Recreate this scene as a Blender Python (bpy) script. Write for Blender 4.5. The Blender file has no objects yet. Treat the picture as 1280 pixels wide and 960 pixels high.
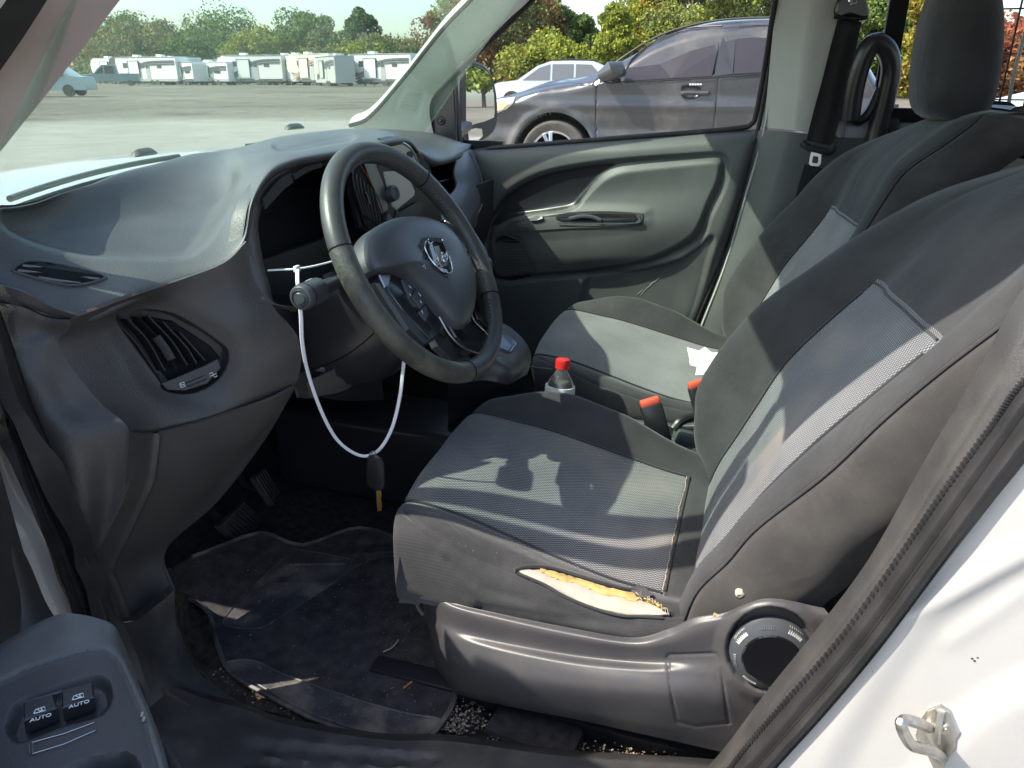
import bpy, bmesh, math, random
import numpy as np
from mathutils import Vector, Matrix, Euler
random.seed(7); rng = np.random.default_rng(7)
SC = bpy.context.scene
COL = SC.collection
# ------------------------------------------------------------------ camera
# van axes: +Y towards the bonnet, +X towards the passenger side, Z up, metres, ground at 0
F = 950.0; CX, CY = 640.0, 480.0
PITCH = math.atan((480 - 95) / F); AZ = math.radians(18.6)
CAM = np.array([-1.52, -0.475, 1.30])
_h = np.array([math.cos(AZ), math.sin(AZ), 0]); _R = np.array([math.sin(AZ), -math.cos(AZ), 0]); _Z = np.array([0, 0, 1.0])
_fw = _h * math.cos(PITCH) - _Z * math.sin(PITCH); _dn = -_h * math.sin(PITCH) - _Z * math.cos(PITCH)
cd = bpy.data.cameras.new('camera'); cam = bpy.data.objects.new('camera', cd); COL.objects.link(cam)
cd.sensor_fit = 'HORIZONTAL'; cd.sensor_width = 36; cd.lens = F / 1280 * 36; cd.clip_start = 0.02; cd.clip_end = 3000
M3 = Matrix(((_R[0], -_dn[0], -_fw[0]), (_R[1], -_dn[1], -_fw[1]), (_R[2], -_dn[2], -_fw[2])))
cam.matrix_world = Matrix.Translation(Vector(CAM)) @ M3.to_4x4()
SC.camera = cam
# ------------------------------------------------------------------ sky, sun, exposure
SUN_DIR = Vector((-0.335, 0.579, 0.743)).normalized()      # towards the sun
w = bpy.data.worlds.new('World'); SC.world = w; w.use_nodes = True
nt = w.node_tree; bg = nt.nodes['Background']
sky = nt.nodes.new('ShaderNodeTexSky'); sky.sky_type = 'NISHITA'; sky.sun_disc = False
sky.sun_elevation = math.asin(SUN_DIR.z); sky.sun_rotation = math.atan2(SUN_DIR.x, SUN_DIR.y)
sky.air_density = 1.0; sky.dust_density = 2.2; sky.ozone_density = 1.0
nt.links.new(sky.outputs[0], bg.inputs[0]); bg.inputs[1].default_value = 0.15
sl = bpy.data.lights.new('sun', 'SUN'); sl.energy = 3.0; sl.angle = math.radians(0.55); sl.color = (1.0, 0.93, 0.82)
so = bpy.data.objects.new('sun', sl); COL.objects.link(so)
so.rotation_euler = (-SUN_DIR).to_track_quat('-Z', 'Y').to_euler()
SC.view_settings.view_transform = 'Standard'; SC.view_settings.look = 'None'
SC.view_settings.exposure = 1.5; SC.view_settings.gamma = 1.0
SC.render.engine = 'CYCLES'
SC.cycles.transparent_max_bounces = 24; SC.cycles.max_bounces = 10; SC.cycles.diffuse_bounces = 5
# ------------------------------------------------------------------ picture -> place
def ray(px, py): return _fw + _R * (px - CX) / F + _dn * (py - CY) / F
def X(px, py, v): d = ray(px, py); return CAM + d * ((v - CAM[0]) / d[0])
def Y(px, py, v): d = ray(px, py); return CAM + d * ((v - CAM[1]) / d[1])
def Z(px, py, v): d = ray(px, py); return CAM + d * ((v - CAM[2]) / d[2])
def D(px, py, v): return CAM + ray(px, py) * v
def W(x, y, z): return np.array([x, y, z], float)
def CV(px, py, f):
    lo, hi = .2, 6.0; d = ray(px, py)
    for _ in range(50):
        m = (lo + hi) / 2; P = CAM + d * m
        if P[1] < f(P[0]): lo = m
        else: hi = m
    return CAM + d * lo
def PRJ(P):
    P = np.asarray(P, float); V = P - CAM; z = V @ _fw
    return CX + F * (V @ _R) / z, CY + F * (V @ _dn) / z
# ------------------------------------------------------------------ materials
def nodes(m): m.use_nodes = True; return m.node_tree.nodes, m.node_tree.links
def mat(name, col, rough=.5, metal=0, spec=.5, noise=0, nscale=30, bump=0, bscale=600, dirt=None, dirt_amt=0, dscale=8, coat=0, emit=None, bdist=.001, sheen=0):
    m = bpy.data.materials.new(name); N, L = nodes(m); b = N['Principled BSDF']
    c = (*col, 1)
    b.inputs['Base Color'].default_value = c; b.inputs['Roughness'].default_value = rough
    b.inputs['Metallic'].default_value = metal; b.inputs['Specular IOR Level'].default_value = spec
    if coat: b.inputs['Coat Weight'].default_value = coat; b.inputs['Coat Roughness'].default_value = .05
    if sheen: b.inputs['Sheen Weight'].default_value = sheen; b.inputs['Sheen Roughness'].default_value = .4
    tc = N.new('ShaderNodeTexCoord'); last = None
    if noise:
        n = N.new('ShaderNodeTexNoise'); n.inputs['Scale'].default_value = nscale; n.inputs['Detail'].default_value = 6
        L.new(tc.outputs['Object'], n.inputs['Vector'])
        mr = N.new('ShaderNodeMapRange'); mr.inputs[1].default_value = .3; mr.inputs[2].default_value = .7
        mr.inputs[3].default_value = 1 - noise; mr.inputs[4].default_value = 1 + noise
        L.new(n.outputs[0], mr.inputs[0])
        mx = N.new('ShaderNodeMix'); mx.data_type = 'RGBA'; mx.blend_type = 'MULTIPLY'; mx.inputs[0].default_value = 1
        mx.inputs[6].default_value = c; L.new(mr.outputs[0], mx.inputs[7]); last = mx.outputs[2]
    if dirt:
        n = N.new('ShaderNodeTexNoise'); n.inputs['Scale'].default_value = dscale; n.inputs['Detail'].default_value = 8; n.inputs['Roughness'].default_value = .65
        L.new(tc.outputs['Object'], n.inputs['Vector'])
        cr = N.new('ShaderNodeMapRange'); cr.inputs[1].default_value = .48; cr.inputs[2].default_value = .75; cr.inputs[4].default_value = dirt_amt
        L.new(n.outputs[0], cr.inputs[0])
        # fine specks of dust
        n2 = N.new('ShaderNodeTexNoise'); n2.inputs['Scale'].default_value = 420; n2.inputs['Detail'].default_value = 2
        L.new(tc.outputs['Object'], n2.inputs['Vector'])
        c2 = N.new('ShaderNodeMapRange'); c2.inputs[1].default_value = .66; c2.inputs[2].default_value = .74; c2.inputs[4].default_value = dirt_amt * .9
        L.new(n2.outputs[0], c2.inputs[0])
        ad = N.new('ShaderNodeMath'); ad.operation = 'MAXIMUM'; L.new(cr.outputs[0], ad.inputs[0]); L.new(c2.outputs[0], ad.inputs[1])
        mx = N.new('ShaderNodeMix'); mx.data_type = 'RGBA'; L.new(ad.outputs[0], mx.inputs[0])
        if last: L.new(last, mx.inputs[6])
        else: mx.inputs[6].default_value = c
        mx.inputs[7].default_value = (*dirt, 1); last = mx.outputs[2]
        rr = N.new('ShaderNodeMapRange'); rr.inputs[3].default_value = rough; rr.inputs[4].default_value = min(1, rough + .35)
        L.new(ad.outputs[0], rr.inputs[0]); L.new(rr.outputs[0], b.inputs['Roughness'])
    if last: L.new(last, b.inputs['Base Color'])
    if bump:
        n = N.new('ShaderNodeTexNoise'); n.inputs['Scale'].default_value = bscale; n.inputs['Detail'].default_value = 2
        L.new(tc.outputs['Object'], n.inputs['Vector'])
        bp = N.new('ShaderNodeBump'); bp.inputs['Strength'].default_value = bump; bp.inputs['Distance'].default_value = bdist
        L.new(n.outputs[0], bp.inputs['Height']); L.new(bp.outputs[0], b.inputs['Normal'])
    if emit: b.inputs['Emission Color'].default_value = (*emit, 1); b.inputs['Emission Strength'].default_value = 1
    return m
def weave(name, dark, light, pitch=.0046, amt=.5, dirt=None):
    """woven mesh cloth: staggered light knots on a dark ground, drawn from the UV laid out in metres"""
    m = bpy.data.materials.new(name); N, L = nodes(m); b = N['Principled BSDF']
    b.inputs['Roughness'].default_value = .85; b.inputs['Specular IOR Level'].default_value = .25
    b.inputs['Sheen Weight'].default_value = .15
    uv = N.new('ShaderNodeUVMap'); sp = N.new('ShaderNodeSeparateXYZ'); L.new(uv.outputs[0], sp.inputs[0])
    def f(op, a, c=None):
        n = N.new('ShaderNodeMath'); n.operation = op
        for i, q in enumerate((a, c)):
            if q is None: continue
            if isinstance(q, (int, float)): n.inputs[i].default_value = q
            else: L.new(q, n.inputs[i])
        return n.outputs[0]
    k = 2 * math.pi / pitch
    su = f('SINE', f('MULTIPLY', sp.outputs[0], k)); sv = f('SINE', f('MULTIPLY', sp.outputs[1], k * .6))
    pr = f('MULTIPLY', su, sv)
    mr = N.new('ShaderNodeMapRange'); mr.inputs[1].default_value = -.25; mr.inputs[2].default_value = .6; L.new(pr, mr.inputs[0])
    n = N.new('ShaderNodeTexNoise'); n.inputs['Scale'].default_value = 9; n.inputs['Detail'].default_value = 5
    tc = N.new('ShaderNodeTexCoord'); L.new(tc.outputs['Object'], n.inputs['Vector'])
    m2 = N.new('ShaderNodeMapRange'); m2.inputs[1].default_value = .3; m2.inputs[2].default_value = .7; m2.inputs[3].default_value = .82; m2.inputs[4].default_value = 1.15; L.new(n.outputs[0], m2.inputs[0])
    mx = N.new('ShaderNodeMix'); mx.data_type = 'RGBA'; L.new(mr.outputs[0], mx.inputs[0])
    mx.inputs[6].default_value = (*dark, 1); mx.inputs[7].default_value = (*light, 1)
    my = N.new('ShaderNodeMix'); my.data_type = 'RGBA'; my.blend_type = 'MULTIPLY'; my.inputs[0].default_value = 1
    L.new(mx.outputs[2], my.inputs[6]); L.new(m2.outputs[0], my.inputs[7])
    out = my.outputs[2]
    if dirt:
        n3 = N.new('ShaderNodeTexNoise'); n3.inputs['Scale'].default_value = 6; n3.inputs['Detail'].default_value = 3; L.new(tc.outputs['Object'], n3.inputs['Vector'])
        m3 = N.new('ShaderNodeMapRange'); m3.inputs[1].default_value = .52; m3.inputs[2].default_value = .72; m3.inputs[4].default_value = .35; L.new(n3.outputs[0], m3.inputs[0])
        mz = N.new('ShaderNodeMix'); mz.data_type = 'RGBA'; L.new(m3.outputs[0], mz.inputs[0]); L.new(out, mz.inputs[6]); mz.inputs[7].default_value = (*dirt, 1); out = mz.outputs[2]
    L.new(out, b.inputs['Base Color'])
    bp = N.new('ShaderNodeBump'); bp.inputs['Strength'].default_value = amt; bp.inputs['Distance'].default_value = .0008
    L.new(pr, bp.inputs['Height']); L.new(bp.outputs[0], b.inputs['Normal'])
    return m
def rib(name, col, pitch=.0035, dirt=None, amt=.35):
    """cloth with fine ribs along one UV direction, plus lint and dust"""
    m = mat(name, col, .9, spec=.2, noise=.18, nscale=14, dirt=dirt, dirt_amt=.42 if dirt else 0, dscale=5, sheen=.25)
    N, L = nodes(m); b = N['Principled BSDF']
    uv = N.new('ShaderNodeUVMap'); wv = N.new('ShaderNodeTexWave'); wv.bands_direction = 'X'; wv.inputs['Scale'].default_value = 1 / pitch / 3.2
    wv.inputs['Distortion'].default_value = .4; wv.inputs['Detail'].default_value = 1
    L.new(uv.outputs[0], wv.inputs['Vector'])
    n = N.new('ShaderNodeTexNoise'); n.inputs['Scale'].default_value = 900
    tc = N.new('ShaderNodeTexCoord'); L.new(tc.outputs['Object'], n.inputs['Vector'])
    ad = N.new('ShaderNodeMath'); L.new(wv.outputs[1], ad.inputs[0]); L.new(n.outputs[0], ad.inputs[1])
    bp = N.new('ShaderNodeBump'); bp.inputs['Strength'].default_value = amt; bp.inputs['Distance'].default_value = .0007
    L.new(ad.outputs[0], bp.inputs['Height'])
    n4 = N.new('ShaderNodeTexNoise'); n4.inputs['Scale'].default_value = 11; n4.inputs['Detail'].default_value = 3; n4.inputs['Distortion'].default_value = .6; L.new(tc.outputs['Object'], n4.inputs['Vector'])
    b4 = N.new('ShaderNodeBump'); b4.inputs['Strength'].default_value = .35; b4.inputs['Distance'].default_value = .012; L.new(n4.outputs[0], b4.inputs['Height'])
    L.new(b4.outputs[0], bp.inputs['Normal']); L.new(bp.outputs[0], b.inputs['Normal'])
    return m
def glass(name, tint, refl=.5, dust=0.0, dcol=(.7, .72, .68)):
    """thin pane: tinted see-through mixed with a mirror-like sheen by angle, and a little dust"""
    m = bpy.data.materials.new(name); N, L = nodes(m); N.remove(N['Principled BSDF']); out = N['Material Output']
    t = N.new('ShaderNodeBsdfTransparent'); t.inputs[0].default_value = (*tint, 1)
    g = N.new('ShaderNodeBsdfGlossy'); g.inputs['Roughness'].default_value = .01; g.inputs[0].default_value = (1, 1, 1, 1)
    lw = N.new('ShaderNodeFresnel'); lw.inputs[0].default_value = 1.45
    mu = N.new('ShaderNodeMath'); mu.operation = 'MULTIPLY'; mu.inputs[1].default_value = refl; L.new(lw.outputs[0], mu.inputs[0])
    mx = N.new('ShaderNodeMixShader'); L.new(mu.outputs[0], mx.inputs[0]); L.new(t.outputs[0], mx.inputs[1]); L.new(g.outputs[0], mx.inputs[2])
    last = mx
    if dust:
        d = N.new('ShaderNodeBsdfDiffuse'); d.inputs[0].default_value = (*dcol, 1)
        n = N.new('ShaderNodeTexNoise'); n.inputs['Scale'].default_value = 4; n.inputs['Detail'].default_value = 6
        tc = N.new('ShaderNodeTexCoord'); L.new(tc.outputs['Object'], n.inputs['Vector'])
        mr = N.new('ShaderNodeMapRange'); mr.inputs[1].default_value = .3; mr.inputs[2].default_value = .75; mr.inputs[3].default_value = dust * .5; mr.inputs[4].default_value = dust * 1.5
        L.new(n.outputs[0], mr.inputs[0])
        m2 = N.new('ShaderNodeMixShader'); L.new(mr.outputs[0], m2.inputs[0]); L.new(last.outputs[0], m2.inputs[1]); L.new(d.outputs[0], m2.inputs[2]); last = m2
    L.new(last.outputs[0], out.inputs[0])
    return m
MT = {}
MT['dash'] = mat('dash_grained_plastic', (.075, .077, .080), .42, spec=.5, noise=.12, nscale=12, bump=.42, bscale=430, bdist=.0018, dirt=(.17, .16, .14), dirt_amt=.13, dscale=5)
MT['dash2'] = mat('lower_dash_plastic', (.060, .055, .053), .45, spec=.5, noise=.15, nscale=12, bump=.45, bscale=420, bdist=.0018, dirt=(.17, .15, .12), dirt_amt=.16, dscale=7)
MT['plastic'] = mat('black_trim_plastic', (.042, .042, .044), .42, spec=.45, noise=.1, nscale=20, bump=.35, bscale=900, dirt=(.14, .12, .10), dirt_amt=.10, dscale=9)
MT['smooth'] = mat('satin_black_plastic', (.022, .022, .025), .28, spec=.5)
MT['gloss'] = mat('gloss_black_plastic', (.010, .010, .013), .08, spec=.6, coat=.4)
MT['base'] = mat('seat_base_plastic', (.062, .060, .064), .38, spec=.5, noise=.12, nscale=10, bump=.2, bscale=800, dirt=(.20, .17, .12), dirt_amt=.22, dscale=6)
MT['void'] = mat('dark_carpet', (.034, .032, .035), .95, spec=.1, noise=.4, nscale=60, bump=.6, bscale=300, dirt=(.10, .09, .07), dirt_amt=.16, dscale=12)
MT['leather'] = mat('worn_black_leather', (.048, .050, .050), .40, spec=.55, noise=.2, nscale=18, bump=.5, bscale=420, dirt=(.13, .12, .085), dirt_amt=.22, dscale=10, bdist=.0006)
MT['worn'] = mat('scuffed_leather', (.062, .062, .052), .45, spec=.5, noise=.3, nscale=30, bump=.9, bscale=160, dirt=(.17, .15, .10), dirt_amt=.5, dscale=22, bdist=.0012)
MT['hub'] = mat('airbag_cover_plastic', (.062, .067, .074), .36, spec=.5, bump=.25, bscale=900)
MT['chrome'] = mat('chrome', (.75, .76, .78), .16, metal=1)
MT['satin'] = mat('satin_metal_trim', (.45, .46, .48), .32, metal=1)
MT['steel'] = mat('striker_steel', (.50, .48, .44), .38, metal=1, noise=.25, nscale=40, dirt=(.22, .13, .06), dirt_amt=.3, dscale=30)
MT['trim2'] = mat('dusty_pillar_plastic', (.040, .038, .038), .5, noise=.2, nscale=14, bump=.35, bscale=500, dirt=(.15, .13, .11), dirt_amt=.25, dscale=8)
MT['fabric'] = rib('charcoal_seat_cloth', (.040, .040, .042), dirt=(.10, .097, .093))
MT['fabric2'] = rib('charcoal_ribbed_side_cloth', (.050, .047, .046), pitch=.0016, dirt=(.14, .128, .11), amt=.3)
MT['weave'] = weave('grey_woven_centre_cloth', (.052, .053, .058), (.265, .27, .285), dirt=(.30, .26, .20))
MT['weave2'] = weave('grey_woven_centre_cloth_clean', (.08, .082, .084), (.36, .365, .37))
MT['foam'] = mat('exposed_seat_foam', (.42, .37, .31), .9, spec=.1, noise=.12, nscale=25, bump=.5, bscale=90, bdist=.002, dirt=(.55, .36, .14), dirt_amt=.35, dscale=14)
MT['foamy'] = mat('yellowed_foam_edge', (.50, .35, .14), .9, spec=.1, noise=.3, nscale=60, bump=.7, bscale=120, bdist=.002)
MT['thread'] = mat('frayed_tan_thread', (.38, .30, .20), .9)
MT['grey_trim'] = mat('pale_grey_pillar_trim', (.46, .455, .43), .6, spec=.35, noise=.05, nscale=8, bump=.25, bscale=800, dirt=(.25, .22, .18), dirt_amt=.18, dscale=5)
MT['pinkish'] = mat('pinkish_beige_pillar_trim', (.42, .335, .31), .65, spec=.3, bump=.25, bscale=800, dirt=(.16, .12, .10), dirt_amt=.25, dscale=6)
MT['door'] = mat('passenger_door_plastic', (.085, .089, .089), .48, spec=.45, noise=.1, nscale=9, bump=.3, bscale=800, dirt=(.20, .19, .14), dirt_amt=.15, dscale=6)
MT['rubber'] = mat('black_rubber_seal', (.022, .021, .022), .55, spec=.35, noise=.25, nscale=25, bump=.4, bscale=300, dirt=(.12, .105, .09), dirt_amt=.16, dscale=10)
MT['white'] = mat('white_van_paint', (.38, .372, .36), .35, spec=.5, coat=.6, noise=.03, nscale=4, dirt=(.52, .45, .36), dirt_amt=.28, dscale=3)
MT['white_p'] = mat('white_cable_tie_plastic', (.78, .79, .80), .4)
MT['arm'] = mat('grey_armrest_plastic', (.085, .088, .088), .5, noise=.1, nscale=20, bump=.25, bscale=900, dirt=(.20, .18, .15), dirt_amt=.25, dscale=12)
MT['bol'] = mat('satin_grey_plastic', (.13, .135, .145), .38, bump=.2, bscale=900)
MT['ringp'] = mat('brownish_binnacle_plastic', (.105, .090, .088), .45, bump=.3, bscale=800)
MT['paper'] = mat('crumpled_white_paper', (.82, .83, .80), .8)
MT['red'] = mat('red_bottle_cap', (.72, .030, .025), .35)
MT['orange'] = mat('orange_release_button', (.75, .11, .055), .4)
MT['brass'] = mat('brass_key_blade', (.55, .36, .14), .3, metal=1, noise=.3, nscale=80)
MT['belt'] = rib('black_seat_belt_webbing', (.020, .020, .021), pitch=.004, amt=.6)
MT['print'] = mat('white_printed_mark', (.78, .80, .82), .5)
MT['mat'] = mat('carpet_floor_mat', (.050, .047, .049), .95, spec=.1, noise=.35, nscale=40, bump=1, bscale=420, bdist=.002, dirt=(.15, .125, .095), dirt_amt=.38, dscale=9)
MT['matr'] = mat('mat_rubber_pad', (.050, .048, .052), .5, noise=.3, nscale=20, dirt=(.27, .23, .18), dirt_amt=.9, dscale=14, bump=.3, bscale=200)
MT['sill'] = mat('scuffed_sill_plastic', (.040, .038, .038), .45, noise=.25, nscale=14, bump=.35, bscale=500, dirt=(.20, .165, .13), dirt_amt=.40, dscale=8)
MT['dirt'] = mat('dirty_brown_carpet', (.07, .055, .045), .95, spec=.1, noise=.5, nscale=50, bump=1, bscale=300, bdist=.002)
MT['grit'] = mat('grit', (.15, .115, .08), .9)
MT['grit2'] = mat('pale_grit', (.33, .29, .23), .9)
MT['screen'] = mat('pale_sheen_display_glass', (.62, .59, .50), .25, spec=.6)  # pale reflection on the display painted into its base colour
MT['dark'] = mat('matt_black', (.006, .006, .008), .6, spec=.2)  # even near-black for frit, vents, seams and dial face
MT['teal'] = mat('teal_green_plastic', (.07, .09, .085), .5)
MT['wind'] = glass('windscreen_glass', (.875, .958, .912), .20, dust=.06, dcol=(.66, .76, .70))  # pale green dust layer also stands in for haze over the view
MT['side'] = glass('side_window_glass', (.97, .985, .975), .2, dust=.008)
MT['dglass'] = glass('driver_window_glass', (.74, .90, .83), .3, dust=.02)
MT['pet'] = glass('clear_bottle_plastic', (.96, .97, .97), .8, dust=.07, dcol=(.85, .87, .85))
MT['mirror'] = mat('mirror_glass', (.88, .90, .90), .01, metal=1)
# ------------------------------------------------------------------ mesh helpers
def thing(name, label, cat, loc=(0, 0, 0), group=None):
    o = bpy.data.objects.new(name, None); COL.objects.link(o); o.location = loc; o.empty_display_size = .1
    o['label'] = label; o['category'] = cat
    if group: o['group'] = group
    return o
def link(name, me, m=None, parent=None, label=None):
    o = bpy.data.objects.new(name, me); COL.objects.link(o)
    if m is not None: me.materials.append(m)
    if parent is not None:
        o.parent = parent
        if parent.type == 'EMPTY': o.matrix_parent_inverse = Matrix.Translation(-Vector(parent.location))
        else: o.matrix_parent_inverse = parent.matrix_parent_inverse.inverted() if False else Matrix.Identity(4)
    if label: o['label'] = label
    return o
def fix(o):
    """parts are modelled in van coordinates: keep them there whatever the parent's place"""
    if o.parent is not None: o.matrix_parent_inverse = o.parent.matrix_world.inverted()
def mk(name, V, Fs, m, parent=None, label=None, smooth=True, uv=None):
    me = bpy.data.meshes.new(name); me.from_pydata([tuple(map(float, v)) for v in V], [], Fs)
    if smooth is True: me.polygons.foreach_set('use_smooth', [True] * len(me.polygons))
    if uv is not None:
        l = me.uv_layers.new(name='UVMap'); vi = np.zeros(len(me.loops), int); me.loops.foreach_get('vertex_index', vi)
        l.data.foreach_set('uv', np.asarray(uv, float)[vi].ravel())
    me.update()
    o = link(name, me, m, parent, label)
    if smooth == 'auto': autosmooth(o)
    return o
def autosmooth(o, ang=35):
    me = o.data; bm = bmesh.new(); bm.from_mesh(me)
    for f in bm.faces: f.smooth = True
    for e in bm.edges:
        if len(e.link_faces) == 2 and e.calc_face_angle(0) > math.radians(ang): e.smooth = False
    bm.to_mesh(me); bm.free()
def cr(P, n):
    """Catmull-Rom through the rows of P (k,...) sampled at n+1 points"""
    P = np.asarray(P, float); k = len(P)
    if k == 2: t = np.linspace(0, 1, n + 1).reshape(-1, *([1] * (P.ndim - 1))); return P[0] * (1 - t) + P[1] * t
    E = np.concatenate([[2 * P[0] - P[1]], P, [2 * P[-1] - P[-2]]])
    T = np.linspace(0, k - 1, n + 1); out = []
    for t in T:
        i = min(int(t), k - 2); u = t - i
        a, b, c, d = E[i], E[i + 1], E[i + 2], E[i + 3]
        out.append(.5 * (2 * b + (c - a) * u + (2 * a - 5 * b + 4 * c - d) * u * u + (3 * b - a - 3 * c + d) * u ** 3))
    return np.array(out)
def grid(rows, nu, nv):
    """rows of points -> (nv+1, nu+1, 3)"""
    R = [cr(r, nu) for r in rows]
    return cr(np.array(R), nv)
def normals(G, ref=None):
    du = np.gradient(G, axis=1); dv = np.gradient(G, axis=0)
    n = np.cross(du, dv); n /= (np.linalg.norm(n, axis=2, keepdims=True) + 1e-9)
    ref = CAM if ref is None else np.asarray(ref, float)
    c = ((ref - G) * n).sum(2)
    if np.median(c) < 0: n = -n
    return n
def sdpoly(px, py, poly):
    """signed distance (positive inside) of pixel arrays to a polygon"""
    P = np.asarray(poly, float); x, y = px, py; d = np.full(x.shape, 1e9); ins = np.zeros(x.shape, bool)
    for i in range(len(P)):
        a, b = P[i], P[(i + 1) % len(P)]; ab = b - a; L2 = ab @ ab + 1e-12
        t = np.clip(((x - a[0]) * ab[0] + (y - a[1]) * ab[1]) / L2, 0, 1)
        d = np.minimum(d, np.hypot(x - a[0] - t * ab[0], y - a[1] - t * ab[1]))
        c = (a[1] > y) != (b[1] > y)
        with np.errstate(divide='ignore', invalid='ignore'):
            xi = (b[0] - a[0]) * (y - a[1]) / (b[1] - a[1] + 1e-12) + a[0]
        ins ^= c & (x < xi)
    return np.where(ins, d, -d)
def smooth_poly(poly, n=6):
    P = np.asarray(poly, float); k = len(P); out = []
    for i in range(k):
        a, b, c, d = P[i - 1], P[i], P[(i + 1) % k], P[(i + 2) % k]
        for j in range(n):
            u = j / n
            out.append(.5 * (2 * b + (c - a) * u + (2 * a - 5 * b + 4 * c - d) * u * u + (3 * b - a - 3 * c + d) * u ** 3))
    return np.array(out)
def dent(G, poly, depth, soft=6, sm=True, ref=None, N=None):
    """press (depth > 0) or raise the surface inside an outline, with a rounded shoulder"""
    N = normals(G, ref) if N is None else N
    x, y = PRJ(G); P = smooth_poly(poly) if sm else poly
    s = np.clip(sdpoly(x, y, P) / soft * .5 + .5, 0, 1); s = s * s * (3 - 2 * s)
    return G - N * (depth * s)[..., None]
def crease(G, line, depth, width=3, ref=None):
    """a groove (depth > 0) or a ridge along a line"""
    N = normals(G, ref); x, y = PRJ(G); P = np.asarray(line, float); d = np.full(x.shape, 1e9)
    for i in range(len(P) - 1):
        a, b = P[i], P[i + 1]; ab = b - a
        t = np.clip(((x - a[0]) * ab[0] + (y - a[1]) * ab[1]) / (ab @ ab), 0, 1)
        d = np.minimum(d, np.hypot(x - a[0] - t * ab[0], y - a[1] - t * ab[1]))
    V = CAM - G; V /= np.linalg.norm(V, axis=2, keepdims=True); fc = np.clip((V * N).sum(2) * 2.5, 0, 1)
    return G - N * (depth * fc * np.exp(-(d / width) ** 2))[..., None]
def hit(G, px, py):
    """point of the surface seen at a pixel"""
    x, y = PRJ(G); d = (x - px) ** 2 + (y - py) ** 2
    i = np.argsort(d.ravel())[:4]; w = 1 / (d.ravel()[i] + 1e-3); P = G.reshape(-1, 3)[i]
    Q = (P * w[:, None]).sum(0) / w.sum()
    r = ray(px, py); t = ((Q - CAM) @ r) / (r @ r)
    return CAM + r * t
def hitn(G, px, py):
    x, y = PRJ(G); i = np.argmin((x - px) ** 2 + (y - py) ** 2); return normals(G).reshape(-1, 3)[i]
def sheet(name, G, m, parent=None, thick=.004, label=None, ref=None, uvs=None, mask=None, N=None):
    """a curved sheet of real thickness; mask (bool per cell) keeps only some of its cells"""
    nv, nu = G.shape[:2]; N = normals(G, ref) if N is None else N
    B = G - N * thick; V = np.concatenate([G.reshape(-1, 3), B.reshape(-1, 3)]); o = nv * nu
    keep = np.ones((nv - 1, nu - 1), bool) if mask is None else mask
    n0 = np.cross(G[nv // 2, nu // 2 + (1 if nu // 2 + 1 < nu else -1)] - G[nv // 2, nu // 2], G[nv // 2 + (1 if nv // 2 + 1 < nv else -1), nu // 2] - G[nv // 2, nu // 2])
    if nu // 2 + 1 >= nu: n0 = -n0
    if nv // 2 + 1 >= nv: n0 = -n0
    fl = (n0 @ N[nv // 2, nu // 2]) < 0
    Fs = []
    def add(f): Fs.append(tuple(f[::-1]) if fl else tuple(f))
    for j in range(nv - 1):
        for i in range(nu - 1):
            if not keep[j, i]: continue
            a, b, c, d = j * nu + i, j * nu + i + 1, (j + 1) * nu + i + 1, (j + 1) * nu + i
            add((a, b, c, d)); add((a + o, d + o, c + o, b + o))
            if j == 0 or not keep[j - 1, i]: add((a, a + o, b + o, b))
            if j == nv - 2 or not keep[j + 1, i]: add((d, c, c + o, d + o))
            if i == 0 or not keep[j, i - 1]: add((a, d, d + o, a + o))
            if i == nu - 2 or not keep[j, i + 1]: add((b, b + o, c + o, c))
    su = np.linalg.norm(np.diff(G, axis=1), axis=2).mean(0); sv = np.linalg.norm(np.diff(G, axis=0), axis=2).mean(1)
    U_, V_ = np.meshgrid(np.concatenate([[0], np.cumsum(su)]), np.concatenate([[0], np.cumsum(sv)]))
    uv = np.stack([U_, V_], -1).reshape(-1, 2); uv = np.concatenate([uv, uv])
    used = sorted({i for f in Fs for i in f}); mp = {v: k for k, v in enumerate(used)}
    ob = mk(name, V[used], [tuple(mp[i] for i in f) for f in Fs], m, parent, label, 'auto', uv[used])
    return ob
def frames(P):
    P = np.asarray(P, float); T = np.gradient(P, axis=0); T /= np.linalg.norm(T, axis=1, keepdims=True) + 1e-9
    n = np.array([0, 0, 1.0]); n = n if abs(T[0] @ n) < .9 else np.array([1.0, 0, 0]); A = []
    for t in T:
        n = n - t * (n @ t); n /= np.linalg.norm(n) + 1e-9; A.append(n)
    A = np.array(A); return T, A, np.cross(T, A)
def tubeVF(P, r, n=10, closed=False, flat=1.0, up=None):
    P = np.asarray(P, float); k = len(P); r = np.broadcast_to(np.asarray(r, float), (k,))
    if closed:
        Q = np.concatenate([P[-2:], P, P[:2]]); T, A, B = frames(Q); T, A, B = T[2:-2], A[2:-2], B[2:-2]
    else: T, A, B = frames(P)
    if up is not None:
        B = np.cross(T, np.asarray(up, float)); B /= np.linalg.norm(B, axis=1, keepdims=True) + 1e-9; A = np.cross(B, T)
    V = []; Fs = []
    for i in range(k):
        for j in range(n):
            a = 2 * math.pi * j / n; V.append(P[i] + r[i] * (flat * math.cos(a) * A[i] + math.sin(a) * B[i]))
    m = k if closed else k - 1
    for i in range(m):
        for j in range(n):
            a, b = i * n + j, i * n + (j + 1) % n; c, d = ((i + 1) % k) * n + (j + 1) % n, ((i + 1) % k) * n + j
            Fs.append((a, b, c, d))
    if not closed: Fs += [tuple(range(n))[::-1], tuple(range((k - 1) * n, k * n))]
    return V, Fs
def tube(name, P, r, m, parent=None, n=10, closed=False, flat=1.0, up=None, label=None, samples=None):
    if samples: P = cr(P, samples)
    V, Fs = tubeVF(P, r, n, closed, flat, up); return mk(name, V, Fs, m, parent, label, 'auto')
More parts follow.
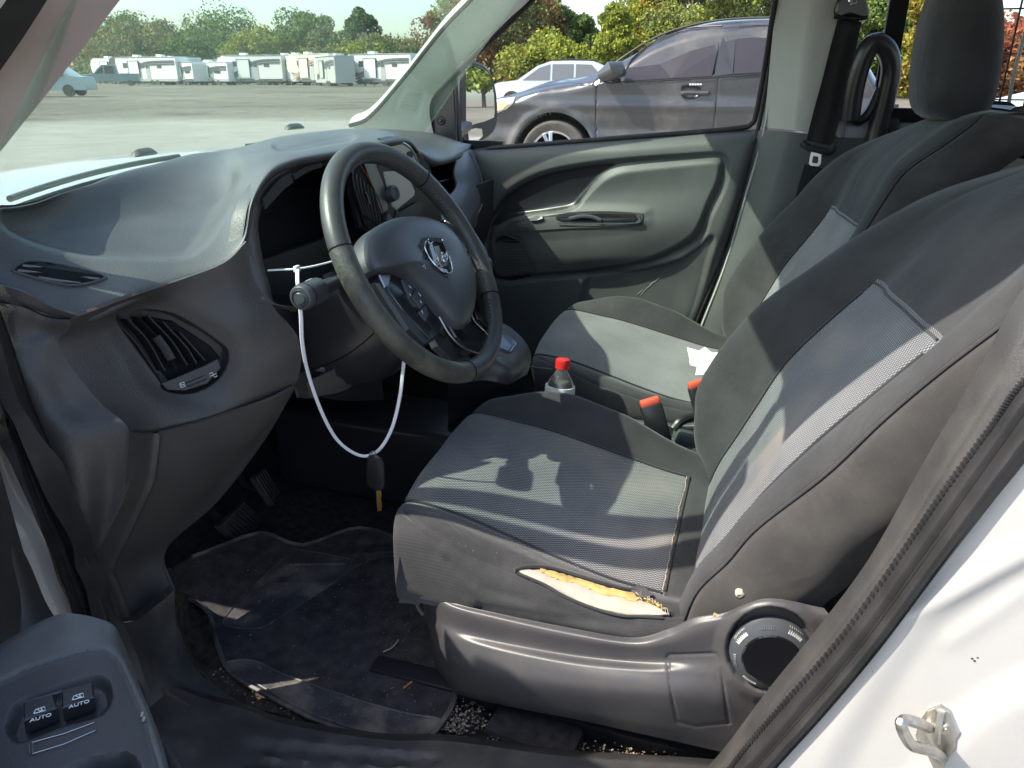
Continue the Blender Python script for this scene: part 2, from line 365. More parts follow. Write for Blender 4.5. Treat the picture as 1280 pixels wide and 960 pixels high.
def plate(name, P, h, m, parent=None, bevel=None, nrm=None, label=None, below=.001, smooth=False):
    """a plate h thick standing on the outline P (3-D points, roughly flat), with a bevelled rim"""
    P = np.asarray(P, float); k = len(P); c = P.mean(0)
    if nrm is None:
        n = np.zeros(3)
        for i in range(k): n += np.cross(P[i] - c, P[(i + 1) % k] - c)
        n /= np.linalg.norm(n)
        if n @ (CAM - c) < 0: n = -n
    else: n = np.asarray(nrm, float) / np.linalg.norm(nrm)
    area = sum(np.cross(P[i] - c, P[(i + 1) % k] - c) @ n for i in range(k))
    if area < 0: P = P[::-1]
    b = min(h * .5, .0015) if bevel is None else bevel
    d = c - P; L_ = np.linalg.norm(d, axis=1, keepdims=True) + 1e-9
    rings = [P - n * below, P + n * (h - b), P + n * h + d / L_ * b]
    V = np.concatenate(rings); Fs = []
    for r_ in range(2):
        for i in range(k): Fs.append((r_ * k + i, r_ * k + (i + 1) % k, (r_ + 1) * k + (i + 1) % k, (r_ + 1) * k + i))
    Fs.append(tuple(range(2 * k, 3 * k))); Fs.append(tuple(range(k))[::-1])
    return mk(name, V, Fs, m, parent, label, 'auto' if smooth else False)
def pplate(name, G, poly, h, m, parent=None, sm=0, **k):
    Q = smooth_poly(poly, sm) if sm else poly
    return plate(name, [hit(G, a, b) for a, b in Q], h, m, parent, **k)
def pline(name, G, line, r, m, parent=None, lift=.0005, samples=None, n=6, closed=False, label=None):
    P = [hit(G, a, b) + hitn(G, a, b) * lift for a, b in line]
    if closed: P = smooth_poly3(P, 5)
    elif samples: P = cr(P, samples)
    V, Fs = tubeVF(P, r, n, closed); return mk(name, V, Fs, m, parent, label, 'auto')
def smooth_poly3(P, n): return smooth_poly(np.asarray(P, float), n)
def box(name, c, s, m, parent=None, rot=None, bevel=0, label=None, seg=2, taper=None):
    bm = bmesh.new(); bmesh.ops.create_cube(bm, size=1)
    for v in bm.verts:
        f = 1 if taper is None or v.co.z < 0 else taper
        v.co = Vector((v.co.x * s[0] * f, v.co.y * s[1] * f, v.co.z * s[2]))
    if bevel: bmesh.ops.bevel(bm, geom=bm.edges[:], offset=bevel, segments=seg, affect='EDGES', profile=.5)
    if rot is not None: bm.transform((rot if isinstance(rot, Matrix) else Euler(rot).to_matrix()).to_4x4())
    bm.transform(Matrix.Translation(Vector(c)))
    me = bpy.data.meshes.new(name); bm.to_mesh(me); bm.free()
    o = link(name, me, m, parent, label)
    if bevel: autosmooth(o, 40)
    return o
def lathe(name, prof, m, parent=None, at=(0, 0, 0), axis=(0, 0, 1), n=28, label=None):
    """prof: (radius, height) pairs turned about an axis"""
    q = Vector((0, 0, 1)).rotation_difference(Vector(axis)).to_matrix().to_4x4(); T = Matrix.Translation(Vector(at)) @ q
    V = []; Fs = []
    for (r, h) in prof:
        for j in range(n):
            a = 2 * math.pi * j / n; V.append(T @ Vector((r * math.cos(a), r * math.sin(a), h)))
    for i in range(len(prof) - 1):
        for j in range(n):
            a, b = i * n + j, i * n + (j + 1) % n; Fs.append((a, b, b + n, a + n))
    Fs.append(tuple(range(n))[::-1]); Fs.append(tuple(range((len(prof) - 1) * n, len(prof) * n)))
    return mk(name, V, Fs, m, parent, label, 'auto')
def text(name, s, size, origin, right, up, m, parent=None, h=.0003, font_space=1.0, align='CENTER'):
    cu = bpy.data.curves.new(name, 'FONT'); cu.body = s; cu.size = size; cu.extrude = h; cu.align_x = align; cu.align_y = 'CENTER'; cu.space_character = font_space
    cu.resolution_u = 3
    o = bpy.data.objects.new(name, cu); COL.objects.link(o); bpy.context.view_layer.update()
    me = bpy.data.meshes.new_from_object(o.evaluated_get(bpy.context.evaluated_depsgraph_get())); bpy.data.objects.remove(o)
    r = Vector(right).normalized(); u = Vector(up); u = (u - r * u.dot(r)).normalized(); n = r.cross(u)
    M = Matrix((( r[0], u[0], n[0], origin[0]), (r[1], u[1], n[1], origin[1]), (r[2], u[2], n[2], origin[2]), (0, 0, 0, 1)))
    me.transform(M); me.materials.clear()
    return link(name, me, m, parent)
def join_boxes(items):
    """[(centre, size, rotation-matrix or None)] -> one vertex/face list"""
    V = []; Fs = []
    for c, s, R in items:
        o = len(V)
        for dx, dy, dz in ((-1, -1, -1), (1, -1, -1), (1, 1, -1), (-1, 1, -1), (-1, -1, 1), (1, -1, 1), (1, 1, 1), (-1, 1, 1)):
            v = Vector((dx * s[0] / 2, dy * s[1] / 2, dz * s[2] / 2))
            if R is not None: v = R @ v
            V.append(v + Vector(c))
        Fs += [tuple(o + i for i in f) for f in ((0, 3, 2, 1), (4, 5, 6, 7), (0, 1, 5, 4), (1, 2, 6, 5), (2, 3, 7, 6), (3, 0, 4, 7))]
    return V, Fs
def basis(nrm, up=(0, 0, 1)):
    n = Vector(nrm).normalized(); u = Vector(up); u = (u - n * u.dot(n)).normalized(); r = u.cross(n); return r, u, n
def mnru(r, u, n): return Matrix(((r[0], u[0], n[0]), (r[1], u[1], n[1]), (r[2], u[2], n[2])))
def cellmask(G, poly, sm=False):
    c = (G[:-1, :-1] + G[1:, 1:]) / 2; x, y = PRJ(c); return sdpoly(x, y, smooth_poly(poly, 4) if sm else poly) > 0
# ================================================================== VAN SHELL
van = thing('cargo_van', 'white cargo van body around the cabin: pillars, floor, sills, roof and windscreen', 'van', (0, 0, 0))
wsb = lambda x: .70 - .33 * x * x           # foot of the windscreen
def wsP(x, t):                              # windscreen: t=0 foot, t=1 header
    xx = x * (1 - .12 * t); y0 = wsb(x) + .03; z0 = 1.125 - .02 * abs(x)
    y1 = .12 - .16 * xx * xx; z1 = 1.66
    return W(xx, y0 + (y1 - y0) * t, z0 + (z1 - z0) * t + .03 * math.sin(math.pi * t) * .6)
Gw = np.array([[wsP(x, t) for x in np.linspace(-.83, .69, 33)] for t in np.linspace(-.06, 1.02, 17)])
sheet('windscreen', Gw, MT['wind'], van, .002)
# black frit band round the foot of the glass
Gf = np.array([[wsP(x, t) - W(0, .004, .004) for x in np.linspace(-.80, .80, 33)] for t in (-.06, -.03, 0)])
sheet('windscreen_frit', Gf, MT['dark'], van, .001)
# bonnet and cowl outside the glass
rows = []
for v, dz, dy in ((0, .008, .07), (.3, .008, .16), (.6, .0, .45), (.85, -.07, .75), (1, -.20, .92)):
    rows.append([W(x, wsb(x) + dy, 1.10 + dz - .07 * (abs(x) / .85) ** 3) for x in np.linspace(-.86, .86, 9)])
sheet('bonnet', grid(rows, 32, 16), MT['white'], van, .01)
rows = [[W(x, wsb(x) + dy, 1.115 + dz - .04 * (abs(x) / .85) ** 3) for x in np.linspace(-.84, .84, 9)] for dy, dz in ((-.005, -.03), (.03, -.035), (.075, -.033))]
sheet('cowl_panel', grid(rows, 32, 6), MT['plastic'], van, .008)
# A pillars (trim inside, paint outside)
def pillar(name, L, m, thick=.02, label=None, nu=8, nv=30):
    o = sheet(name, grid(L, nu, nv), m, van, thick, label); return o
# left: beige-pink trim, between window seal and windscreen
pillar('a_pillar_trim', [[X(-170, 258, -.83), X(-70, 270, -.80), X(-35, 240, -.785)], [X(-55, 150, -.80), X(-25, 170, -.79), X(-6, 198, -.775)], [X(0, 85, -.80), X(36, 85, -.78), X(70, 103, -.76)],
    [X(57, 0, -.80), X(105, -3, -.775), X(150, 0, -.75)], [X(120, -110, -.76), X(190, -110, -.745), X(235, -112, -.72)], [X(190, -260, -.72), X(280, -250, -.70), X(345, -260, -.675)]], MT['pinkish'], .03, 'pinkish beige trim of the driver side windscreen pillar')
pillar('door_seal', [[X(-230, 225, -.87), X(-170, 258, -.84)], [X(-90, 120, -.86), X(-50, 152, -.82)], [X(-30, 50, -.86), X(2, 86, -.82)], [X(22, -20, -.86), X(59, 0, -.82)], [X(80, -110, -.84), X(122, -110, -.78)], [X(150, -260, -.80), X(195, -260, -.74)]], MT['rubber'], .02)
# right: pale trim with a speaker grille
GR = grid([[X(436, 158, .66), X(470, 168, .70), X(545, 182, .76)], [X(462, 147, .655), X(500, 135, .69), X(538, 128, .735)], [X(505, 98, .645), X(545, 85, .68), X(575, 80, .715)],
    [X(551, 40, .63), X(590, 30, .665), X(618, 38, .70)], [X(590, -2, .615), X(628, -8, .65), X(664, -2, .685)], [X(690, -110, .58), X(725, -110, .62), X(760, -105, .65)], [X(800, -230, .54), X(840, -235, .58), X(880, -230, .61)]], 40, 120)
spk = [(505, 109), (528, 112), (530, 120), (523, 144), (518, 146), (496, 142), (493, 136), (499, 114)]
GR = dent(GR, spk, .004, 4); GR = dent(GR, [(508, 113), (526, 116), (520, 140), (498, 137)], -.002, 4)
apr = sheet('a_pillar_trim', GR, MT['grey_trim'], van, .03, 'pale grey trim of the passenger side windscreen pillar')
for i in range(8):
    a = .08 + i * .12; p0 = (508 - 10 * a, 114 + 24 * a); p1 = (527 - 7 * a, 117 + 24 * a)
    pline('grille_rib', GR, [p0, ((p0[0] + p1[0]) / 2 + 1, (p0[1] + p1[1]) / 2), p1], .0011, MT['grey_trim'], apr, n=5)
# black edge of the windscreen glass along that pillar
pline('windscreen_edge', GR, [(437, 157), (462, 146), (505, 97), (551, 39), (591, -3), (640, -55)], .006, MT['rubber'], van, samples=30)
# header, roof, rails
roof = []
for y, z in ((.14, 1.66), (.05, 1.73), (-.3, 1.80), (-1.2, 1.83), (-2.7, 1.80)):
    roof.append([W(x, y - .16 * x * x * (1 if y > 0 else .2), z - .10 * (abs(x) / .74) ** 4) for x in np.linspace(-.77, .77, 11)])
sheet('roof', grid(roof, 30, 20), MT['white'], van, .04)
box('header_trim', (0, .07, 1.655), (1.20, .10, .03), MT['grey_trim'], van, bevel=.008)
tube('roof_rail', [W(-.66, .10, 1.62), W(-.73, -.06, 1.68), W(-.765, -.35, 1.705), W(-.765, -.75, 1.705), W(-.765, -1.0, 1.70)], .038, MT['white'], van, 10, samples=20)
tube('roof_rail', [W(.62, .08, 1.62), W(.68, -.1, 1.68), W(.70, -.4, 1.71), W(.70, -.75, 1.71), W(.70, -1.0, 1.71)], .035, MT['grey_trim'], van, 10, samples=20)
# ---- driver side B pillar: trim, double seal, white jamb with striker
b_rows = lambda a, b, xa, xb: [[X(*p, xa), X(*q, xb)] for p, q in zip(a, b)]
T0 = [(1460, 190), (1370, 270), (1281, 358), (1226, 455), (1152, 582), (1085, 700), (1018, 790), (960, 862), (905, 935), (860, 985), (800, 1050)]
T1 = [(1480, 290), (1380, 380), (1282, 472), (1240, 530), (1180, 612), (1120, 700), (1050, 797), (985, 872), (938, 926), (900, 975), (850, 1040)]
T2 = [(1490, 330), (1390, 415), (1292, 505), (1250, 560), (1193, 640), (1140, 715), (1075, 805), (1008, 885), (962, 938), (920, 985), (880, 1040)]
T3 = [(1500, 400), (1400, 480), (1300, 560), (1262, 602), (1212, 665), (1168, 722), (1100, 812), (1035, 890), (985, 945), (950, 985), (910, 1040)]
Gt = grid([[X(*a, -.755), X((a[0] + b[0]) / 2, (a[1] + b[1]) / 2, -.785), X(*b, -.80)] for a, b in zip(T0, T1)], 14, 90)
Gt = crease(Gt, [((a[0] * .35 + b[0] * .65), (a[1] * .35 + b[1] * .65)) for a, b in zip(T0, T1)], .002, 3)
sheet('b_pillar_trim', Gt, MT['trim2'], van, .015, 'dusty black trim of the driver side door pillar')
sheet('inner_door_seal', grid([[X(a[0] - 3, a[1], -.802), X((a[0] + b[0]) / 2, (a[1] + b[1]) / 2, -.825), X(*b, -.828)] for a, b in zip(T1, T2)], 8, 90), MT['rubber'], van, .012)
sheet('outer_door_seal', grid([[X(*a, -.827), X((a[0] + b[0]) / 2, (a[1] + b[1]) / 2, -.846), X(*b, -.838)] for a, b in zip(T2, T3)], 10, 90), MT['rubber'], van, .012)
# the saw-toothed clip line along the seal
V = []; Fs = []
Pc = cr(np.array([X(*p, -.812) for p in T1[1:]]), 260)
its = []
for i in range(0, 260, 2):
    t = Pc[min(i + 1, 259)] - Pc[i]; its.append((Pc[i], (.0055, .0018, .0032), Vector(t).to_track_quat('Y', 'Z').to_matrix()))
V, Fs = join_boxes(its); o = mk('seal_teeth', V, Fs, MT['rubber'], van, smooth=False); o['kind'] = 'stuff'
# white jamb
jr = []
for a, k in zip(T3, range(len(T3))):
    p = X(a[0] - 6, a[1] - 3, -.832); jr.append([p, p + W(-.012, -.035, 0), p + W(-.030, -.12, -.004), p + W(-.040, -.22, -.008), p + W(-.055, -.34, -.01), p + W(-.075, -.52, -.012)])
jr.append([q + W(0, .02, -.25) for q in jr[-1]])
Gj = grid(jr, 80, 120)
Gj = dent(Gj, [(1150, 790), (1215, 740), (1290, 700), (1420, 660), (1420, 820), (1300, 850), (1210, 900), (1130, 990), (1040, 990), (1090, 880)], .008, 26)
Gj = dent(Gj, [(1180, 640), (1300, 590), (1420, 520), (1420, 600), (1300, 670), (1200, 720), (1140, 760)], .004, 20)
Gj = crease(Gj, [(1120, 775), (1190, 745), (1290, 690), (1420, 640)], -.0028, 10)
Gj = crease(Gj, [(1190, 800), (1250, 760), (1330, 700)], -.002, 12)
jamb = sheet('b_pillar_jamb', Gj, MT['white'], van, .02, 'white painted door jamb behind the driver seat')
for a_, b_ in ((1215, 823), (1222, 822), (1218, 826), (1119, 776), (1090, 840)): pplate('paint_chip', Gj, [(a_ - 1.6, b_ - .8), (a_ + 1, b_ - 1), (a_ + 2, b_ + .6), (a_ - 1, b_ + 1)], .0006, MT['rubber'], jamb)
# latch striker: bent steel loop on a shaped plate
sp = [(1176, 880), (1189, 888), (1196, 904), (1201, 914), (1196, 922), (1195, 934), (1187, 946), (1180, 958), (1168, 960), (1160, 943), (1150, 932), (1145, 918), (1150, 900), (1160, 886)]
st = pplate('striker_plate', Gj, sp, .004, MT['steel'], van, bevel=.0015)
loopP = [hit(Gj, 1160, 906) + W(-.004, 0, 0), X(1150, 905, -.905), X(1134, 900, -.915), X(1127, 903, -.925), X(1128, 912, -.925), X(1138, 930, -.925), X(1150, 935, -.915), X(1165, 939, -.90), hit(Gj, 1177, 943) + W(-.004, 0, 0)]
tube('striker_loop', loopP, .0052, MT['steel'], st, 10, samples=40)
tube('striker_rib', [hit(Gj, 1174, 884) + W(-.006, 0, 0), hit(Gj, 1170, 900) + W(-.010, 0, 0), hit(Gj, 1169, 920) + W(-.008, 0, 0)], .004, MT['steel'], st, 8, samples=12)
c = hit(Gj, 1181, 907); lathe('striker_screw', [(.0001, .008), (.003, .008), (.0032, .0065), (.006, .0065), (.0068, .005), (.007, .002)][::-1], MT['steel'], st, c + W(-.0, 0, 0), (-1, -.1, 0))
# ---- driver side front of the opening: white pillar strip and thick seal
sheet('front_jamb', grid([[X(-60, 480, -.90), X(-20, 500, -.87), X(4, 545, -.868)], [X(-20, 600, -.90), X(10, 590, -.872), X(40, 620, -.868)], [X(20, 680, -.90), X(48, 670, -.875), X(72, 700, -.868)], [X(60, 760, -.90), X(82, 750, -.878), X(98, 772, -.868)], [X(120, 880, -.90), X(140, 870, -.88), X(150, 880, -.868)]], 12, 40), MT['white'], van, .02, 'white painted strip of the front door jamb')
SL = [(-60, 360), (-30, 440), (0, 520), (20, 580), (48, 655), (75, 725), (98, 780), (128, 850)]
SR = [(-40, 320), (-5, 400), (18, 470), (35, 510), (68, 585), (116, 695), (152, 802), (185, 880)]
Gs = grid([[X(*a, -.868), X(a[0] * .7 + b[0] * .3, a[1] * .7 + b[1] * .3, -.885), X(a[0] * .45 + b[0] * .55, a[1] * .45 + b[1] * .55, -.868), X(a[0] * .2 + b[0] * .8, a[1] * .2 + b[1] * .8, -.872), X(*b, -.845)] for a, b in zip(SL, SR)], 40, 60)
for k, dd in ((.35, .003), (.6, -.002), (.8, .002)):
    Gs = crease(Gs, [(a[0] * (1 - k) + b[0] * k, a[1] * (1 - k) + b[1] * k) for a, b in zip(SL, SR)], dd, 3)
sheet('door_seal', Gs, MT['rubber'], van, .02)
# ---- floor, firewall, kick panel and sill
def bumpy(G, amp, seed=1, sc=9):
    r = np.random.default_rng(seed); N = normals(G, (0, 0, 3)); H = np.zeros(G.shape[:2])
    for k in range(26):
        a, b, c2 = r.normal(size=3) * sc * (1 + k * .12); H += np.sin(G[..., 0] * a + G[..., 1] * b + c2) / (1 + k * .25)
    return G + N * (amp * H / 3)[..., None]
Gfl = grid([[W(x, y, .315 + (.10 * max(0, (y - .55) / .35) ** 1.5)) for x in (-.80, -.4, 0, .4, .80)] for y in (-1.25, -.6, 0, .5, .75, .95)], 60, 70)
sheet('floor_carpet', bumpy(Gfl, .006), MT['void'], van, .02)
box('firewall', (0, .96, .64), (1.66, .04, .76), MT['void'], van)
box('side_lining', (-.79, .74, .54), (.02, .42, .50), MT['void'], van)
box('side_lining', (.84, .55, .60), (.03, .9, .62), MT['void'], van)
# lower kick panel
Gk = grid([[X(140, 780, -.845), X(170, 775, -.79), X(190, 760, -.75), X(218, 738, -.72)], [X(150, 800, -.845), X(178, 800, -.79), X(200, 800, -.755), X(222, 790, -.72)],
    [X(150, 860, -.87), X(195, 845, -.80), X(222, 845, -.76), X(248, 840, -.725)], [X(150, 940, -.90), X(225, 890, -.81), X(262, 890, -.78), X(300, 880, -.74)],
    [X(170, 1060, -.95), X(240, 980, -.87), X(310, 930, -.81), X(360, 905, -.76)]], 40, 50)
sheet('kick_panel', bumpy(Gk, .003, 3, 20), MT['sill'], van, .02)
# sill: inner edge follows the mat, outer edge out of the frame
si = [(120, 800), (185, 838), (240, 862), (300, 878), (340, 893), (400, 905), (480, 915), (560, 917), (700, 935), (860, 945), (960, 955)]
rows = [[Z(a[0] + 12, a[1] + 4, .325) for a in si], [Z(a[0] + 6, a[1] + 2, .36) for a in si], [Z(a[0] + 6, a[1] + 8, .385) for a in si], [Z(a[0] + 6, a[1] + 16, .388) for a in si], [Z(a[0], 960 + (a[1] - 878) * .3, .386) for a in si], [Z(a[0], 1010 + (a[1] - 878) * .3, .375) for a in si], [Z(a[0], 1080 + (a[1] - 878) * .3, .34) for a in si]]
Gsl = grid(rows, 140, 60)
cells = []
for i in range(6):                       # anti-slip cells moulded in the sill
    x0 = 310 + i * 40; t0 = 928 + i * 3
    for r_ in range(2):
        y0 = t0 + r_ * 18; c = [(x0 - r_ * 6, y0), (x0 + 32 - r_ * 6, y0 + 1), (x0 + 28 - r_ * 8, y0 + 14), (x0 - 4 - r_ * 8, y0 + 13)]
        cells.append(c)
for c in cells: Gsl = dent(Gsl, c, .0045, 2.5)
sheet('sill_step', Gsl, MT['sill'], van, .02)
# brown worn carpet shoulder between kick panel and mat
sheet('carpet_shoulder', bumpy(grid([[X(213, 742, -.725), Z(240, 745, .345), Z(262, 766, .345)], [X(222, 790, -.715), Z(240, 790, .335), Z(268, 800, .335)], [X(246, 838, -.72), Z(262, 845, .33), Z(285, 836, .335)], [X(298, 878, -.735), Z(310, 872, .33), Z(330, 862, .335)], [Z(400, 904, .34), Z(402, 900, .33), Z(404, 894, .325)]], 20, 40), .004, 5, 30), MT['dirt'], van, .012)
# ---- passenger side: B pillar trim, wall behind, side window with guard mesh
pillar('b_pillar_trim', [[X(975, -60, .74), X(1000, -60, .72), X(1028, -60, .70), X(1062, -70, .73)], [X(955, 160, .80), X(985, 162, .765), X(1000, 164, .755), X(1042, 170, .77)]], MT['grey_trim'], .03, 'pale upper trim of the passenger side door pillar', 16, 20)
pillar('b_pillar_trim', [[X(1040, -70, .73), X(1062, -75, .725), X(1085, -80, .75)], [X(1048, 60, .75), X(1060, 60, .745), X(1072, 60, .77)], [X(1038, 165, .77), X(1050, 172, .77), X(1058, 175, .80)]], MT['grey_trim'], .02, 'narrow pale upright behind the passenger seat belt', 8, 20)
pillar('b_pillar_lower_trim', [[X(948, 163, .80), X(975, 164, .77), X(998, 166, .757), X(1050, 172, .77), X(1110, 172, .80)], [X(925, 250, .80), X(950, 255, .765), X(972, 262, .752), X(1030, 270, .765), X(1100, 280, .80)],
    [X(896, 350, .80), X(915, 350, .765), X(940, 352, .752), X(1000, 360, .765), X(1060, 380, .80)], [X(870, 420, .80), X(886, 425, .77), X(905, 435, .757), X(960, 445, .765), X(1010, 460, .80)], [X(840, 520, .80), X(856, 525, .77), X(875, 535, .76), X(930, 545, .765), X(980, 560, .80)]], MT['door'], .03, 'dark lower trim of the passenger side door pillar', 24, 40)
tube('door_seal', [X(982, -60, .775), X(965, 60, .79), X(948, 160, .805), X(925, 245, .80), X(900, 330, .80), X(868, 410, .80), X(835, 500, .80)], .006, MT['rubber'], van, 8, samples=40)
tube('pale_seal_lip', [X(990, -60, .765), X(972, 60, .78), X(955, 163, .795), X(932, 245, .79), X(907, 330, .79), X(876, 410, .79), X(842, 500, .79)], .0035, MT['grey_trim'], van, 8, samples=40)
box('side_wall', (.835, -.97, 1.00), (.03, .55, .44), MT['grey_trim'], van, bevel=.004)
box('side_wall', (.845, -1.9, 1.00), (.03, 1.3, .44), MT['grey_trim'], van)
box('side_wall', (.845, -1.6, .56), (.03, 2.1, .48), MT['grey_trim'], van)
box('side_wall', (-.845, -1.75, 1.0), (.03, 1.75, 1.4), MT['grey_trim'], van)
box('light_block_panel', (0, -1.16, .78), (1.62, .02, .90), MT['grey_trim'], van)  # unseen panel added behind the seats to block light
box('side_wall_upper', (.80, -1.5, 1.70), (.03, 1.4, .12), MT['white'], van)
for y0, y1 in ((-.70, -.735),): box('window_frame', (.815, (y0 + y1) / 2, 1.42), (.03, .045, .50), MT['dark'], van, bevel=.003)
box('window_frame', (.812, -1.3, 1.205), (.03, 1.16, .035), MT['dark'], van, bevel=.003)
box('side_window', (.822, -1.3, 1.42), (.004, 1.16, .44), MT['side'], van)
msh = []
for y in np.arange(-.93, -1.75, -.055): box('guard_wire', (.795, y, 1.42), (.004, .004, .46), MT['smooth'], van)
for z in (1.245, 1.35, 1.45, 1.55): box('guard_wire', (.791, -1.3, z), (.0035, .86, .0035), MT['smooth'], van)
tube('steel_strut', [X(1290, 10, .74), X(1268, 90, .755), X(1260, 135, .79)], .0045, MT['grey_trim'], van, 8, samples=10)
c = X(1257, 162, .815); lathe('hook_screw', [(.008, 0), (.008, .004), (.005, .006), (.0045, .012), (.001, .013)], MT['chrome'], van, c, (-1, 0, 0)); tube('hook_wire', [c + W(-.01, 0, .004), c + W(-.02, -.004, .02), c + W(-.012, -.010, .03)], .0018, MT['steel'], van, 6, samples=8)
lathe('round_plug', [(.016, 0), (.016, .006), (.012, .008), (.010, .005), (.006, .005), (.005, .008), (.001, .008)], MT['smooth'], van, X(1116, 107, .79), (-1, -.2, 0))
# grab handle frame behind the belt
Hp = [X(1062, 150, .74), X(1068, 110, .735), X(1078, 75, .73), X(1092, 54, .73), X(1108, 62, .74), X(1114, 85, .75), X(1108, 120, .755), X(1098, 160, .76), X(1090, 195, .76)]
gh = tube('grab_handle', Hp, [.020, .019, .018, .018, .020, .021, .020, .020, .02], MT['smooth'], van, 14) if False else None
V, Fs = tubeVF(cr(np.array(Hp), 48), .0245, 14); mk('grab_handle', V, Fs, MT['smooth'], van, 'thick black handle loop behind the belt pillar', 'auto')
V, Fs = tubeVF(cr(np.array([X(1064, 135, .74), X(1072, 150, .75), X(1086, 140, .755), X(1100, 110, .755)]), 16), .012, 10); mk('handle_bracket', V, Fs, MT['smooth'], van, None, 'auto')
box('lining_behind_belt', tuple(X(1078, 185, .80)), (.03, .16, .16), MT['smooth'], van, bevel=.01)
# wipers on the foot of the glass
def wsOut(x, t): p = wsP(x, t); return p + W(0, .004, .008)
for xs in ((-.78, -.10), (-.02, .66)):
    xa, xb = xs
    ta = lambda s: .035 + .03 * s
    Pb = [wsOut(xa + (xb - xa) * s, -.010 + .008 * math.sin(math.pi * s)) for s in np.linspace(0, 1, 20)]
    wp = tube('wiper_blade', Pb, .0042, MT['rubber'], van, 6, flat=1.6)
    Pa = [wsOut(xa + (xb - xa) * s, .004 + .010 * math.sin(math.pi * s)) + W(0, .010, .008) for s in np.linspace(.15, .92, 16)]
    tube('wiper_arm', Pa, .005, MT['plastic'], wp, 8)
for px, py in ((180, 190), (368, 158)):
    p = X(px, py, (-.36 if px < 300 else .22)); q = CV(px, py, lambda x: wsb(x) + .06)
    box('wiper_pivot_cover', q, (.075, .028, .015), MT['plastic'], van, rot=(0, 0, .1 if px < 300 else -.1), bevel=.009, taper=.6)
# textured rubber strip along the cowl
Pq = [wsP(x, -.03) + W(0, .02, .012) for x in np.linspace(-.78, .1, 120)]
V, Fs = join_boxes([(p, (.0035, .026, .012), None) for p in Pq]); o = mk('cowl_strip_ribs', V, Fs, MT['rubber'], van, smooth=False); o['kind'] = 'stuff'
# ================================================================== DASHBOARD
dash = thing('dashboard', 'black grained dashboard across the cabin with air vents, storage tray and instrument binnacle', 'dashboard', (0, .35, .9))
far = [(-60, 285), (0, 260), (40, 246), (77, 233), (115, 222), (154, 210), (200, 200), (240, 191), (275, 187), (300, 184), (325, 177), (350, 171), (385, 166), (430, 162), (470, 161), (530, 165), (560, 172), (590, 184)]
farP = [CV(a, b, wsb) for a, b in far]
near = [X(-50, 345, -.84), X(0, 358, -.815), X(62, 379, -.79), X(108, 390, -.765), X(173, 364, -.70), X(231, 344, -.635), X(281, 325, -.588), X(304, 296, -.553), X(314, 250, -.52), X(335, 215, -.46), X(362, 200, -.39), X(400, 192, -.30), X(440, 186, -.19),
        Y(505, 173, .30), Y(525, 188, .32), Y(548, 199, .36), Y(570, 194, .37), X(588, 185, .77)]
A = np.array(farP); B = np.array(near)
rows = [A + W(0, .03, -.01), A]
for t, up in ((.2, .006), (.45, .010), (.7, .010), (.88, .006)):
    M = A * (1 - t) + B * t; M[:, 2] += up; rows.append(M)
rows.append(B)
nl = B.copy(); nl[:, 2] -= .014; nl[:, 1] += .002; rows.append(nl)
nl = B.copy(); nl[:, 2] -= .022; nl[:, 1] += .03; rows.append(nl)
Gd = np.array([cr(r, 340) for r in rows]); Gd = cr(Gd, 170)
tray = [(19, 270), (38, 256), (70, 243), (120, 229), (180, 216), (235, 208), (276, 205), (284, 214), (276, 236), (262, 264), (247, 290), (226, 304), (190, 306), (150, 304), (110, 303), (75, 295), (40, 284)]
Nn = normals(Gd, (0, .3, 3))
Gd = dent(Gd, tray, .046, 24, N=Nn)
# speaker recess and small ledges in the middle of the top
Gd = dent(Gd, [(345, 181), (395, 172), (430, 168), (440, 172), (410, 178), (362, 186)], .012, 6, N=Nn)
Gd = crease(Gd, [(300, 186), (345, 190), (380, 181), (430, 170), (470, 167)], .003, 2, ref=(0, .3, 3))
top = sheet('top_pad', Gd, MT['dash'], dash, .006, N=normals(Gd, (0, .3, 3)))
# demister vent at the outer end
vo = [(16, 338), (24, 330), (40, 326), (75, 331), (110, 339), (131, 346), (128, 350), (105, 356), (85, 357), (55, 351), (24, 342)]
vt = pplate('side_window_vent', Gd, vo, .0015, MT['dark'], dash, sm=2)
pline('vent_rim', Gd, vo, .0022, MT['dash'], vt, closed=True, lift=.001)
for a, b in (((28, 333), (100, 340)), ((22, 339), (124, 350)), ((48, 348), (100, 355))): pline('slat', Gd, [a, ((a[0] + b[0]) / 2, (a[1] + b[1]) / 2 + .6), b], .0018, MT['bol'], vt, lift=.002)
# ---- driver side face
Gfc = grid([[X(96, 396, -.79), X(173, 368, -.71), X(231, 348, -.645), X(281, 328, -.60), X(308, 302, -.565)],
    [X(84, 412, -.79), X(165, 391, -.70), X(231, 378, -.645), X(290, 362, -.595), X(318, 350, -.56)],
    [X(72, 430, -.795), X(150, 420, -.715), X(225, 418, -.655), X(300, 402, -.60), X(345, 388, -.548)],
    [X(92, 465, -.79), X(160, 457, -.72), X(235, 455, -.655), X(312, 437, -.595), X(373, 428, -.53)],
    [X(125, 505, -.785), X(185, 500, -.72), X(250, 495, -.655), X(320, 472, -.595), X(377, 446, -.528)],
    [X(160, 538, -.78), X(200, 536, -.722), X(262, 520, -.66), X(320, 502, -.595), X(368, 483, -.535)],
    [X(162, 546, -.785) + W(0, .03, 0), X(200, 543, -.73) + W(0, .035, 0), X(262, 526, -.67) + W(0, .04, 0), X(318, 508, -.60) + W(0, .04, 0), X(366, 489, -.54) + W(0, .04, 0)]], 200, 150)
sock = [(152, 403), (160, 394), (185, 391), (215, 396), (245, 412), (270, 430), (281, 440), (279, 458), (262, 478), (235, 488), (208, 484), (200, 470)]
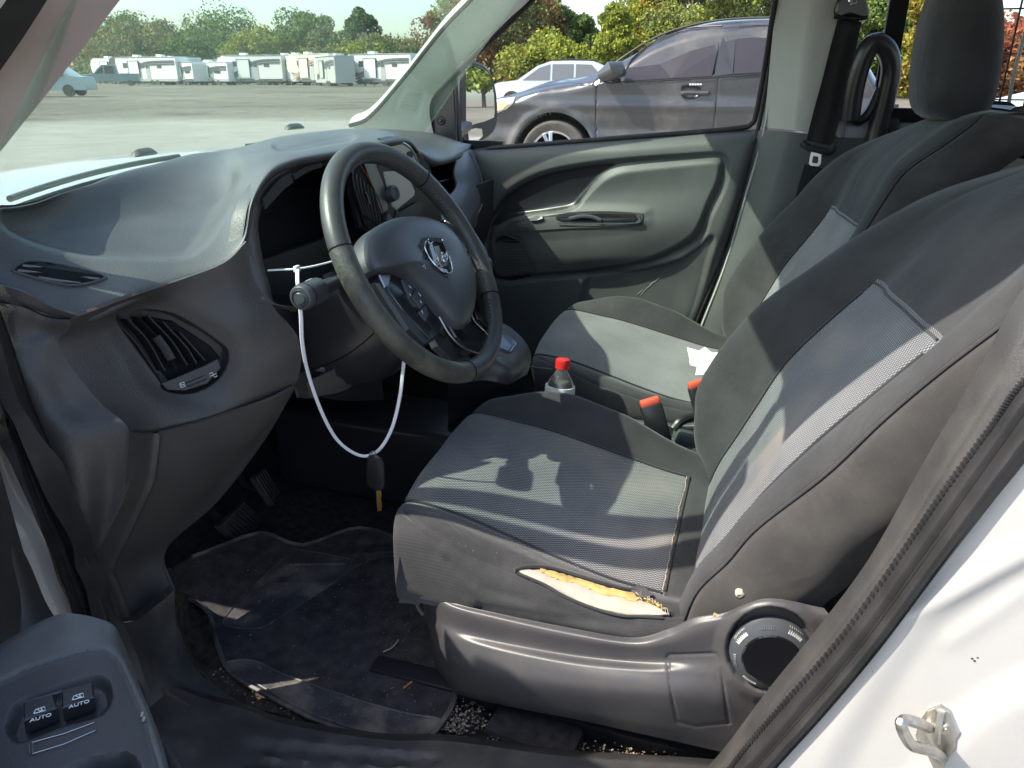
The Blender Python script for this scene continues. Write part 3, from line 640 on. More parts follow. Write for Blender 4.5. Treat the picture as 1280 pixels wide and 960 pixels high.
Gfc = dent(Gfc, [(140, 400), (158, 384), (200, 379), (250, 400), (288, 432), (288, 462), (262, 488), (225, 498), (190, 486), (165, 445)], .006, 14)
Gfc = dent(Gfc, sock, .034, 5)
face = sheet('lower_face', Gfc, MT['dash2'], dash, .005)
# outboard air vent: fins that stand across the socket
ax = hitn(Gfc, 130, 440); dp = W(0, .022, 0)
av = pplate('air_vent', Gfc, [(158, 404), (186, 396), (215, 401), (262, 432), (275, 447), (212, 478), (200, 462)], .004, MT['dark'], dash, label='round-cornered air vent at the driver end of the dashboard')
def sfront(px, py, back=0.0):            # point on the mouth plane of the vent
    P0, P1, P2 = hit(Gfc, 146, 400), hit(Gfc, 290, 440), hit(Gfc, 205, 492)
    n = np.cross(P1 - P0, P2 - P0); r = ray(px, py); t = ((P0 - CAM) @ n) / (r @ n); return CAM + r * t + W(.0, .012 + back, -.002)
for k, (a, m_, b) in enumerate((((156, 404), (178, 428), (204, 466)), ((167, 398), (192, 424), (214, 463)), ((180, 395), (207, 424), (228, 460)), ((194, 395), (223, 426), (242, 456)), ((212, 402), (240, 432), (254, 454)), ((232, 414), (252, 436), (264, 450)))):
    P = cr(np.array([sfront(*a), sfront(*m_), sfront(*b)]), 10); Q = P + W(.006, .020, -.004)
    V = np.concatenate([P, Q]); n = len(P); T = np.array([.0012, 0, 0]); V = np.concatenate([V + T, V - T])
    Fs = [];
    for i in range(n - 1):
        a_, b_, c_, d_ = i, i + 1, n + i + 1, n + i; o_ = 2 * n
        Fs += [(a_, b_, c_, d_), (a_ + o_, d_ + o_, c_ + o_, b_ + o_), (a_, a_ + o_, b_ + o_, b_), (d_, c_, c_ + o_, d_ + o_)]
    fin = mk('slat', V, Fs, MT['smooth'], av, smooth=False)
    tube('slat_edge', P, .0012, MT['plastic'], fin, 6) if k != 2 else None
q0, q1 = sfront(199, 420, -.006), sfront(218, 448, -.006)
tab = tube('vent_tab', [q0, (q0 + q1) / 2 + W(0, -.002, 0), q1], .0045, MT['plastic'], av, 8, flat=1.6)
tab2 = plate('vent_control_panel', [sfront(*p, -.004) for p in ((206, 478), (222, 472), (262, 455), (277, 447), (281, 458), (264, 478), (236, 487), (214, 486))], .006, MT['plastic'], av)
q0, q1 = sfront(234, 480, -.010), sfront(258, 470, -.010)
tube('thumb_slider', [q0, q1], .0048, MT['plastic'], tab2, 8)
def sline(pts): return [sfront(a, b, -.0125) for a, b in pts]
for pts in (((224, 478), (229, 476), (231, 481), (226, 483), (224, 478)), ((225, 480), (230, 479)), ((261, 466), (264, 464), (267, 467), (270, 465)), ((262, 469), (265, 467), (268, 470), (271, 468))):
    tube('printed_symbol', sline(pts), .0006, MT['print'], tab2, 5)
# ---- end cap facing the door
Gec = grid([[X(-60, 345, -.846), X(20, 362, -.825), X(60, 382, -.80), X(98, 395, -.788)], [X(-30, 400, -.846), X(15, 410, -.830), X(50, 412, -.805), X(84, 414, -.79)], [X(5, 440, -.846), X(25, 440, -.833), X(52, 432, -.812), X(73, 430, -.795)],
    [X(20, 470, -.846), X(45, 475, -.833), X(70, 470, -.81), X(94, 465, -.789)], [X(32, 505, -.846), X(62, 512, -.833), X(95, 508, -.805), X(127, 505, -.784)], [X(48, 540, -.846), X(85, 548, -.833), X(128, 545, -.802), X(162, 540, -.779)], [X(75, 595, -.846), X(105, 605, -.833), X(135, 607, -.80), X(161, 606, -.788)],
    [X(105, 665, -.85), X(115, 670, -.83), X(124, 673, -.812), X(135, 667, -.80)], [X(118, 705, -.85), X(120, 705, -.833), X(122, 705, -.83), X(124, 702, -.815)], [X(135, 760, -.85), X(138, 760, -.833), X(142, 760, -.83), X(146, 762, -.815)], [X(150, 800, -.85), X(156, 802, -.833), X(162, 802, -.825), X(168, 800, -.81)]], 40, 110)
Gec = crease(Gec, [(0, 377), (40, 388), (62, 397), (92, 400)], .004, 3)
ec = sheet('end_cap', Gec, MT['dash2'], dash, .005)
pline('cap_seam', Gec, [(0, 377), (30, 383), (60, 396), (88, 398)], .0009, MT['dark'], ec, samples=12)
# ---- knee panel
Gkn = grid([[X(166, 541, -.79), X(197, 541, -.735), X(262, 524, -.665), X(330, 503, -.60), X(368, 484, -.545)],
    [X(164, 570, -.79), X(194, 572, -.738), X(258, 560, -.665), X(315, 545, -.60), X(352, 510, -.555)],
    [X(158, 610, -.79), X(188, 604, -.742), X(245, 600, -.67), X(290, 580, -.61), X(325, 555, -.565)],
    [X(133, 665, -.80), X(166, 652, -.752), X(212, 650, -.69), X(245, 640, -.64), X(268, 628, -.61)],
    [X(118, 700, -.812), X(137, 711, -.768), X(172, 706, -.715), X(195, 697, -.685), X(205, 688, -.67)],
    [X(130, 735, -.81), X(150, 750, -.77), X(182, 748, -.72), X(208, 745, -.69), X(217, 741, -.68)],
    [X(150, 795, -.81), X(168, 797, -.78), X(172, 790, -.765), X(180, 785, -.755), X(190, 775, -.745)]], 100, 110)
Gkn = crease(Gkn, [(197, 545), (190, 600), (166, 652), (137, 711), (168, 795)], -.005, 3.2)
kn = sheet('knee_panel', Gkn, MT['dash2'], dash, .005)
sheet('knee_panel_return', grid([[X(368, 484, -.545), X(368, 484, -.545) + W(.03, .12, .02)], [X(325, 555, -.565), X(325, 555, -.565) + W(.05, .12, .02)], [X(268, 628, -.61), X(268, 628, -.61) + W(.05, .10, .02)], [X(205, 688, -.67), X(205, 688, -.67) + W(.04, .10, .02)], [X(217, 741, -.68), X(217, 741, -.68) + W(.03, .08, .02)]], 8, 40), MT['plastic'], kn, .004)
# ---- binnacle: outer ring, inner ring, dark dial face
ro = [Y(342, 384, .250), Y(324, 352, .268), Y(312, 315, .284), Y(309, 284, .296), Y(316, 254, .302), Y(334, 226, .305), Y(361, 209, .31), Y(400, 199, .312), Y(440, 192, .31), Y(480, 205, .31), Y(500, 250, .30), Y(480, 330, .28), Y(420, 380, .26)]
ri = [Y(352, 383, .30), Y(337, 355, .305), Y(327, 315, .31), Y(323, 280, .315), Y(330, 252, .32), Y(345, 232, .325), Y(370, 217, .33), Y(405, 207, .335), Y(440, 204, .34), Y(470, 215, .34), Y(488, 250, .33), Y(470, 325, .31), Y(420, 375, .30)]
rb = [p * .78 + np.mean(ri, 0) * .22 + W(.012, .07, -.018) for p in ri]
A1, A2, A3 = (smooth_poly3(q, 8) for q in (ro, ri, rb)); A1 = np.vstack([A1, A1[:1]]); A2 = np.vstack([A2, A2[:1]]); A3 = np.vstack([A3, A3[:1]])
A1 = A1 * .97 + np.mean(ro, 0) * .03; wl = np.clip((1.10 - A1[:, 2:3]) / .05, 0, 1); Rg = np.array([A1 + (A1 - np.mean(ro, 0)) * W(1, 0, 1) * .07 * wl + W(0, .012, 0), A1, A1 * .5 + A2 * .5 + W(0, -.004, 0), A2])
bn = sheet('binnacle_ring', cr(Rg, 10), MT['ringp'], dash, .003, ref=(-.4, -.6, 1.1))
sheet('binnacle_funnel', np.array([A2, A2 * .5 + A3 * .5, A3]), MT['dark'], bn, .003, ref=(-.3, .1, 1.05))
plate('dial_face', A3[:-1][::3], .004, MT['dark'], bn, nrm=(0, -1, .2))
for pts in (((326, 289), (333, 297), (338, 306), (341, 315)), ((327, 316), (334, 317), (342, 316))):
    tube('dial_arc', cr(np.array([Y(a, b, .40) for a, b in pts]), 8), .0005, MT['print'], bn, 5)
c = Y(331, 298, .398)
for s_, px, py in (('0', 331, 298), ('2', 338, 309)): text('dial_number', s_, .010, Y(px, py, .397), (1, 0, 0), (0, .2, 1), MT['print'], bn)
sheet('binnacle_lip', grid([[Y(330, 250, .292), Y(332, 262, .30)], [Y(350, 226, .292), Y(354, 238, .30)], [Y(364, 218, .292), Y(367, 228, .30)]], 4, 16), MT['hub'], bn, .003)
sheet('binnacle_lip', grid([[Y(367, 219, .295), Y(369, 225, .30)], [Y(385, 209, .295), Y(387, 214, .30)], [Y(402, 204, .295), Y(403, 209, .30)]], 4, 16), MT['hub'], bn, .003)
# filler between binnacle, face and column
sheet('column_surround', grid([[Y(342, 384, .247), Y(400, 375, .30), Y(450, 340, .32)], [X(374, 428, -.53), Y(420, 440, .32), Y(470, 420, .34)], [X(370, 483, -.545) + W(.0, .02, 0), Y(420, 500, .33), Y(480, 500, .36)]], 30, 20), MT['smooth'], dash, .004)
sheet('under_dash_cover', grid([[X(367, 470, -.53), Y(410, 452, .26), Y(450, 446, .26), Y(480, 440, .27)], [X(372, 490, -.525), Y(400, 488, .26), Y(440, 470, .26), Y(470, 462, .27)], [X(374, 497, -.52), Y(392, 497, .27), Y(430, 480, .27), Y(465, 470, .28)]], 30, 14), MT['dash2'], dash, .004)
# lower mass of the dashboard behind wheel and over the footwell
Gm = grid([[W(x, y, z) for x in (-.52, -.25, .0, .3, .6, .80)] for y, z in ((.36, 1.00), (.37, .88), (.42, .76), (.55, .70), (.80, .72))], 40, 30)
sheet('lower_fascia', Gm, MT['plastic'], dash, .01, ref=(0, -.5, .8))
sheet('glovebox_fascia', grid([[W(.16, .36, 1.05), W(.3, .37, 1.04), W(.5, .39, 1.03), W(.66, .42, 1.02)], [W(.16, .40, .98), W(.3, .42, .97), W(.5, .44, .96), W(.66, .46, .95)], [W(.16, .34, .90), W(.3, .35, .89), W(.5, .37, .88), W(.70, .40, .88)], [W(.16, .40, .74), W(.3, .40, .73), W(.5, .42, .73), W(.70, .44, .74)]], 30, 30), MT['smooth'], dash, .006, ref=(0, -.5, .8))
box('pocket_back', (.46, .56, .98), (.76, .02, .30), MT['dark'], dash); box('dash_end_panel', (.85, .56, .96), (.02, .42, .30), MT['smooth'], dash); box('pocket_floor', (.46, .48, .86), (.76, .2, .02), MT['smooth'], dash)
# passenger end: bright crescent bolster beside the open pocket
Gb = grid([[Y(572, 194, .39), Y(581, 190, .395), Y(588, 187, .41), Y(593, 188, .43)], [Y(568, 215, .38), Y(586, 210, .375), Y(597, 212, .39), Y(603, 220, .42)], [Y(571, 230, .37), Y(590, 230, .36), Y(601, 232, .375), Y(606, 240, .41)],
    [Y(566, 240, .36), Y(586, 247, .345), Y(600, 250, .36), Y(606, 250, .40)], [Y(557, 247, .35), Y(575, 262, .33), Y(592, 268, .34), Y(601, 268, .38)], [Y(545, 252, .35), Y(560, 275, .31), Y(577, 285, .32), Y(590, 290, .36)], [Y(520, 258, .36), Y(535, 285, .31), Y(552, 300, .31), Y(565, 305, .35)]], 40, 60)
sheet('end_bolster', Gb, MT['bol'], dash, .006)
tube('bolster_trim', [Y(586, 190, .40), Y(596, 205, .385), Y(602, 225, .375), Y(604, 245, .37), Y(600, 262, .36), Y(592, 272, .36)], .0022, MT['satin'], dash, 6, samples=24)
# ---- centre stack: panel, vent, screen, knobs
def S(px, py, d=0): return Y(px, py, .315 - d)
stack = plate('centre_stack', [S(*p) for p in ((436, 196), (470, 182), (505, 182), (530, 205), (545, 240), (548, 280), (520, 300), (470, 305), (445, 285), (434, 240))], .012, MT['smooth'], dash, nrm=(0, -1, .25), bevel=.004)
plate('stack_vent', [S(*p, .014) for p in ((438, 205), (448, 206), (452, 211), (478, 270), (479, 284), (468, 293), (455, 282), (441, 245))], .002, MT['dark'], stack, nrm=(0, -1, .25))
for k in range(7):
    a = k / 6; tube('slat', [S(441 + 4.5 * k, 213 + 4.2 * k, .018), S(443 + 5.0 * k, 232 + 5 * k, .020), S(454 + 3.6 * k, 268 + 2.3 * k, .018)], .0013, MT['plastic'], stack, 6, flat=2.2, samples=8)
tube('bright_vent_tab', [S(457, 240, .024), S(462, 255, .024)], .0022, MT['satin'], stack, 6)
tube('red_brown_trim', [S(450, 206, .016), S(462, 226, .016), S(476, 258, .016), S(482, 282, .016)], .0022, mat('red_brown_trim', (.16, .035, .022), .35), stack, 6, samples=12)
plate('silver_bezel', [S(*p, .014) for p in ((454, 205), (468, 205), (480, 236), (484, 262), (476, 268), (470, 250))], .003, MT['satin'], stack, nrm=(0, -1, .25))
plate('touch_screen', [S(*p, .015) for p in ((478, 215), (492, 214), (511, 226), (517, 240), (516, 245), (494, 263), (489, 258))], .004, MT['screen'], stack, nrm=(0, -1, .25), label='dusty pale-reflecting touch screen')
plate('button_strip', [S(*p, .016) for p in ((494, 268), (522, 252), (528, 255), (527, 264), (500, 280))], .004, MT['hub'], stack, nrm=(0, -1, .25))
plate('screen_frame', [S(*p, .013) for p in ((470, 207), (480, 207), (492, 262), (492, 285), (486, 288), (480, 262))], .003, MT['plastic'], stack, nrm=(0, -1, .25))
lathe('volume_knob', [(.017, 0), (.0175, .006), (.016, .018), (.0155, .020), (.011, .0205), (.010, .018), (.001, .018)], MT['hub'], stack, S(485, 243, .014), (-.15, -1, .25))
lathe('small_knob', [(.010, 0), (.010, .010), (.008, .012), (.001, .012)], MT['hub'], stack, S(482, 275, .014), (-.15, -1, .25))
# top pod of the stack with its black rim
pod = plate('stack_top_vent', [S(*p, .012) for p in ((484, 180), (500, 179), (511, 184), (518, 196), (523, 206), (517, 206), (500, 190), (484, 186))], .004, MT['screen'], stack, nrm=(0, -1, .25))
tube('pod_rim', [S(478, 181, .016), S(492, 176.5, .016), S(506, 180, .016), S(516, 190, .016), S(523, 206, .016)], .0028, MT['satin'], stack, 8, samples=20)
tube('pod_black_outline', [S(474, 176, .006), S(492, 172.5, .006), S(508, 177, .006), S(522, 192, .006), S(534, 215, .006)], .0055, MT['gloss'], stack, 8, samples=20)  # gloss black outline round the pod
plate('round_badge', [S(512 + 3.6 * math.cos(t), 194 + 5 * math.sin(t), .018) for t in np.linspace(0, 6.28, 12, endpoint=False)], .002, MT['smooth'], stack, nrm=(0, -1, .25))
# ================================================================== STEERING WHEEL
TL = math.radians(29.9); wc = W(-.380, .068, 1.012)
wu = W(math.cos(-.028), math.sin(-.028), 0); wn = np.cross(wu, W(0, math.sin(TL), math.cos(TL))); wv = np.cross(W(0, 0, 0) + (-wn if wn[1] > 0 else wn), wu)
wn = wn if wn[1] < 0 else -wn; wv = W(0, math.sin(TL), math.cos(TL))
def WP(px, py, h=0.0):
    r = ray(px, py); o = wc + wn * h; return CAM + r * (((o - CAM) @ wn) / (r @ wn))
def WQ(a, b, h=0.0): return wc + wu * a + wv * b + wn * h
wheel = thing('steering_wheel', 'black leather steering wheel with ram head badge and scuffed lower left rim', 'steering wheel', tuple(wc))
RR, rr = .1990, .0174
def arc(a0, a1, n=60): return [WQ(RR * math.cos(t), RR * math.sin(t)) for t in np.linspace(math.radians(a0), math.radians(a1), n)]
def ang(px, py): P = WP(px, py) - wc; return math.degrees(math.atan2(P @ wv, P @ wu))
aL = ang(438, 315) % 360; aB = ang(585, 470) % 360; aR = ang(606, 366) % 360 - 360; aT = ang(527, 222)
V, Fs = tubeVF(arc(aT, aL, 90), rr, 18, up=wn); mk('rim_grip', V, Fs, MT['leather'], wheel, 'upper leather of the rim', 'auto')
V, Fs = tubeVF(arc(aL, aB, 70), rr * 1.03, 18, up=wn); mk('rim_grip', V, Fs, MT['worn'], wheel, 'scuffed and dirty lower left leather of the rim', 'auto')
V, Fs = tubeVF(arc(aB, aR + 360, 40), rr * .99, 18, up=wn); mk('rim_grip', V, Fs, MT['leather'], wheel, None, 'auto')
V, Fs = tubeVF(arc(aR, aT, 60), rr, 18, up=wn); mk('rim_grip', V, Fs, MT['leather'], wheel, 'right side leather of the rim with perforated inner face', 'auto')
for a in (aT, aL, aB, aR):
    t = math.radians(a); c = WQ(RR * math.cos(t), RR * math.sin(t)); e1 = wu * math.cos(t) + wv * math.sin(t)
    ring = [c + (e1 * math.cos(q) + wn * math.sin(q)) * (rr * 1.035) for q in np.linspace(0, 2 * math.pi, 24, endpoint=False)]
    tube('rim_seam', ring, .0011, MT['dark'], wheel, 6, closed=True)
# zig-zag stitching on the inner face of the rim
for a0, a1 in ((aR + 3, aT - 2), (aT + 2, 110), (aR - 22, aR - 3)):
    P = []
    for i, t in enumerate(np.arange(math.radians(a0), math.radians(a1), .022)):
        q = math.radians(198 + (9 if i % 2 else -9)); e1 = wu * math.cos(t) + wv * math.sin(t)
        P.append(WQ(RR * math.cos(t), RR * math.sin(t)) + (e1 * math.cos(q) - wn * math.sin(q)) * rr * 1.01)
    if len(P) > 3: tube('stitching', P, .0008, MT['thread'] if False else MT['hub'], wheel, 5)
# hub cover
ho = [(461, 299), (466, 289), (476, 280), (490, 273), (508, 270), (529, 271), (550, 279), (566, 294), (578, 314), (588, 338), (591, 362), (588, 390), (582, 405), (574, 412), (565, 410), (548, 391), (529, 367), (508, 347), (492, 340), (478, 339), (467, 336), (461, 318)]
HO = smooth_poly(ho, 4); O3 = np.array([WP(a, b, .002) for a, b in HO]); cc = WP(535, 330, .004)
Rh = []
for t, h in ((1.0, -.030), (1.0, -.006), (.985, .004), (.95, .010), (.86, .0165), (.74, .0205), (.58, .023), (.40, .0235), (.22, .0215), (.001, .021)):
    Rh.append([cc + (p - cc) * t + wn * (h - (p - cc) @ wv * .04) for p in np.vstack([O3, O3[:1]])])
Gh = np.array(Rh)
V = Gh[:, :-1].reshape(-1, 3); n_ = Gh.shape[1] - 1; Fs = []
for i in range(len(Gh) - 1):
    for j in range(n_): a, b = i * n_ + j, i * n_ + (j + 1) % n_; Fs.append((a, b, b + n_, a + n_))
hub = mk('hub_cover', V, Fs, MT['hub'], wheel, 'smooth charcoal airbag cover', 'auto')
pline('hub_crease', Gh, [(470, 336), (476, 320), (490, 300), (510, 287), (528, 280)], .0008, MT['hub'], hub, samples=14)
# badge: shield with a stylised horned head
sh = [(529, 309), (533, 301), (540, 297), (551, 301), (556, 309), (560, 322), (563, 340), (558, 342), (551, 340), (541, 331), (533, 320)]
pplate('badge_socket', Gh, [((a - 547) * 1.22 + 546, (b - 319) * 1.2 + 319) for a, b in sh], .0012, MT['smooth'], hub)
bd = pplate('shield_badge', Gh, sh, .0024, MT['gloss'], hub, bevel=.0006)
tube('shield_rim', smooth_poly(np.array([hit(Gh, *p) + wn * .003 for p in sh]), 3), .0015, MT['chrome'], hub, 8, closed=True)
# keep the badge one level down the tree: its pieces are sub-parts of the wheel's badge
badge = bd
def bp_(px, py, h=.0034): return hit(Gh, px, py) + wn * h
def bpoly(name, poly, h0, h, m):
    P = [hit(Gh, a, b) + wn * h0 for a, b in poly]; return plate(name, P, h, m, hub, nrm=wn, bevel=.0003, below=0)
bpoly('badge_field', [(532, 310), (535, 303), (541, 300), (549, 303), (553, 310), (557, 323), (559, 337), (552, 336), (543, 328), (536, 319)], .0022, .0003, MT['dark'])
for pts in (((540, 303), (536, 306), (535, 311), (538, 317), (542, 320), (543, 316), (540, 312)), ((546, 304), (552, 308), (556, 316), (557, 325), (554, 328), (551, 323), (550, 317))):
    tube('ram_horn', cr(np.array([bp_(*p) for p in pts]), 20), .0012, MT['chrome'], hub, 8)
bpoly('ram_head', [(541, 309), (546, 308), (549, 315), (551, 324), (552, 334), (549, 334), (546, 327), (543, 318)], .0024, .0016, MT['chrome'])
for pts in (((544, 313), (546, 317)), ((549, 329), (548, 333))): tube('badge_groove', [bp_(*p, .0044) for p in pts], .0006, MT['dark'], hub, 5)
for px, py in ((530, 334), (557, 295), (578, 364)): tube('small_print', [hit(Gh, px - 2, py) + wn * .0003, hit(Gh, px, py - 3) + wn * .0003, hit(Gh, px + 2, py + 2) + wn * .0003], .0004, MT['print'], hub, 5)
# spokes
def wplate(name, poly, h0, h, m, parent, **k): return plate(name, [WP(a, b, h0) for a, b in poly], h, m, parent, nrm=wn, **k)
sp1 = wplate('spoke', [(462, 338), (478, 338), (506, 344), (534, 370), (552, 398), (545, 408), (535, 428), (518, 440), (497, 420), (474, 385), (458, 360)], -.030, .022, MT['smooth'], wheel, bevel=.005)
wplate('gloss_insert', [(476, 342), (492, 341), (508, 350), (530, 372), (549, 399), (541, 405), (534, 425), (523, 411), (500, 386), (484, 364)], -.009, .003, MT['gloss'], sp1)
wplate('pale_insert', [(473, 344), (488, 343), (485, 357), (480, 360)], -.006, .002, MT['satin'], sp1)
bt = [[(501, 350), (509, 351), (517, 360), (512, 372), (506, 364)], [(518, 361), (525, 366), (531, 380), (524, 386), (513, 373)], [(507, 366), (511, 374), (520, 385), (517, 384), (509, 373)], [(524, 388), (531, 382), (535, 394), (531, 402), (522, 391)]]
for q in bt:
    b_ = wplate('button', q, -.005, .003, MT['hub'], sp1)
for a, b in (((511, 357), (514, 360)), ((523, 366), (526, 370)), ((512, 367), (514, 370)), ((525, 375), (527, 379)), ((527, 388), (529, 392))):
    tube('button_mark', [WP(*a, .0), WP(*b, .0)], .0006, MT['print'], sp1, 5)
sp2 = wplate('spoke', [(550, 277), (562, 277), (584, 296), (598, 318), (606, 345), (600, 352), (590, 340), (575, 305)], -.030, .022, MT['smooth'], wheel, bevel=.004)
for q in ([(553, 280), (561, 280), (570, 288), (575, 301), (564, 293)], [(571, 289), (584, 303), (590, 313), (583, 315), (576, 302)]): wplate('button', q, -.006, .003, MT['satin'] if False else MT['hub'], sp2)
tube('spoke_highlight_trim', [WP(556, 276, -.004), WP(573, 287, -.004), WP(588, 305, -.004), WP(595, 315, -.004)], .0016, MT['chrome'], sp2, 8, samples=16)
wplate('gloss_insert', [(585, 317), (594, 312), (597, 322), (588, 336)], -.006, .004, MT['gloss'], sp2)
# lower spokes: gloss black limbs edged with chrome
sp3 = wplate('lower_spoke', [(545, 396), (553, 393), (572, 420), (582, 430), (606, 438), (610, 448), (600, 452), (580, 446), (562, 425)], -.012, .014, MT['gloss'], wheel, bevel=.003)
tube('chrome_edge', cr(np.array([WP(*p, .004) for p in ((549, 396), (562, 418), (578, 434), (594, 441), (606, 444))]), 30), .0016, MT['satin'], sp3, 8)
sp4 = wplate('lower_spoke', [(586, 388), (592, 392), (600, 405), (618, 416), (618, 432), (608, 447), (600, 445), (606, 430), (606, 418), (590, 402)], -.012, .014, MT['gloss'], wheel, bevel=.003)
tube('chrome_edge', cr(np.array([WP(*p, .004) for p in ((588, 391), (594, 403), (608, 417), (610, 426), (606, 440), (598, 444))]), 30), .0018, MT['chrome'], sp4, 8)
wplate('spoke_web', [(572, 412), (586, 400), (604, 420), (603, 436), (590, 436), (578, 428)], -.034, .01, MT['plastic'], wheel, bevel=.002)
wplate('lower_web', [(538, 400), (546, 398), (572, 432), (584, 447), (560, 455), (540, 436), (532, 420)], -.040, .012, MT['leather'], wheel, bevel=.003)
# ================================================================== STEERING COLUMN
colm = thing('steering_column', 'black steering column shroud behind the wheel carrying the switch stalk', 'steering column', tuple(wc - wn * .12))
def cyl(name, a, b, ra, rb_, m, parent, n=24, sq=1.0, bev=0):
    a, b = np.array(a, float), np.array(b, float)
    V, Fs = tubeVF(np.array([a, a + (b - a) * .02, a + (b - a) * .5, b - (b - a) * .02, b]), [ra * .94, ra, (ra + rb_) / 2, rb_, rb_ * .94], n, flat=sq, up=wv)
    return mk(name, V, Fs, m, parent, None, 'auto')
cyl('column_collar', wc - wn * .03, wc - wn * .075, .055, .075, MT['smooth'], colm)
# shroud: egg-shaped loft widening to a lower chin
def sec(o, wx, up_, dn_, k=28):
    P = []
    for t in np.linspace(0, 2 * math.pi, k, endpoint=False):
        c_, s_ = math.cos(t), math.sin(t); P.append(wc - wn * o + wu * wx * math.copysign(abs(c_) ** .8, c_) + wv * ((up_ if s_ > 0 else dn_) * math.copysign(abs(s_) ** .8, s_)))
    return np.array(P + P[:1])
Sg = np.array([sec(.070, .062, .045, .085), sec(.075, .085, .060, .110), sec(.11, .098, .062, .135), sec(.17, .102, .06, .150), sec(.24, .10, .05, .14), sec(.33, .09, .04, .11)])
Sg = cr(Sg, 40)
shroud = sheet('shroud', Sg, MT['smooth'], colm, .003, ref=tuple(wc + W(-.5, -.5, 0)), N=None)
tube('shroud_parting_line', [Sg[i, 16] for i in range(2, 38)], .0012, MT['dark'], shroud, 6)
# browner, lighter outer lip of the lower shroud
sheet('shroud_lip', grid([[X(404, 344, -.475), X(415, 340, -.462), X(424, 342, -.45)], [X(413, 372, -.475), X(425, 370, -.46), X(437, 374, -.445)], [X(424, 402, -.47), X(437, 398, -.455), X(449, 402, -.44)], [X(438, 425, -.465), X(450, 424, -.45), X(460, 432, -.43)], [X(441, 440, -.46), X(453, 445, -.445), X(461, 450, -.425)], [X(436, 452, -.46), X(446, 462, -.445), X(452, 470, -.425)], [X(400, 470, -.47), X(415, 484, -.455), X(430, 488, -.44)], [X(378, 480, -.49), X(380, 494, -.48), X(390, 497, -.47)]], 10, 60), MT['dash2'], colm, .004)
ck = [X(394, 462, -.47), X(410, 450, -.455), X(436, 443, -.44), X(433, 450, -.44), X(408, 465, -.455)]
plate('tilt_lever', ck, .006, MT['hub'], colm, bevel=.002)
sheet('column_core', grid([[X(352, 392, -.46), X(390, 360, -.44), X(412, 345, -.43)], [X(360, 430, -.46), X(395, 420, -.44), X(425, 400, -.42)], [X(385, 452, -.46), X(405, 446, -.45), X(440, 436, -.43)]], 16, 16), MT['smooth'], colm, .004)
# stalk: barrel knob with round end button
s0 = X(375, 373, -.585); s1 = X(411, 357, -.50); d_ = (s1 - s0) / np.linalg.norm(s1 - s0)
stx = lathe('switch_stalk', [(.004, -.001), (.0165, .0), (.0185, .002), (.0195, .006), (.0200, .03), (.0200, .052), (.017, .056), (.013, .062), (.010, .12)], MT['hub'], colm, s0, d_, 32)
lathe('stalk_ring', [(.0198, .012), (.0205, .013), (.0205, .0155), (.0198, .0165)], MT['smooth'], stx, s0, d_, 32)
lathe('stalk_end_ring', [(.0135, .001), (.0135, -.0012), (.0125, -.0018), (.0118, .001)], MT['smooth'], stx, s0, d_, 32)
lathe('stalk_button', [(.0088, .002), (.0088, -.0020), (.0078, -.0030), (.001, -.0032)], MT['hub'], stx, s0, d_, 28)
rs, us, ns = basis(tuple(W(-.2, -.55, .8)), tuple(-d_))
for k, (al, rt, a_) in enumerate(((.035, 60, 0), (.040, 66, 1), (.045, 63, 0), (.036, 48, 1), (.046, 50, 0))):
    q = np.array(-d_); side = np.cross(d_, W(0, 0, 1)); side /= np.linalg.norm(side); up_ = np.cross(side, d_)
    cdir = lambda t: side * -math.cos(math.radians(t)) * -1 * -1 + up_ * math.sin(math.radians(t))
    c0 = s0 + d_ * al + cdir(rt + 180 * 0) * .0203; tube('stalk_mark', [c0, c0 + d_ * .0035, c0 + d_ * .0035 + np.cross(d_, cdir(rt)) * .002], .0005, MT['print'], stx, 5)
# ================================================================== WHITE CABLE TIE AND KEY
tie = thing('cable_tie', 'long white plastic cable tie looped from the switch stalk, hanging below the steering wheel', 'cable tie', tuple(X(372, 333, -.50)))
Lp = [X(372, 336, -.53), X(372, 352, -.565), X(376, 392, -.575), X(378, 430, -.57), X(386, 470, -.55), X(402, 515, -.53), X(420, 548, -.51), X(440, 565, -.495), (X(458, 570, -.485)), X(475, 561, -.475), X(490, 535, -.465), X(499, 500, -.455), X(503, 470, -.44), X(505, 440, -.42), X(500, 400, -.40)]
tube('tie_strap', Lp, .0030, MT['white_p'], tie, 8, samples=90, flat=.6)
tube('tie_tail', [X(335, 338, -.53), X(355, 337, -.525), X(372, 336, -.52), X(395, 332, -.50), X(425, 324, -.46), X(440, 318, -.45)], .0016, MT['white_p'], tie, 6, samples=24)
box('tie_head', tuple(X(371, 336, -.53)), (.012, .006, .010), MT['white_p'], tie, bevel=.0015)
key = thing('car_key', 'car key with black plastic head and brass blade, hanging from the white loop', 'key', tuple(X(468, 580, -.485)))
kc = lambda a, b: X(a, b, -.485)
kb = plate('key_head', [kc(*p) for p in smooth_poly([(459, 574), (462, 569), (472, 569), (479, 577), (481, 600), (479, 610), (470, 612), (460, 606), (457, 590)], 3)], .009, MT['smooth'], key, nrm=(-.8, -.5, .2), bevel=.003, smooth=True)
tube('key_head_edge', [kc(463, 572), kc(471, 571), kc(475, 580), kc(476, 598), kc(475, 610)], .0022, MT['hub'], kb, 8, samples=20)
plate('key_blade', [kc(*p) for p in ((470, 612), (476, 611), (477, 619), (476, 623), (477.5, 630), (477, 638), (472, 639), (471, 630))], .0022, MT['brass'], key, nrm=(-.8, -.5, .2), bevel=.0004)
tube('key_ring', [kc(466 + 4 * math.cos(t), 568 + 4 * math.sin(t)) for t in np.linspace(0, 6.28, 14, endpoint=False)], .0009, MT['steel'], key, 6, closed=True)
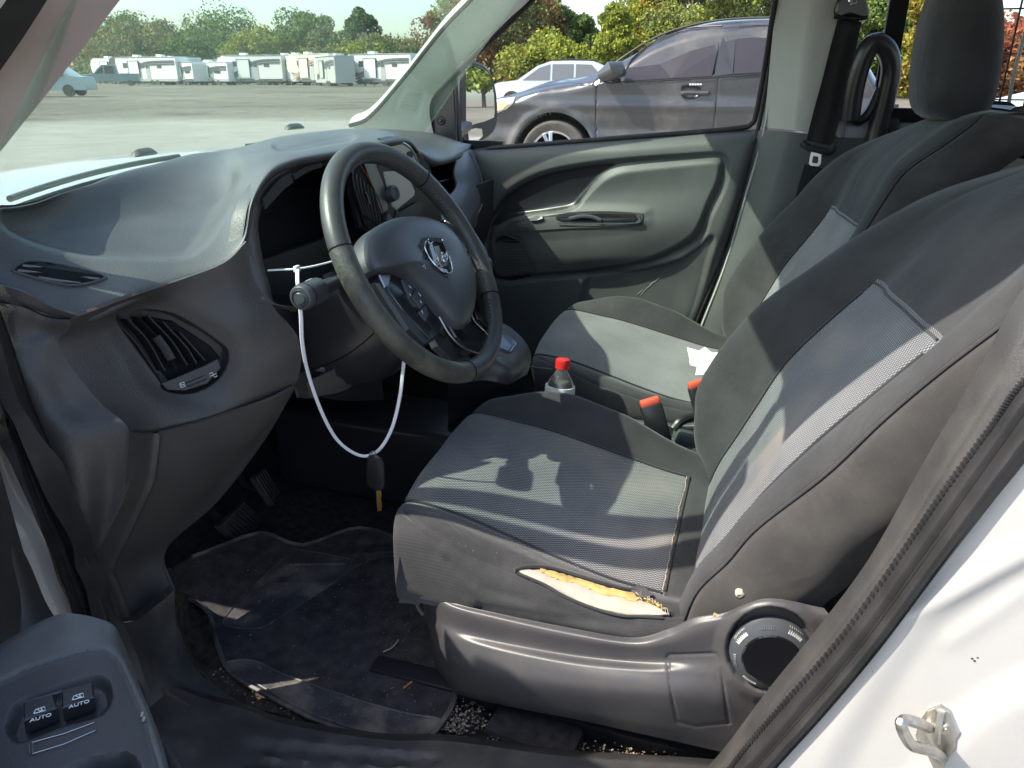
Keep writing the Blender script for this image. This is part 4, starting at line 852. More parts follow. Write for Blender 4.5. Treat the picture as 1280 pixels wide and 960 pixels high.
# ================================================================== PEDALS
def pedal(name, label, quad, h, ribs, tall):
    t = thing(name, label, 'pedal', tuple(np.mean(quad, 0)))
    Q = np.array(quad); n = np.cross(Q[1] - Q[0], Q[3] - Q[0]); n /= np.linalg.norm(n)
    if n @ (CAM - Q[0]) < 0: n = -n
    pad = plate('pedal_pad', Q, h, MT['base'], t, nrm=n, bevel=.003)
    for k in range(ribs):
        s = (k + .6) / (ribs + .2)
        a = (Q[0] * (1 - s) + Q[1] * s) * .93 + Q.mean(0) * .07; b = (Q[3] * (1 - s) + Q[2] * s) * .93 + Q.mean(0) * .07
        tube('rib', [a + n * (h + .0005), b + n * (h + .0005)], .0026, MT['steel'], pad, 6)
    tube('pedal_arm', [Q.mean(0) - n * .01, Q.mean(0) - n * .05 + W(0, .02, .05), Q.mean(0) + W(0, .06, .25)], .012, MT['smooth'], t, 8, samples=10)
    return t
pedal('brake_pedal', 'wide ribbed brake pedal with dusty worn rubber pad, the nearer of the two', [Y(268, 659, .58), Y(300, 628, .60), Y(328, 654, .60), Y(300, 688, .57)], .014, 8, 0)
pedal('accelerator_pedal', 'narrow ribbed accelerator pedal behind and right of the brake pedal', [Y(312, 598, .63), Y(328, 586, .64), Y(353, 627, .62), Y(339, 640, .60)], .010, 5, 1)
# ================================================================== SEATS
# everything is shaped on the driver seat; the passenger seat is the same mould .76 m further right
c_cols = [-.125, -.108, -.118, -.165, -.235, -.31, -.385, -.46, -.53, -.585, -.628, -.645, -.640, -.625]
def cz(y, tab): return np.interp(y, [t[0] for t in tab][::-1], [t[1] for t in tab][::-1])
ST = [.035, .01, -.05, -.10, -.15, -.205, -.26, -.31, -.36, -.41, -.46]
R_ = [(.03, .688), (.0, .700), (-.075, .716), (-.155, .713), (-.26, .683), (-.355, .640), (-.41, .625), (-.46, .62)]
D_ = [(.05, .686), (-.02, .674), (-.12, .660), (-.25, .631), (-.35, .610), (-.46, .60)]
E_ = [(.06, .670), (-.03, .664), (-.12, .645), (-.24, .612), (-.36, .592), (-.46, .585)]
F_ = [(.05, .648), (-.03, .642), (-.12, .620), (-.233, .587), (-.31, .570), (-.38, .562), (-.46, .562)]
G_ = [(.03, .652), (-.06, .643), (-.11, .626), (-.176, .610), (-.27, .590), (-.36, .586), (-.46, .592)]
def crow(y, tab_off=0):
    z = [.50, .56, cz(y, R_) - .055, cz(y, R_) - .002, cz(y, D_), cz(y, D_) * .5 + cz(y, E_) * .5 + .001, cz(y, E_), cz(y, E_) * .5 + cz(y, F_) * .5 + .001, cz(y, F_), cz(y, F_) * .35 + cz(y, G_) * .65 + .008, cz(y, G_) - .003, cz(y, G_) * .45 + .545 * .55, .545, .52]
    sh = lambda x: .07 * min(1.0, abs((x + .385) / .262)) ** 6 * min(1.0, max(0.0, (y + .15) / .16))
    return [W(x, y - sh(x), zz) for x, zz in zip(c_cols, z)]
def nose(k):                      # front roll: k 0 top .. 4 bottom
    f = [.04, .2, .45, .74, 1.0][k]; out = []
    for i, p in enumerate(crow(.035)):
        s = (c_cols[i] + .385) / .262; bow = .048 * (1 - min(1, abs(s)) ** 3) - .022
        y = .025 + bow + .020 * math.sin(math.pi * min(1, f * 1.5) * .5) - (.020 + .035 * s * s) * f ** 2
        top = p[2]; z = top - (max(top, .575) - .555) * f if top > .57 else top
        out.append(W(p[0] + (-.385 - p[0]) * .06 * f * s * s, y, z))
    return out
rows = [nose(4), nose(3), nose(2), nose(1), nose(0)] + [crow(y) for y in ST[1:]]
NU, NV = 156, 150
Gc0 = grid(rows, NU, NV)
PANC = [(504, 630), (506, 600), (526, 566), (556, 538), (588, 512), (624, 525), (686, 542), (767, 571), (832, 593), (829, 664), (825, 736), (767, 720), (710, 699), (624, 658), (566, 633), (530, 627)]
def split(name_a, name_b, G, cells, ma, mb, parent, thick, la=None, lb=None, **k):
    a = sheet(name_a, G, ma, parent, thick, la, mask=~cells, **k); b = sheet(name_b, G, mb, a, thick, lb, mask=cells, **k); return a, b
def seat(driver):
    if driver:
        t = thing('seat', 'driver seat in charcoal cloth, its near cushion edge torn open to pale foam', 'seat', (-.38, -.2, .32)); fab, wv_ = MT['fabric'], MT['weave']
    else:
        t = thing('seat', 'passenger seat in charcoal cloth with grey woven centre, whole cushion and a visible headrest', 'seat', (-.38, -.2, .32)); fab, wv_ = MT['fabric'], MT['weave2']
    # cushion
    x, y = PRJ(Gc0); up = normals(Gc0, (-.5, -.1, 2.5))
    N = normals(Gc0, (-.38, -.2, 3)); ctr = W(-.38, -.2, .52)
    G = Gc0.copy()
    G = crease(G, [(501, 636), (525, 657), (552, 676), (590, 695), (643, 717), (719, 748), (780, 765), (834, 770), (870, 765)], .0035, 2.5, ref=(-1.5, -.4, 1.2))
    if driver:
        G = crease(G, [(540, 690), (600, 735), (660, 752)], .003, 7, ref=(-1.5, -.4, 1.2)); G = crease(G, [(600, 760), (700, 775), (790, 780)], .003, 7, ref=(-1.5, -.4, 1.2))
        G = crease(G, [(560, 700), (590, 728)], .002, 5, ref=(-1.5, -.4, 1.2)); G = crease(G, [(690, 755), (740, 775)], .002, 5, ref=(-1.5, -.4, 1.2))
        G = dent(G, [(520, 560), (600, 530), (760, 590), (790, 690), (640, 650)], .006, 60, ref=(-.4, -.2, 3))
    m = cellmask(G, PANC); m[:, :18] = False; m[:, 110:] = False
    # let the panel run to the nose
    j0 = int(NV * 1.6 / 14)
    ui = np.linspace(0, 13, NU + 1)[:-1]; vi = np.linspace(0, len(rows) - 1, NV + 1)[:-1]
    U2, V2 = np.meshgrid(ui, vi); m = (U2 > 3.9) & (U2 < 8.1) & (V2 > 1.9) & (V2 < 12.6)
    fr = np.linspace(0, len(rows) - 1, NV + 1); fu = np.linspace(0, 13, NU + 1)
    ig = np.exp(-((fu - 3.95) / .10) ** 2) + np.exp(-((fu - 8.05) / .10) ** 2); ok = ((fr > 1.8) & (fr < 12.7)).astype(float)
    jg = np.exp(-((fr - 12.62) / .10) ** 2); oku = ((fu > 3.9) & (fu < 8.1)).astype(float)
    S_ = np.clip(np.outer(ok, ig) + np.outer(jg, oku), 0, 1); G = G - normals(G, (-.38, -.2, 3)) * (.004 * S_)[..., None]
    cu, cp = split('seat_cushion', 'cushion_centre_panel', G, m, fab, wv_, t, .012, lb='grey woven centre of the cushion', ref=(-.38, -.2, 3))
    i4, i8, j12 = int(NU * 3.95 / 13), int(NU * 8.05 / 13), int(NV * 12.62 / (len(rows) - 1)); j2 = int(NV * 1.9 / (len(rows) - 1))
    for P in (G[j2:j12, i4], G[j2:j12, i8], G[j12, i4:i8]):
        tube('piping', P[::3] + W(0, 0, .0022), .0022, MT['fabric'], cu, 6)
    if driver:
        P = G[j12, i4:i8] + W(0, .004, .003); P = P[::1] + rng.normal(size=P.shape) * .0009; tube('frayed_thread', P, .0010, MT['thread'], cu, 5)
    # backrest: columns from far (passenger) side to near side, rows bottom to top
    bt = {  # z : (y of right bolster, right panel edge, centre, left panel edge, left bolster)
        .56: (-.415, -.415, -.42, -.425, -.435), .64: (-.388, -.436, -.448, -.452, -.452), .70: (-.384, -.462, -.478, -.484, -.488), .76: (-.388, -.488, -.510, -.514, -.520), .85: (-.428, -.528, -.560, -.572, -.590),
        .93: (-.484, -.584, -.612, -.632, -.640), 1.0: (-.556, -.640, -.664, -.686, -.690), 1.07: (-.632, -.690, -.716, -.734, -.735), 1.13: (-.714, -.742, -.762, -.775, -.785), 1.18: (-.820, -.815, -.820, -.832, -.860), 1.215: (-.895, -.875, -.872, -.88, -.905)}
    if not driver: bt = {z: tuple(q + float(np.interp(z, [.9, 1.0, 1.1, 1.18], [0, .025, .065, .085])) for q in v) for z, v in bt.items()}
    rw = []; hy = -.90 if driver else -.806; yt = -.895 if driver else -.81
    for z, (a, b, c_, d, e) in bt.items():
        sh_ = max(0, (z - 1.10) / .115); sx = 1 - .26 * sh_ ** 1.8; X_ = lambda q: -.38 + (q + .38) * sx; th = .12 - .03 * sh_
        e2 = e + .012 if z < 1.05 else e
        rw.append([W(X_(-.135), a - th - .03, z), W(X_(-.108), a - th * .55, z), W(X_(-.125), a - .012, z), W(X_(-.165), a - .004, z), W(X_(-.235), b, z), W(X_(-.31), (b + c_) / 2 + .001, z), W(X_(-.38), c_, z), W(X_(-.45), (c_ + d) / 2 + .001, z), W(X_(-.52), d, z),
                   W(X_(-.575), (d + e2) / 2 + .014, z), W(X_(-.622), e2, z), W(X_(-.642), e2 - .045, z), W(X_(-.646), e2 - .10, z), W(X_(-.625), e2 - .15, z)])
    last = rw[-1]
    for dz, dy, s in ((.018, -.025, .93), (.022, -.065, .88), (.010, -.11, .85), (-.06, -.13, .86)):
        rw.append([W(-.38 + (p[0] + .38) * s, (yt if dy < 0 else p[1]) * .6 + p[1] * .4 + dy, 1.215 + dz) for p in last])
    Gb = grid(rw, 150, 170)
    nb = len(rw) - 1; fr = np.linspace(0, nb, 171); fu = np.linspace(0, 13, 151)
    kt = 6.0 + .02
    oku = ((fu > 3.95) & (fu < 8.05)).astype(float); ok = ((fr > .3) & (fr < kt)).astype(float)
    S_ = np.outer(ok, np.exp(-((fu - 4) / .10) ** 2) + np.exp(-((fu - 8) / .10) ** 2)) + np.outer(np.exp(-((fr - kt) / .07) ** 2), oku)
    S_ += np.outer((fr > kt) & (fr < 9), .6 * np.exp(-((fu - 3.6) / .08) ** 2))          # seam running up from the panel corner
    S_ += np.outer((fr > 0), .9 * np.exp(-((fu - 10.0) / .10) ** 2) + .5 * np.exp(-((fu - 2.4) / .10) ** 2))   # outer welt
    N = normals(Gb, (-.38, 1, 1)); Gb = Gb - N * (.004 * np.clip(S_, 0, 1))[..., None]
    U2, V2 = np.meshgrid(fu[:-1], fr[:-1]); m = (U2 > 3.95) & (U2 < 8.0) & (V2 < kt) & (V2 > .2)
    bk = sheet('backrest', Gb, fab, t, .012, 'charcoal cloth backrest', ref=(-.38, 1, 1), mask=~m & (U2 < 10.0), N=N)
    sheet('backrest_side', Gb, MT['fabric2'], bk, .012, 'dusty ribbed cloth on the side of the backrest', mask=(U2 >= 10.0), N=N)
    sheet('backrest_centre_panel', Gb, wv_, bk, .012, 'grey woven centre of the backrest', mask=m, N=N)
    i4, i8, j6 = int(150 * 4 / 13), int(150 * 8 / 13), int(170 * kt / nb); i10 = int(150 * 10 / 13)
    for P in (Gb[4:j6, i4], Gb[4:j6, i8], Gb[j6, i4:i8]): tube('piping', P[::3] + W(0, .0018, .0008), .0022, MT['fabric'], bk, 6)
    tube('piping', Gb[2:140, i10][::3] + W(-.002, .002, 0), .0022, MT['fabric'], bk, 6)
    # back shell closes the rear
    rs = []
    for k in range(0, nb + 1):
        a, b = np.array(rw[k][0]), np.array(rw[k][-1]); mid = (a + b) / 2 + W(0, -.01, 0); rs.append([a, mid, b])
    sheet('back_shell', grid(rs, 12, 40), MT['plastic'], bk, .004, ref=(-.38, -3, 1))
    # headrest
    hz = [1.216, 1.226, 1.255, 1.32, 1.40, 1.46, 1.49, 1.50]; hw = [.075, .115, .138, .146, .138, .115, .080, .03]; hd = [.035, .058, .072, .076, .070, .056, .038, .012]
    hr = []
    for z, w_, d in zip(hz, hw, hd):
        yc = hy + (z - 1.23) * .08; ring = []
        for q in np.linspace(0, 2 * math.pi, 41):
            c_, s_ = math.cos(q), math.sin(q); ring.append(W(-.38 + w_ * math.copysign(abs(c_) ** .72, c_), yc - d * math.copysign(abs(s_) ** .75, s_) + .012 * (1 - abs(c_)) * -math.copysign(1, s_) * 0, z))
        hr.append(ring)
    Ghr = cr(np.array(hr), 40)
    hn = normals(Ghr, (-.38, -.85, 1.36)) * -1
    S_ = np.zeros(Ghr.shape[:2]); c_i = np.linspace(0, 2 * math.pi, 41)
    for q0 in (math.pi + .62, 2 * math.pi - .62): S_ += np.exp(-((c_i - q0) / .05) ** 2)[None, :]
    Ghr = Ghr - hn * (.002 * np.clip(S_, 0, 1))[..., None]
    V = Ghr[:, :-1].reshape(-1, 3); n_ = 40; Fs = []
    for i in range(len(Ghr) - 1):
        for j in range(n_): a, b = i * n_ + j, i * n_ + (j + 1) % n_; Fs.append((a, b, b + n_, a + n_))
    Fs.append(tuple(range(n_))[::-1]); Fs.append(tuple(range((len(Ghr) - 1) * n_, len(Ghr) * n_)))
    uvh = np.stack([np.tile(c_i[:-1] * .1, len(Ghr)), np.repeat(np.linspace(0, .27, len(Ghr)), n_)], 1)
    mk('headrest', V, Fs, fab, t, None, 'auto', uvh)
    for sx in (-.06, .06): tube('headrest_post', [W(-.38 + sx, hy, 1.19), W(-.38 + sx, hy, 1.25)], .006, MT['chrome'], t, 8)
    box('headrest_guide', (-.38 + .02, hy + .03, 1.222), (.055, .03, .012), MT['plastic'], t, bevel=.004)
    # base shell
    side = [[X(523, 722, -.575), X(530, 728, -.612), X(560, 751, -.638), X(624, 767, -.645), X(719, 786, -.648), X(791, 797, -.65), X(836, 786, -.652), X(868, 772, -.654), X(905, 766, -.656), X(960, 748, -.656), X(1030, 760, -.652)],
        [X(525, 730, -.570), X(534, 740, -.612), X(560, 760, -.645), X(624, 777, -.655), X(719, 797, -.66), X(795, 807, -.662), X(840, 800, -.663), X(872, 788, -.664), X(908, 779, -.664), X(960, 765, -.664), X(1040, 775, -.66)],
        [X(529, 755, -.565), X(540, 765, -.610), X(565, 783, -.645), X(624, 800, -.655), X(719, 818, -.658), X(800, 826, -.66), X(850, 824, -.662), X(885, 820, -.663), X(920, 815, -.664), X(970, 812, -.664), X(1050, 810, -.66)],
        [X(534, 775, -.57), X(544, 785, -.615), X(567, 800, -.655), X(624, 815, -.670), X(719, 832, -.676), X(800, 840, -.676), X(850, 842, -.674), X(890, 845, -.670), X(925, 845, -.668), X(975, 850, -.666), X(1050, 850, -.66)],
        [X(540, 805, -.57), X(550, 815, -.62), X(572, 830, -.662), X(624, 845, -.680), X(719, 860, -.688), X(800, 868, -.688), X(850, 872, -.684), X(890, 878, -.676), X(925, 880, -.668), X(970, 885, -.664), X(1040, 890, -.66)],
        [X(543, 828, -.56), X(554, 840, -.61), X(575, 856, -.648), X(624, 872, -.662), X(719, 888, -.670), X(800, 902, -.670), X(850, 908, -.668), X(880, 912, -.664), X(915, 916, -.660), X(960, 925, -.658), X(1030, 935, -.655)],
        [X(547, 845, -.55), X(560, 860, -.60), X(580, 870, -.635), X(640, 884, -.645), X(719, 899, -.650), X(800, 917, -.650), X(850, 928, -.650), X(885, 936, -.650), X(910, 942, -.650), X(950, 952, -.650), X(1020, 965, -.65)]]
    # carry the shell round the front of the seat to the far side
    for r_, q in zip(side, range(7)):
        f = r_[0]; r_.insert(0, W(-.50, f[1] + .020, f[2])); r_.insert(0, W(-.38, f[1] + .026, f[2])); r_.insert(0, W(-.22, f[1] + .018, f[2])); r_.insert(0, W(-.13, f[1] - .02, f[2])); r_.insert(0, W(-.11, f[1] - .20, f[2])); r_.insert(0, W(-.11, f[1] - .45, f[2]))
    Gs = grid(side, 420, 170)
    ref = (-1.5, -.1, .6)
    lid = [(834, 822), (838, 818), (893, 816), (900, 820), (904, 850), (911, 900), (908, 907), (868, 908), (848, 904), (842, 890), (835, 850)]
    Gs = crease(Gs, [(836, 819), (896, 817), (900, 824), (905, 860), (911, 904)], .0016, 2.0, ref=ref); Gs = crease(Gs, [(911, 904), (868, 908), (846, 902), (838, 860), (834, 822)], .0016, 2.0, ref=ref)
    
    ctr_ = (963, 812); ring = [(ctr_[0] + 52 * math.cos(q), ctr_[1] + 50 * math.sin(q)) for q in np.linspace(0, 2 * math.pi, 20, endpoint=False)]
    Gs = dent(Gs, [(ctr_[0] + 66 * math.cos(q), ctr_[1] + 64 * math.sin(q)) for q in np.linspace(0, 2 * math.pi, 20, endpoint=False)], -.006, 9, sm=False, ref=ref)
    Gs = dent(Gs, ring, .020, 6, sm=False, ref=ref)
    bs = sheet('seat_base', Gs, MT['base'], t, .004, 'black moulded plastic side shell of the seat', ref=ref)
    # recliner dial
    dc = X(ctr_[0], ctr_[1], -.655); dl = lathe('recliner_dial', [(.052, 0), (.053, .006), (.051, .010), (.0505, .016), (.045, .019), (.038, .021), (.037, .019), (.001, .017)], MT['hub'], t, dc, (-1, -.10, .05), 48)
    lathe('dial_cap', [(.038, .014), (.0385, .0205), (.036, .0225), (.001, .0205)], MT['gloss'], dl, dc, (-1, -.10, .05), 40)
    rr_, uu_, nn_ = basis((-1, -.10, .05))
    for k in range(8):
        for j in range(7):
            q = k * math.pi / 4 + .05 + j * .062; e = np.array(rr_) * math.cos(q) + np.array(uu_) * math.sin(q)
            p = dc + e * .0505; tube('grip_rib', [p + np.array(nn_) * .007, p + np.array(nn_) * .0155 - e * .0015, p + np.array(nn_) * .019 - e * .006], .0015, MT['grey_trim'] if (k % 2) else MT['hub'], dl, 4)
    box('seat_rail', (-.60, -.22, .335), (.04, .62, .03), MT['smooth'], t, bevel=.005); box('seat_rail', (-.16, -.22, .335), (.04, .62, .03), MT['smooth'], t, bevel=.005)
    tube('height_lever', [X(524, 728, -.61), X(519, 742, -.61), X(522, 758, -.61), X(529, 768, -.61)], .0035, MT['hub'], t, 8, samples=12)
    if driver:
        ref = (-1.5, -.4, 1.2)
        # tear: foam showing between a drooping lower lip and a curled upper lip
        foam = [(647, 714), (655, 712), (675, 712), (700, 720), (730, 730), (760, 739), (785, 744), (800, 749), (815, 755), (828, 763), (838, 769), (826, 770.5), (800, 771), (774, 768), (740, 759), (706, 744), (680, 732), (660, 724)]
        Gf = G; 
        def fp(px, py, h=0): return hit(Gf, px, py) + W(-.55, -.15, .6) * h
        # a little cushion of foam: rings shrinking inwards and bulging
        P = np.array([fp(*q) for q in smooth_poly(foam, 3) + rng.normal(size=(len(foam) * 3, 2)) * .7]); c0 = P.mean(0)
        axis = np.array([fp(650, 715), fp(700, 730), fp(745, 745), fp(790, 758), fp(834, 769)])
        ax_ = cr(axis, 60); rings = []
        for s_, h in ((1.0, .0006), (.93, .0030), (.75, .0052), (.45, .0062), (.12, .0064)):
            rg = []
            for p in P: q = ax_[np.argmin(((ax_ - p) ** 2).sum(1))]; rg.append(q + (p - q) * s_ + W(-.62, -.12, .72) * h)
            rings.append(rg)
        Vv = np.array(rings).reshape(-1, 3); k_ = len(P); Fs = []
        for i in range(4):
            for j in range(k_): a, b = i * k_ + j, i * k_ + (j + 1) % k_; Fs.append((a, b, b + k_, a + k_))
        Fs.append(tuple(range(4 * k_, 5 * k_)))
        fo = mk('exposed_foam', Vv, Fs, MT['foam'], t, 'off-white foam showing through the tear', 'auto')
        # yellowed upper strip of older foam, ragged
        up_ = [(676, 711.5), (690, 715), (705, 719), (722, 724), (740, 729), (758, 735), (775, 739), (790, 742), (803, 747), (815, 752), (828, 760)]
        lo_ = [(676, 716), (690, 722), (706, 728), (721, 730), (740, 738), (757, 745), (774, 746), (790, 752), (803, 749), (815, 754), (828, 762)]
        g2 = grid([[fp(*p, .0095) for p in up_], [fp((a[0] + b[0]) / 2, (a[1] + b[1]) / 2, .011) for a, b in zip(up_, lo_)], [fp(*p, .0085) for p in lo_]], 50, 6)
        g2 += rng.normal(size=g2.shape) * .0005; sheet('yellowed_foam_strip', g2, MT['foamy'], fo, .004)
        # curled upper lip and lower lip of the cloth
        Pu = [(643, 714), (655, 710), (676, 709.5), (700, 714), (730, 723), (760, 732), (785, 738), (798, 739)]
        tube('torn_cloth_lip', cr(np.array([fp(*p, .009) for p in Pu]), 50), .0032, MT['fabric'], cu, 8)
        Pl = [(643, 714), (655, 720), (680, 731), (706, 746), (740, 760), (774, 769.5), (800, 771), (828, 773)]
        tube('torn_cloth_lip', cr(np.array([fp(*p, .005) for p in Pl]), 50), .0022, MT['fabric'], cu, 8)
        for sd in range(9):
            a = rng.uniform(0, 1); px = 790 + 44 * a; py = 742 + 24 * a; tube('frayed_strand', [fp(px, py, .010), fp(px + rng.uniform(-4, 6), py + rng.uniform(-5, 4), .016), fp(px + rng.uniform(0, 9), py + rng.uniform(-3, 7), .012)], .0006, MT['thread'], cu, 4, samples=8)
        fl = [fp(786, 737, .008), fp(798, 733, .016), fp(806, 738, .016), fp(815, 746, .014), fp(806, 750, .012), fp(794, 746, .012)]
        plate('curled_flap', fl, .0015, MT['fabric'], cu)
        # foam crumb at the backrest foot and frayed joint thread
        c = X(925, 740, -.64); bm = bmesh.new(); bmesh.ops.create_icosphere(bm, subdivisions=2, radius=.006)
        for v in bm.verts: v.co = Vector((v.co.x * 1.0, v.co.y * 1.1, v.co.z * 1.1)) * random.uniform(.8, 1.25) + Vector(c)
        me = bpy.data.meshes.new('foam_crumb'); bm.to_mesh(me); bm.free(); link('foam_crumb', me, MT['foam'], bk)
        tube('frayed_thread', cr(np.array([X(*p, v) for p, v in (((921, 655), -.535), ((918, 668), -.56), ((911, 680), -.575), ((909, 695), -.59), ((905, 705), -.60))]), 30) + rng.normal(size=(31, 3)) * .0010, .0011, MT['thread'], bk, 5)
        tube('torn_joint', cr(np.array([X(*p, v) for p, v in (((892, 768), -.655), ((900, 772), -.655), ((905, 778), -.657))]), 10), .003, MT['foamy'], bk, 6)
    return t, Gc0, Gb
drv, GCU, GBK = seat(True)
psg, _a, _b = seat(False)
psg.location = (-.38 + .755, -.2 + .004, .32)
# ================================================================== PASSENGER DOOR
pd = thing('passenger_door', 'closed passenger door with sculpted dark inner panel, switch plate and speaker grille', 'car door', (.8, .1, .9))
Gp = grid([[X(560, 188, .835), X(620, 186, .83), X(700, 180, .825), X(780, 174, .82), X(860, 168, .82), X(920, 163.5, .82), X(948, 162, .825), X(953, 168, .84)],
    [X(560, 194, .80), X(620, 193, .795), X(700, 188, .79), X(780, 182, .79), X(860, 176, .79), X(915, 172, .79), X(944, 171, .795), X(950, 176, .83)],
    [X(560, 222, .785), X(620, 220, .78), X(700, 208, .78), X(780, 198, .775), X(850, 192, .775), X(905, 188, .775), X(936, 188, .78), X(944, 192, .82)],
    [X(560, 260, .79), X(620, 258, .785), X(695, 246, .785), X(770, 240, .78), X(840, 238, .775), X(895, 238, .77), X(922, 238, .775), X(932, 242, .815)],
    [X(560, 290, .785), X(620, 288, .78), X(690, 284, .765), X(760, 282, .755), X(825, 282, .755), X(875, 284, .765), X(905, 288, .77), X(916, 292, .81)],
    [X(570, 320, .79), X(625, 320, .785), X(690, 320, .770), X(755, 318, .76), X(812, 316, .765), X(858, 320, .775), X(890, 328, .78), X(903, 332, .815)],
    [X(585, 350, .80), X(640, 350, .80), X(700, 348, .795), X(755, 344, .79), X(805, 344, .785), X(845, 352, .785), X(876, 362, .785), X(889, 368, .815)],
    [X(600, 390, .81), X(650, 392, .81), X(705, 390, .805), X(755, 388, .80), X(800, 388, .79), X(835, 396, .785), X(860, 402, .785), X(873, 408, .815)],
    [X(600, 450, .81), X(650, 455, .81), X(705, 455, .805), X(755, 455, .80), X(790, 455, .79), X(815, 455, .785), X(836, 455, .79), X(850, 460, .82)]], 300, 240)
recess = [(609, 282), (620, 258), (642, 236), (683, 216), (742, 205), (800, 199), (860, 195), (896, 193), (908, 200), (909, 214), (904, 236), (888, 270), (882, 290), (870, 306), (845, 320), (815, 331), (770, 339), (735, 344), (700, 346), (660, 350), (620, 350), (606, 320)]
Gp = dent(Gp, recess, .016, 5)
pad = [(615, 290), (640, 273), (680, 268), (716, 261), (730, 246), (744, 230), (757, 219), (775, 211), (800, 207), (840, 203), (880, 199), (897, 199), (903, 206), (900, 228), (888, 254), (876, 282), (860, 300), (815, 322), (735, 337), (668, 343), (620, 344)]
Gp = dent(Gp, pad, -.020, 7)
Gp = dent(Gp, [(735, 346), (800, 337), (850, 325), (882, 300), (892, 300), (884, 330), (868, 392), (840, 440), (735, 440)], .010, 5)
Gp = dent(Gp, [(617, 296), (640, 294), (652, 300), (660, 318), (668, 348), (615, 350)], .004, 3)
plate_o = [(632, 285), (643, 274), (668, 269), (695, 266), (750, 264), (798, 266), (804, 269), (803, 277), (797, 282), (740, 285), (690, 287), (640, 290), (633, 289)]
Gp = dent(Gp, [(640, 277), (700, 262), (800, 262), (808, 270), (804, 282), (740, 290), (640, 294)], -.006, 9)
lens = [(607, 281), (622, 257), (642, 237), (683, 217), (742, 206), (768, 205), (757, 216), (742, 229), (730, 245), (717, 258), (680, 266), (645, 271), (620, 282)]
ml = cellmask(Gp, lens, True)
pan = sheet('inner_panel', Gp, MT['door'], pd, .012, mask=~ml)
sheet('shaded_upper_insert', Gp, MT['smooth'], pan, .012, 'darker smooth insert of the door panel', mask=ml)  # different plastic, its colour also darkened for the shade in the recess
swp = pplate('switch_plate', Gp, plate_o, .004, MT['plastic'], pd, sm=3, bevel=.0015)
def onp(px, py, h): return hit(Gp, px, py) + W(-h, 0, h * .3)
plate('handle_recess', [onp(*p, .0042) for p in ((694, 273), (700, 268), (750, 267), (794, 268), (797, 273), (793, 277), (745, 277), (702, 276))], .0008, MT['dark'], swp)
tube('handle_bar', [onp(712, 274, .006), onp(728, 271, .010), onp(742, 272, .009), onp(752, 276, .006)], .0042, MT['hub'], swp, 8, samples=14, flat=1.4)
tube('recess_rim', [onp(697, 279, .006), onp(745, 280, .006), onp(796, 279, .006), onp(800, 272, .006), onp(796, 267, .005)], .0016, MT['hub'], swp, 6, samples=24)
plate('window_switch', [onp(*p, .0045) for p in ((662, 274), (670, 270), (679, 270), (680, 274), (672, 277), (664, 277))], .004, MT['hub'], swp)
sg = pplate('speaker_grille', Gp, [(620, 298), (640, 296), (650, 302), (658, 319), (664, 345), (618, 347)], .002, MT['smooth'], pd, sm=2)
for k in range(12):
    y_ = 301 + k * 3.7; xr = 648 + 14 * (k / 11.0) ** .6; pline('grille_bar', Gp, [(621, y_), (xr, y_ - .3)], .0012, MT['hub'], sg, lift=.0028, n=4)
# scuffs scraped pale into the lower panel
scf = MT['grit2']
for q in ([(795, 372), (802, 364), (812, 356), (822, 350), (829, 346), (827, 351), (818, 357), (808, 367), (801, 370)], [(812, 352), (818, 345), (821, 346), (816, 353)], [(756, 356), (762, 356), (764, 362), (758, 362)]):
    pass
for l_ in ([(797, 368), (804, 362)], [(801, 369), (808, 361), (813, 357)], [(812, 356), (820, 351)], [(818, 353), (824, 347)], [(809, 360), (815, 355)]): pline('pale_scuff', Gp, l_, .0011, mat('scuffed_plastic', (.24, .25, .20), .8), pan, samples=12)
tube('window_seal', [X(520, 195, .84), X(600, 188.5, .835), X(620, 185, .83), X(700, 178.5, .825), X(780, 172, .82), X(860, 166, .82), X(925, 160, .82), X(939, 155, .82), X(945, 143, .82), X(955, 90, .80), X(969, 0, .75), X(985, -100, .715)], .0075, MT['rubber'], pd, 10, samples=80)
tube('window_frame', [X(955, 162, .83), X(958, 143, .825), X(968, 85, .81), X(983, 0, .76), X(1000, -100, .72)], .013, MT['grey_trim'], pd, 10, samples=30)
tube('window_frame', [X(520, 156, .79), X(546, 118, .77), X(590, 72, .755), X(630, 34, .735), X(666, -2, .72), X(760, -100, .68)], .010, MT['rubber'], pd, 10, samples=30)
# pane
A_ = [X(520, 186, .845), X(620, 184, .84), X(700, 178, .835), X(780, 172, .83), X(860, 166, .83), X(950, 158, .83)]
B_ = [X(548, 116, .79), X(590, 70, .775), X(666, -5, .735), X(780, -50, .715), X(900, -60, .715), X(985, -60, .72)]
sheet('window_pane', grid([A_, B_], 16, 10), MT['side'], pd, .003)
# mirror sail with its little adjuster
sail = plate('mirror_sail', [X(*p, .772) for p in ((533, 168), (534, 140), (541, 121), (552, 106), (568, 93), (570, 130), (572, 180), (552, 172))], .012, MT['smooth'], pd, nrm=(-1, -.1, .1), bevel=.004)
lathe('mirror_adjuster', [(.013, 0), (.0135, .004), (.011, .008), (.0095, .006), (.006, .006), (.005, .014), (.0035, .016), (.001, .016)], MT['plastic'], sail, X(552, 151, .762), (-1, -.1, .1))
tube('sail_post', [X(568, 90, .80), X(571, 130, .80), X(576, 182, .80)], .008, MT['smooth'], pd, 8)
# outer skin of the door
sheet('outer_skin', grid([[W(.865, y, z) for y in (.52, .2, -.2, -.60)] for z in (1.08, .9, .7, .5)], 10, 10), MT['white'], pd, .01, ref=(3, 0, .8))
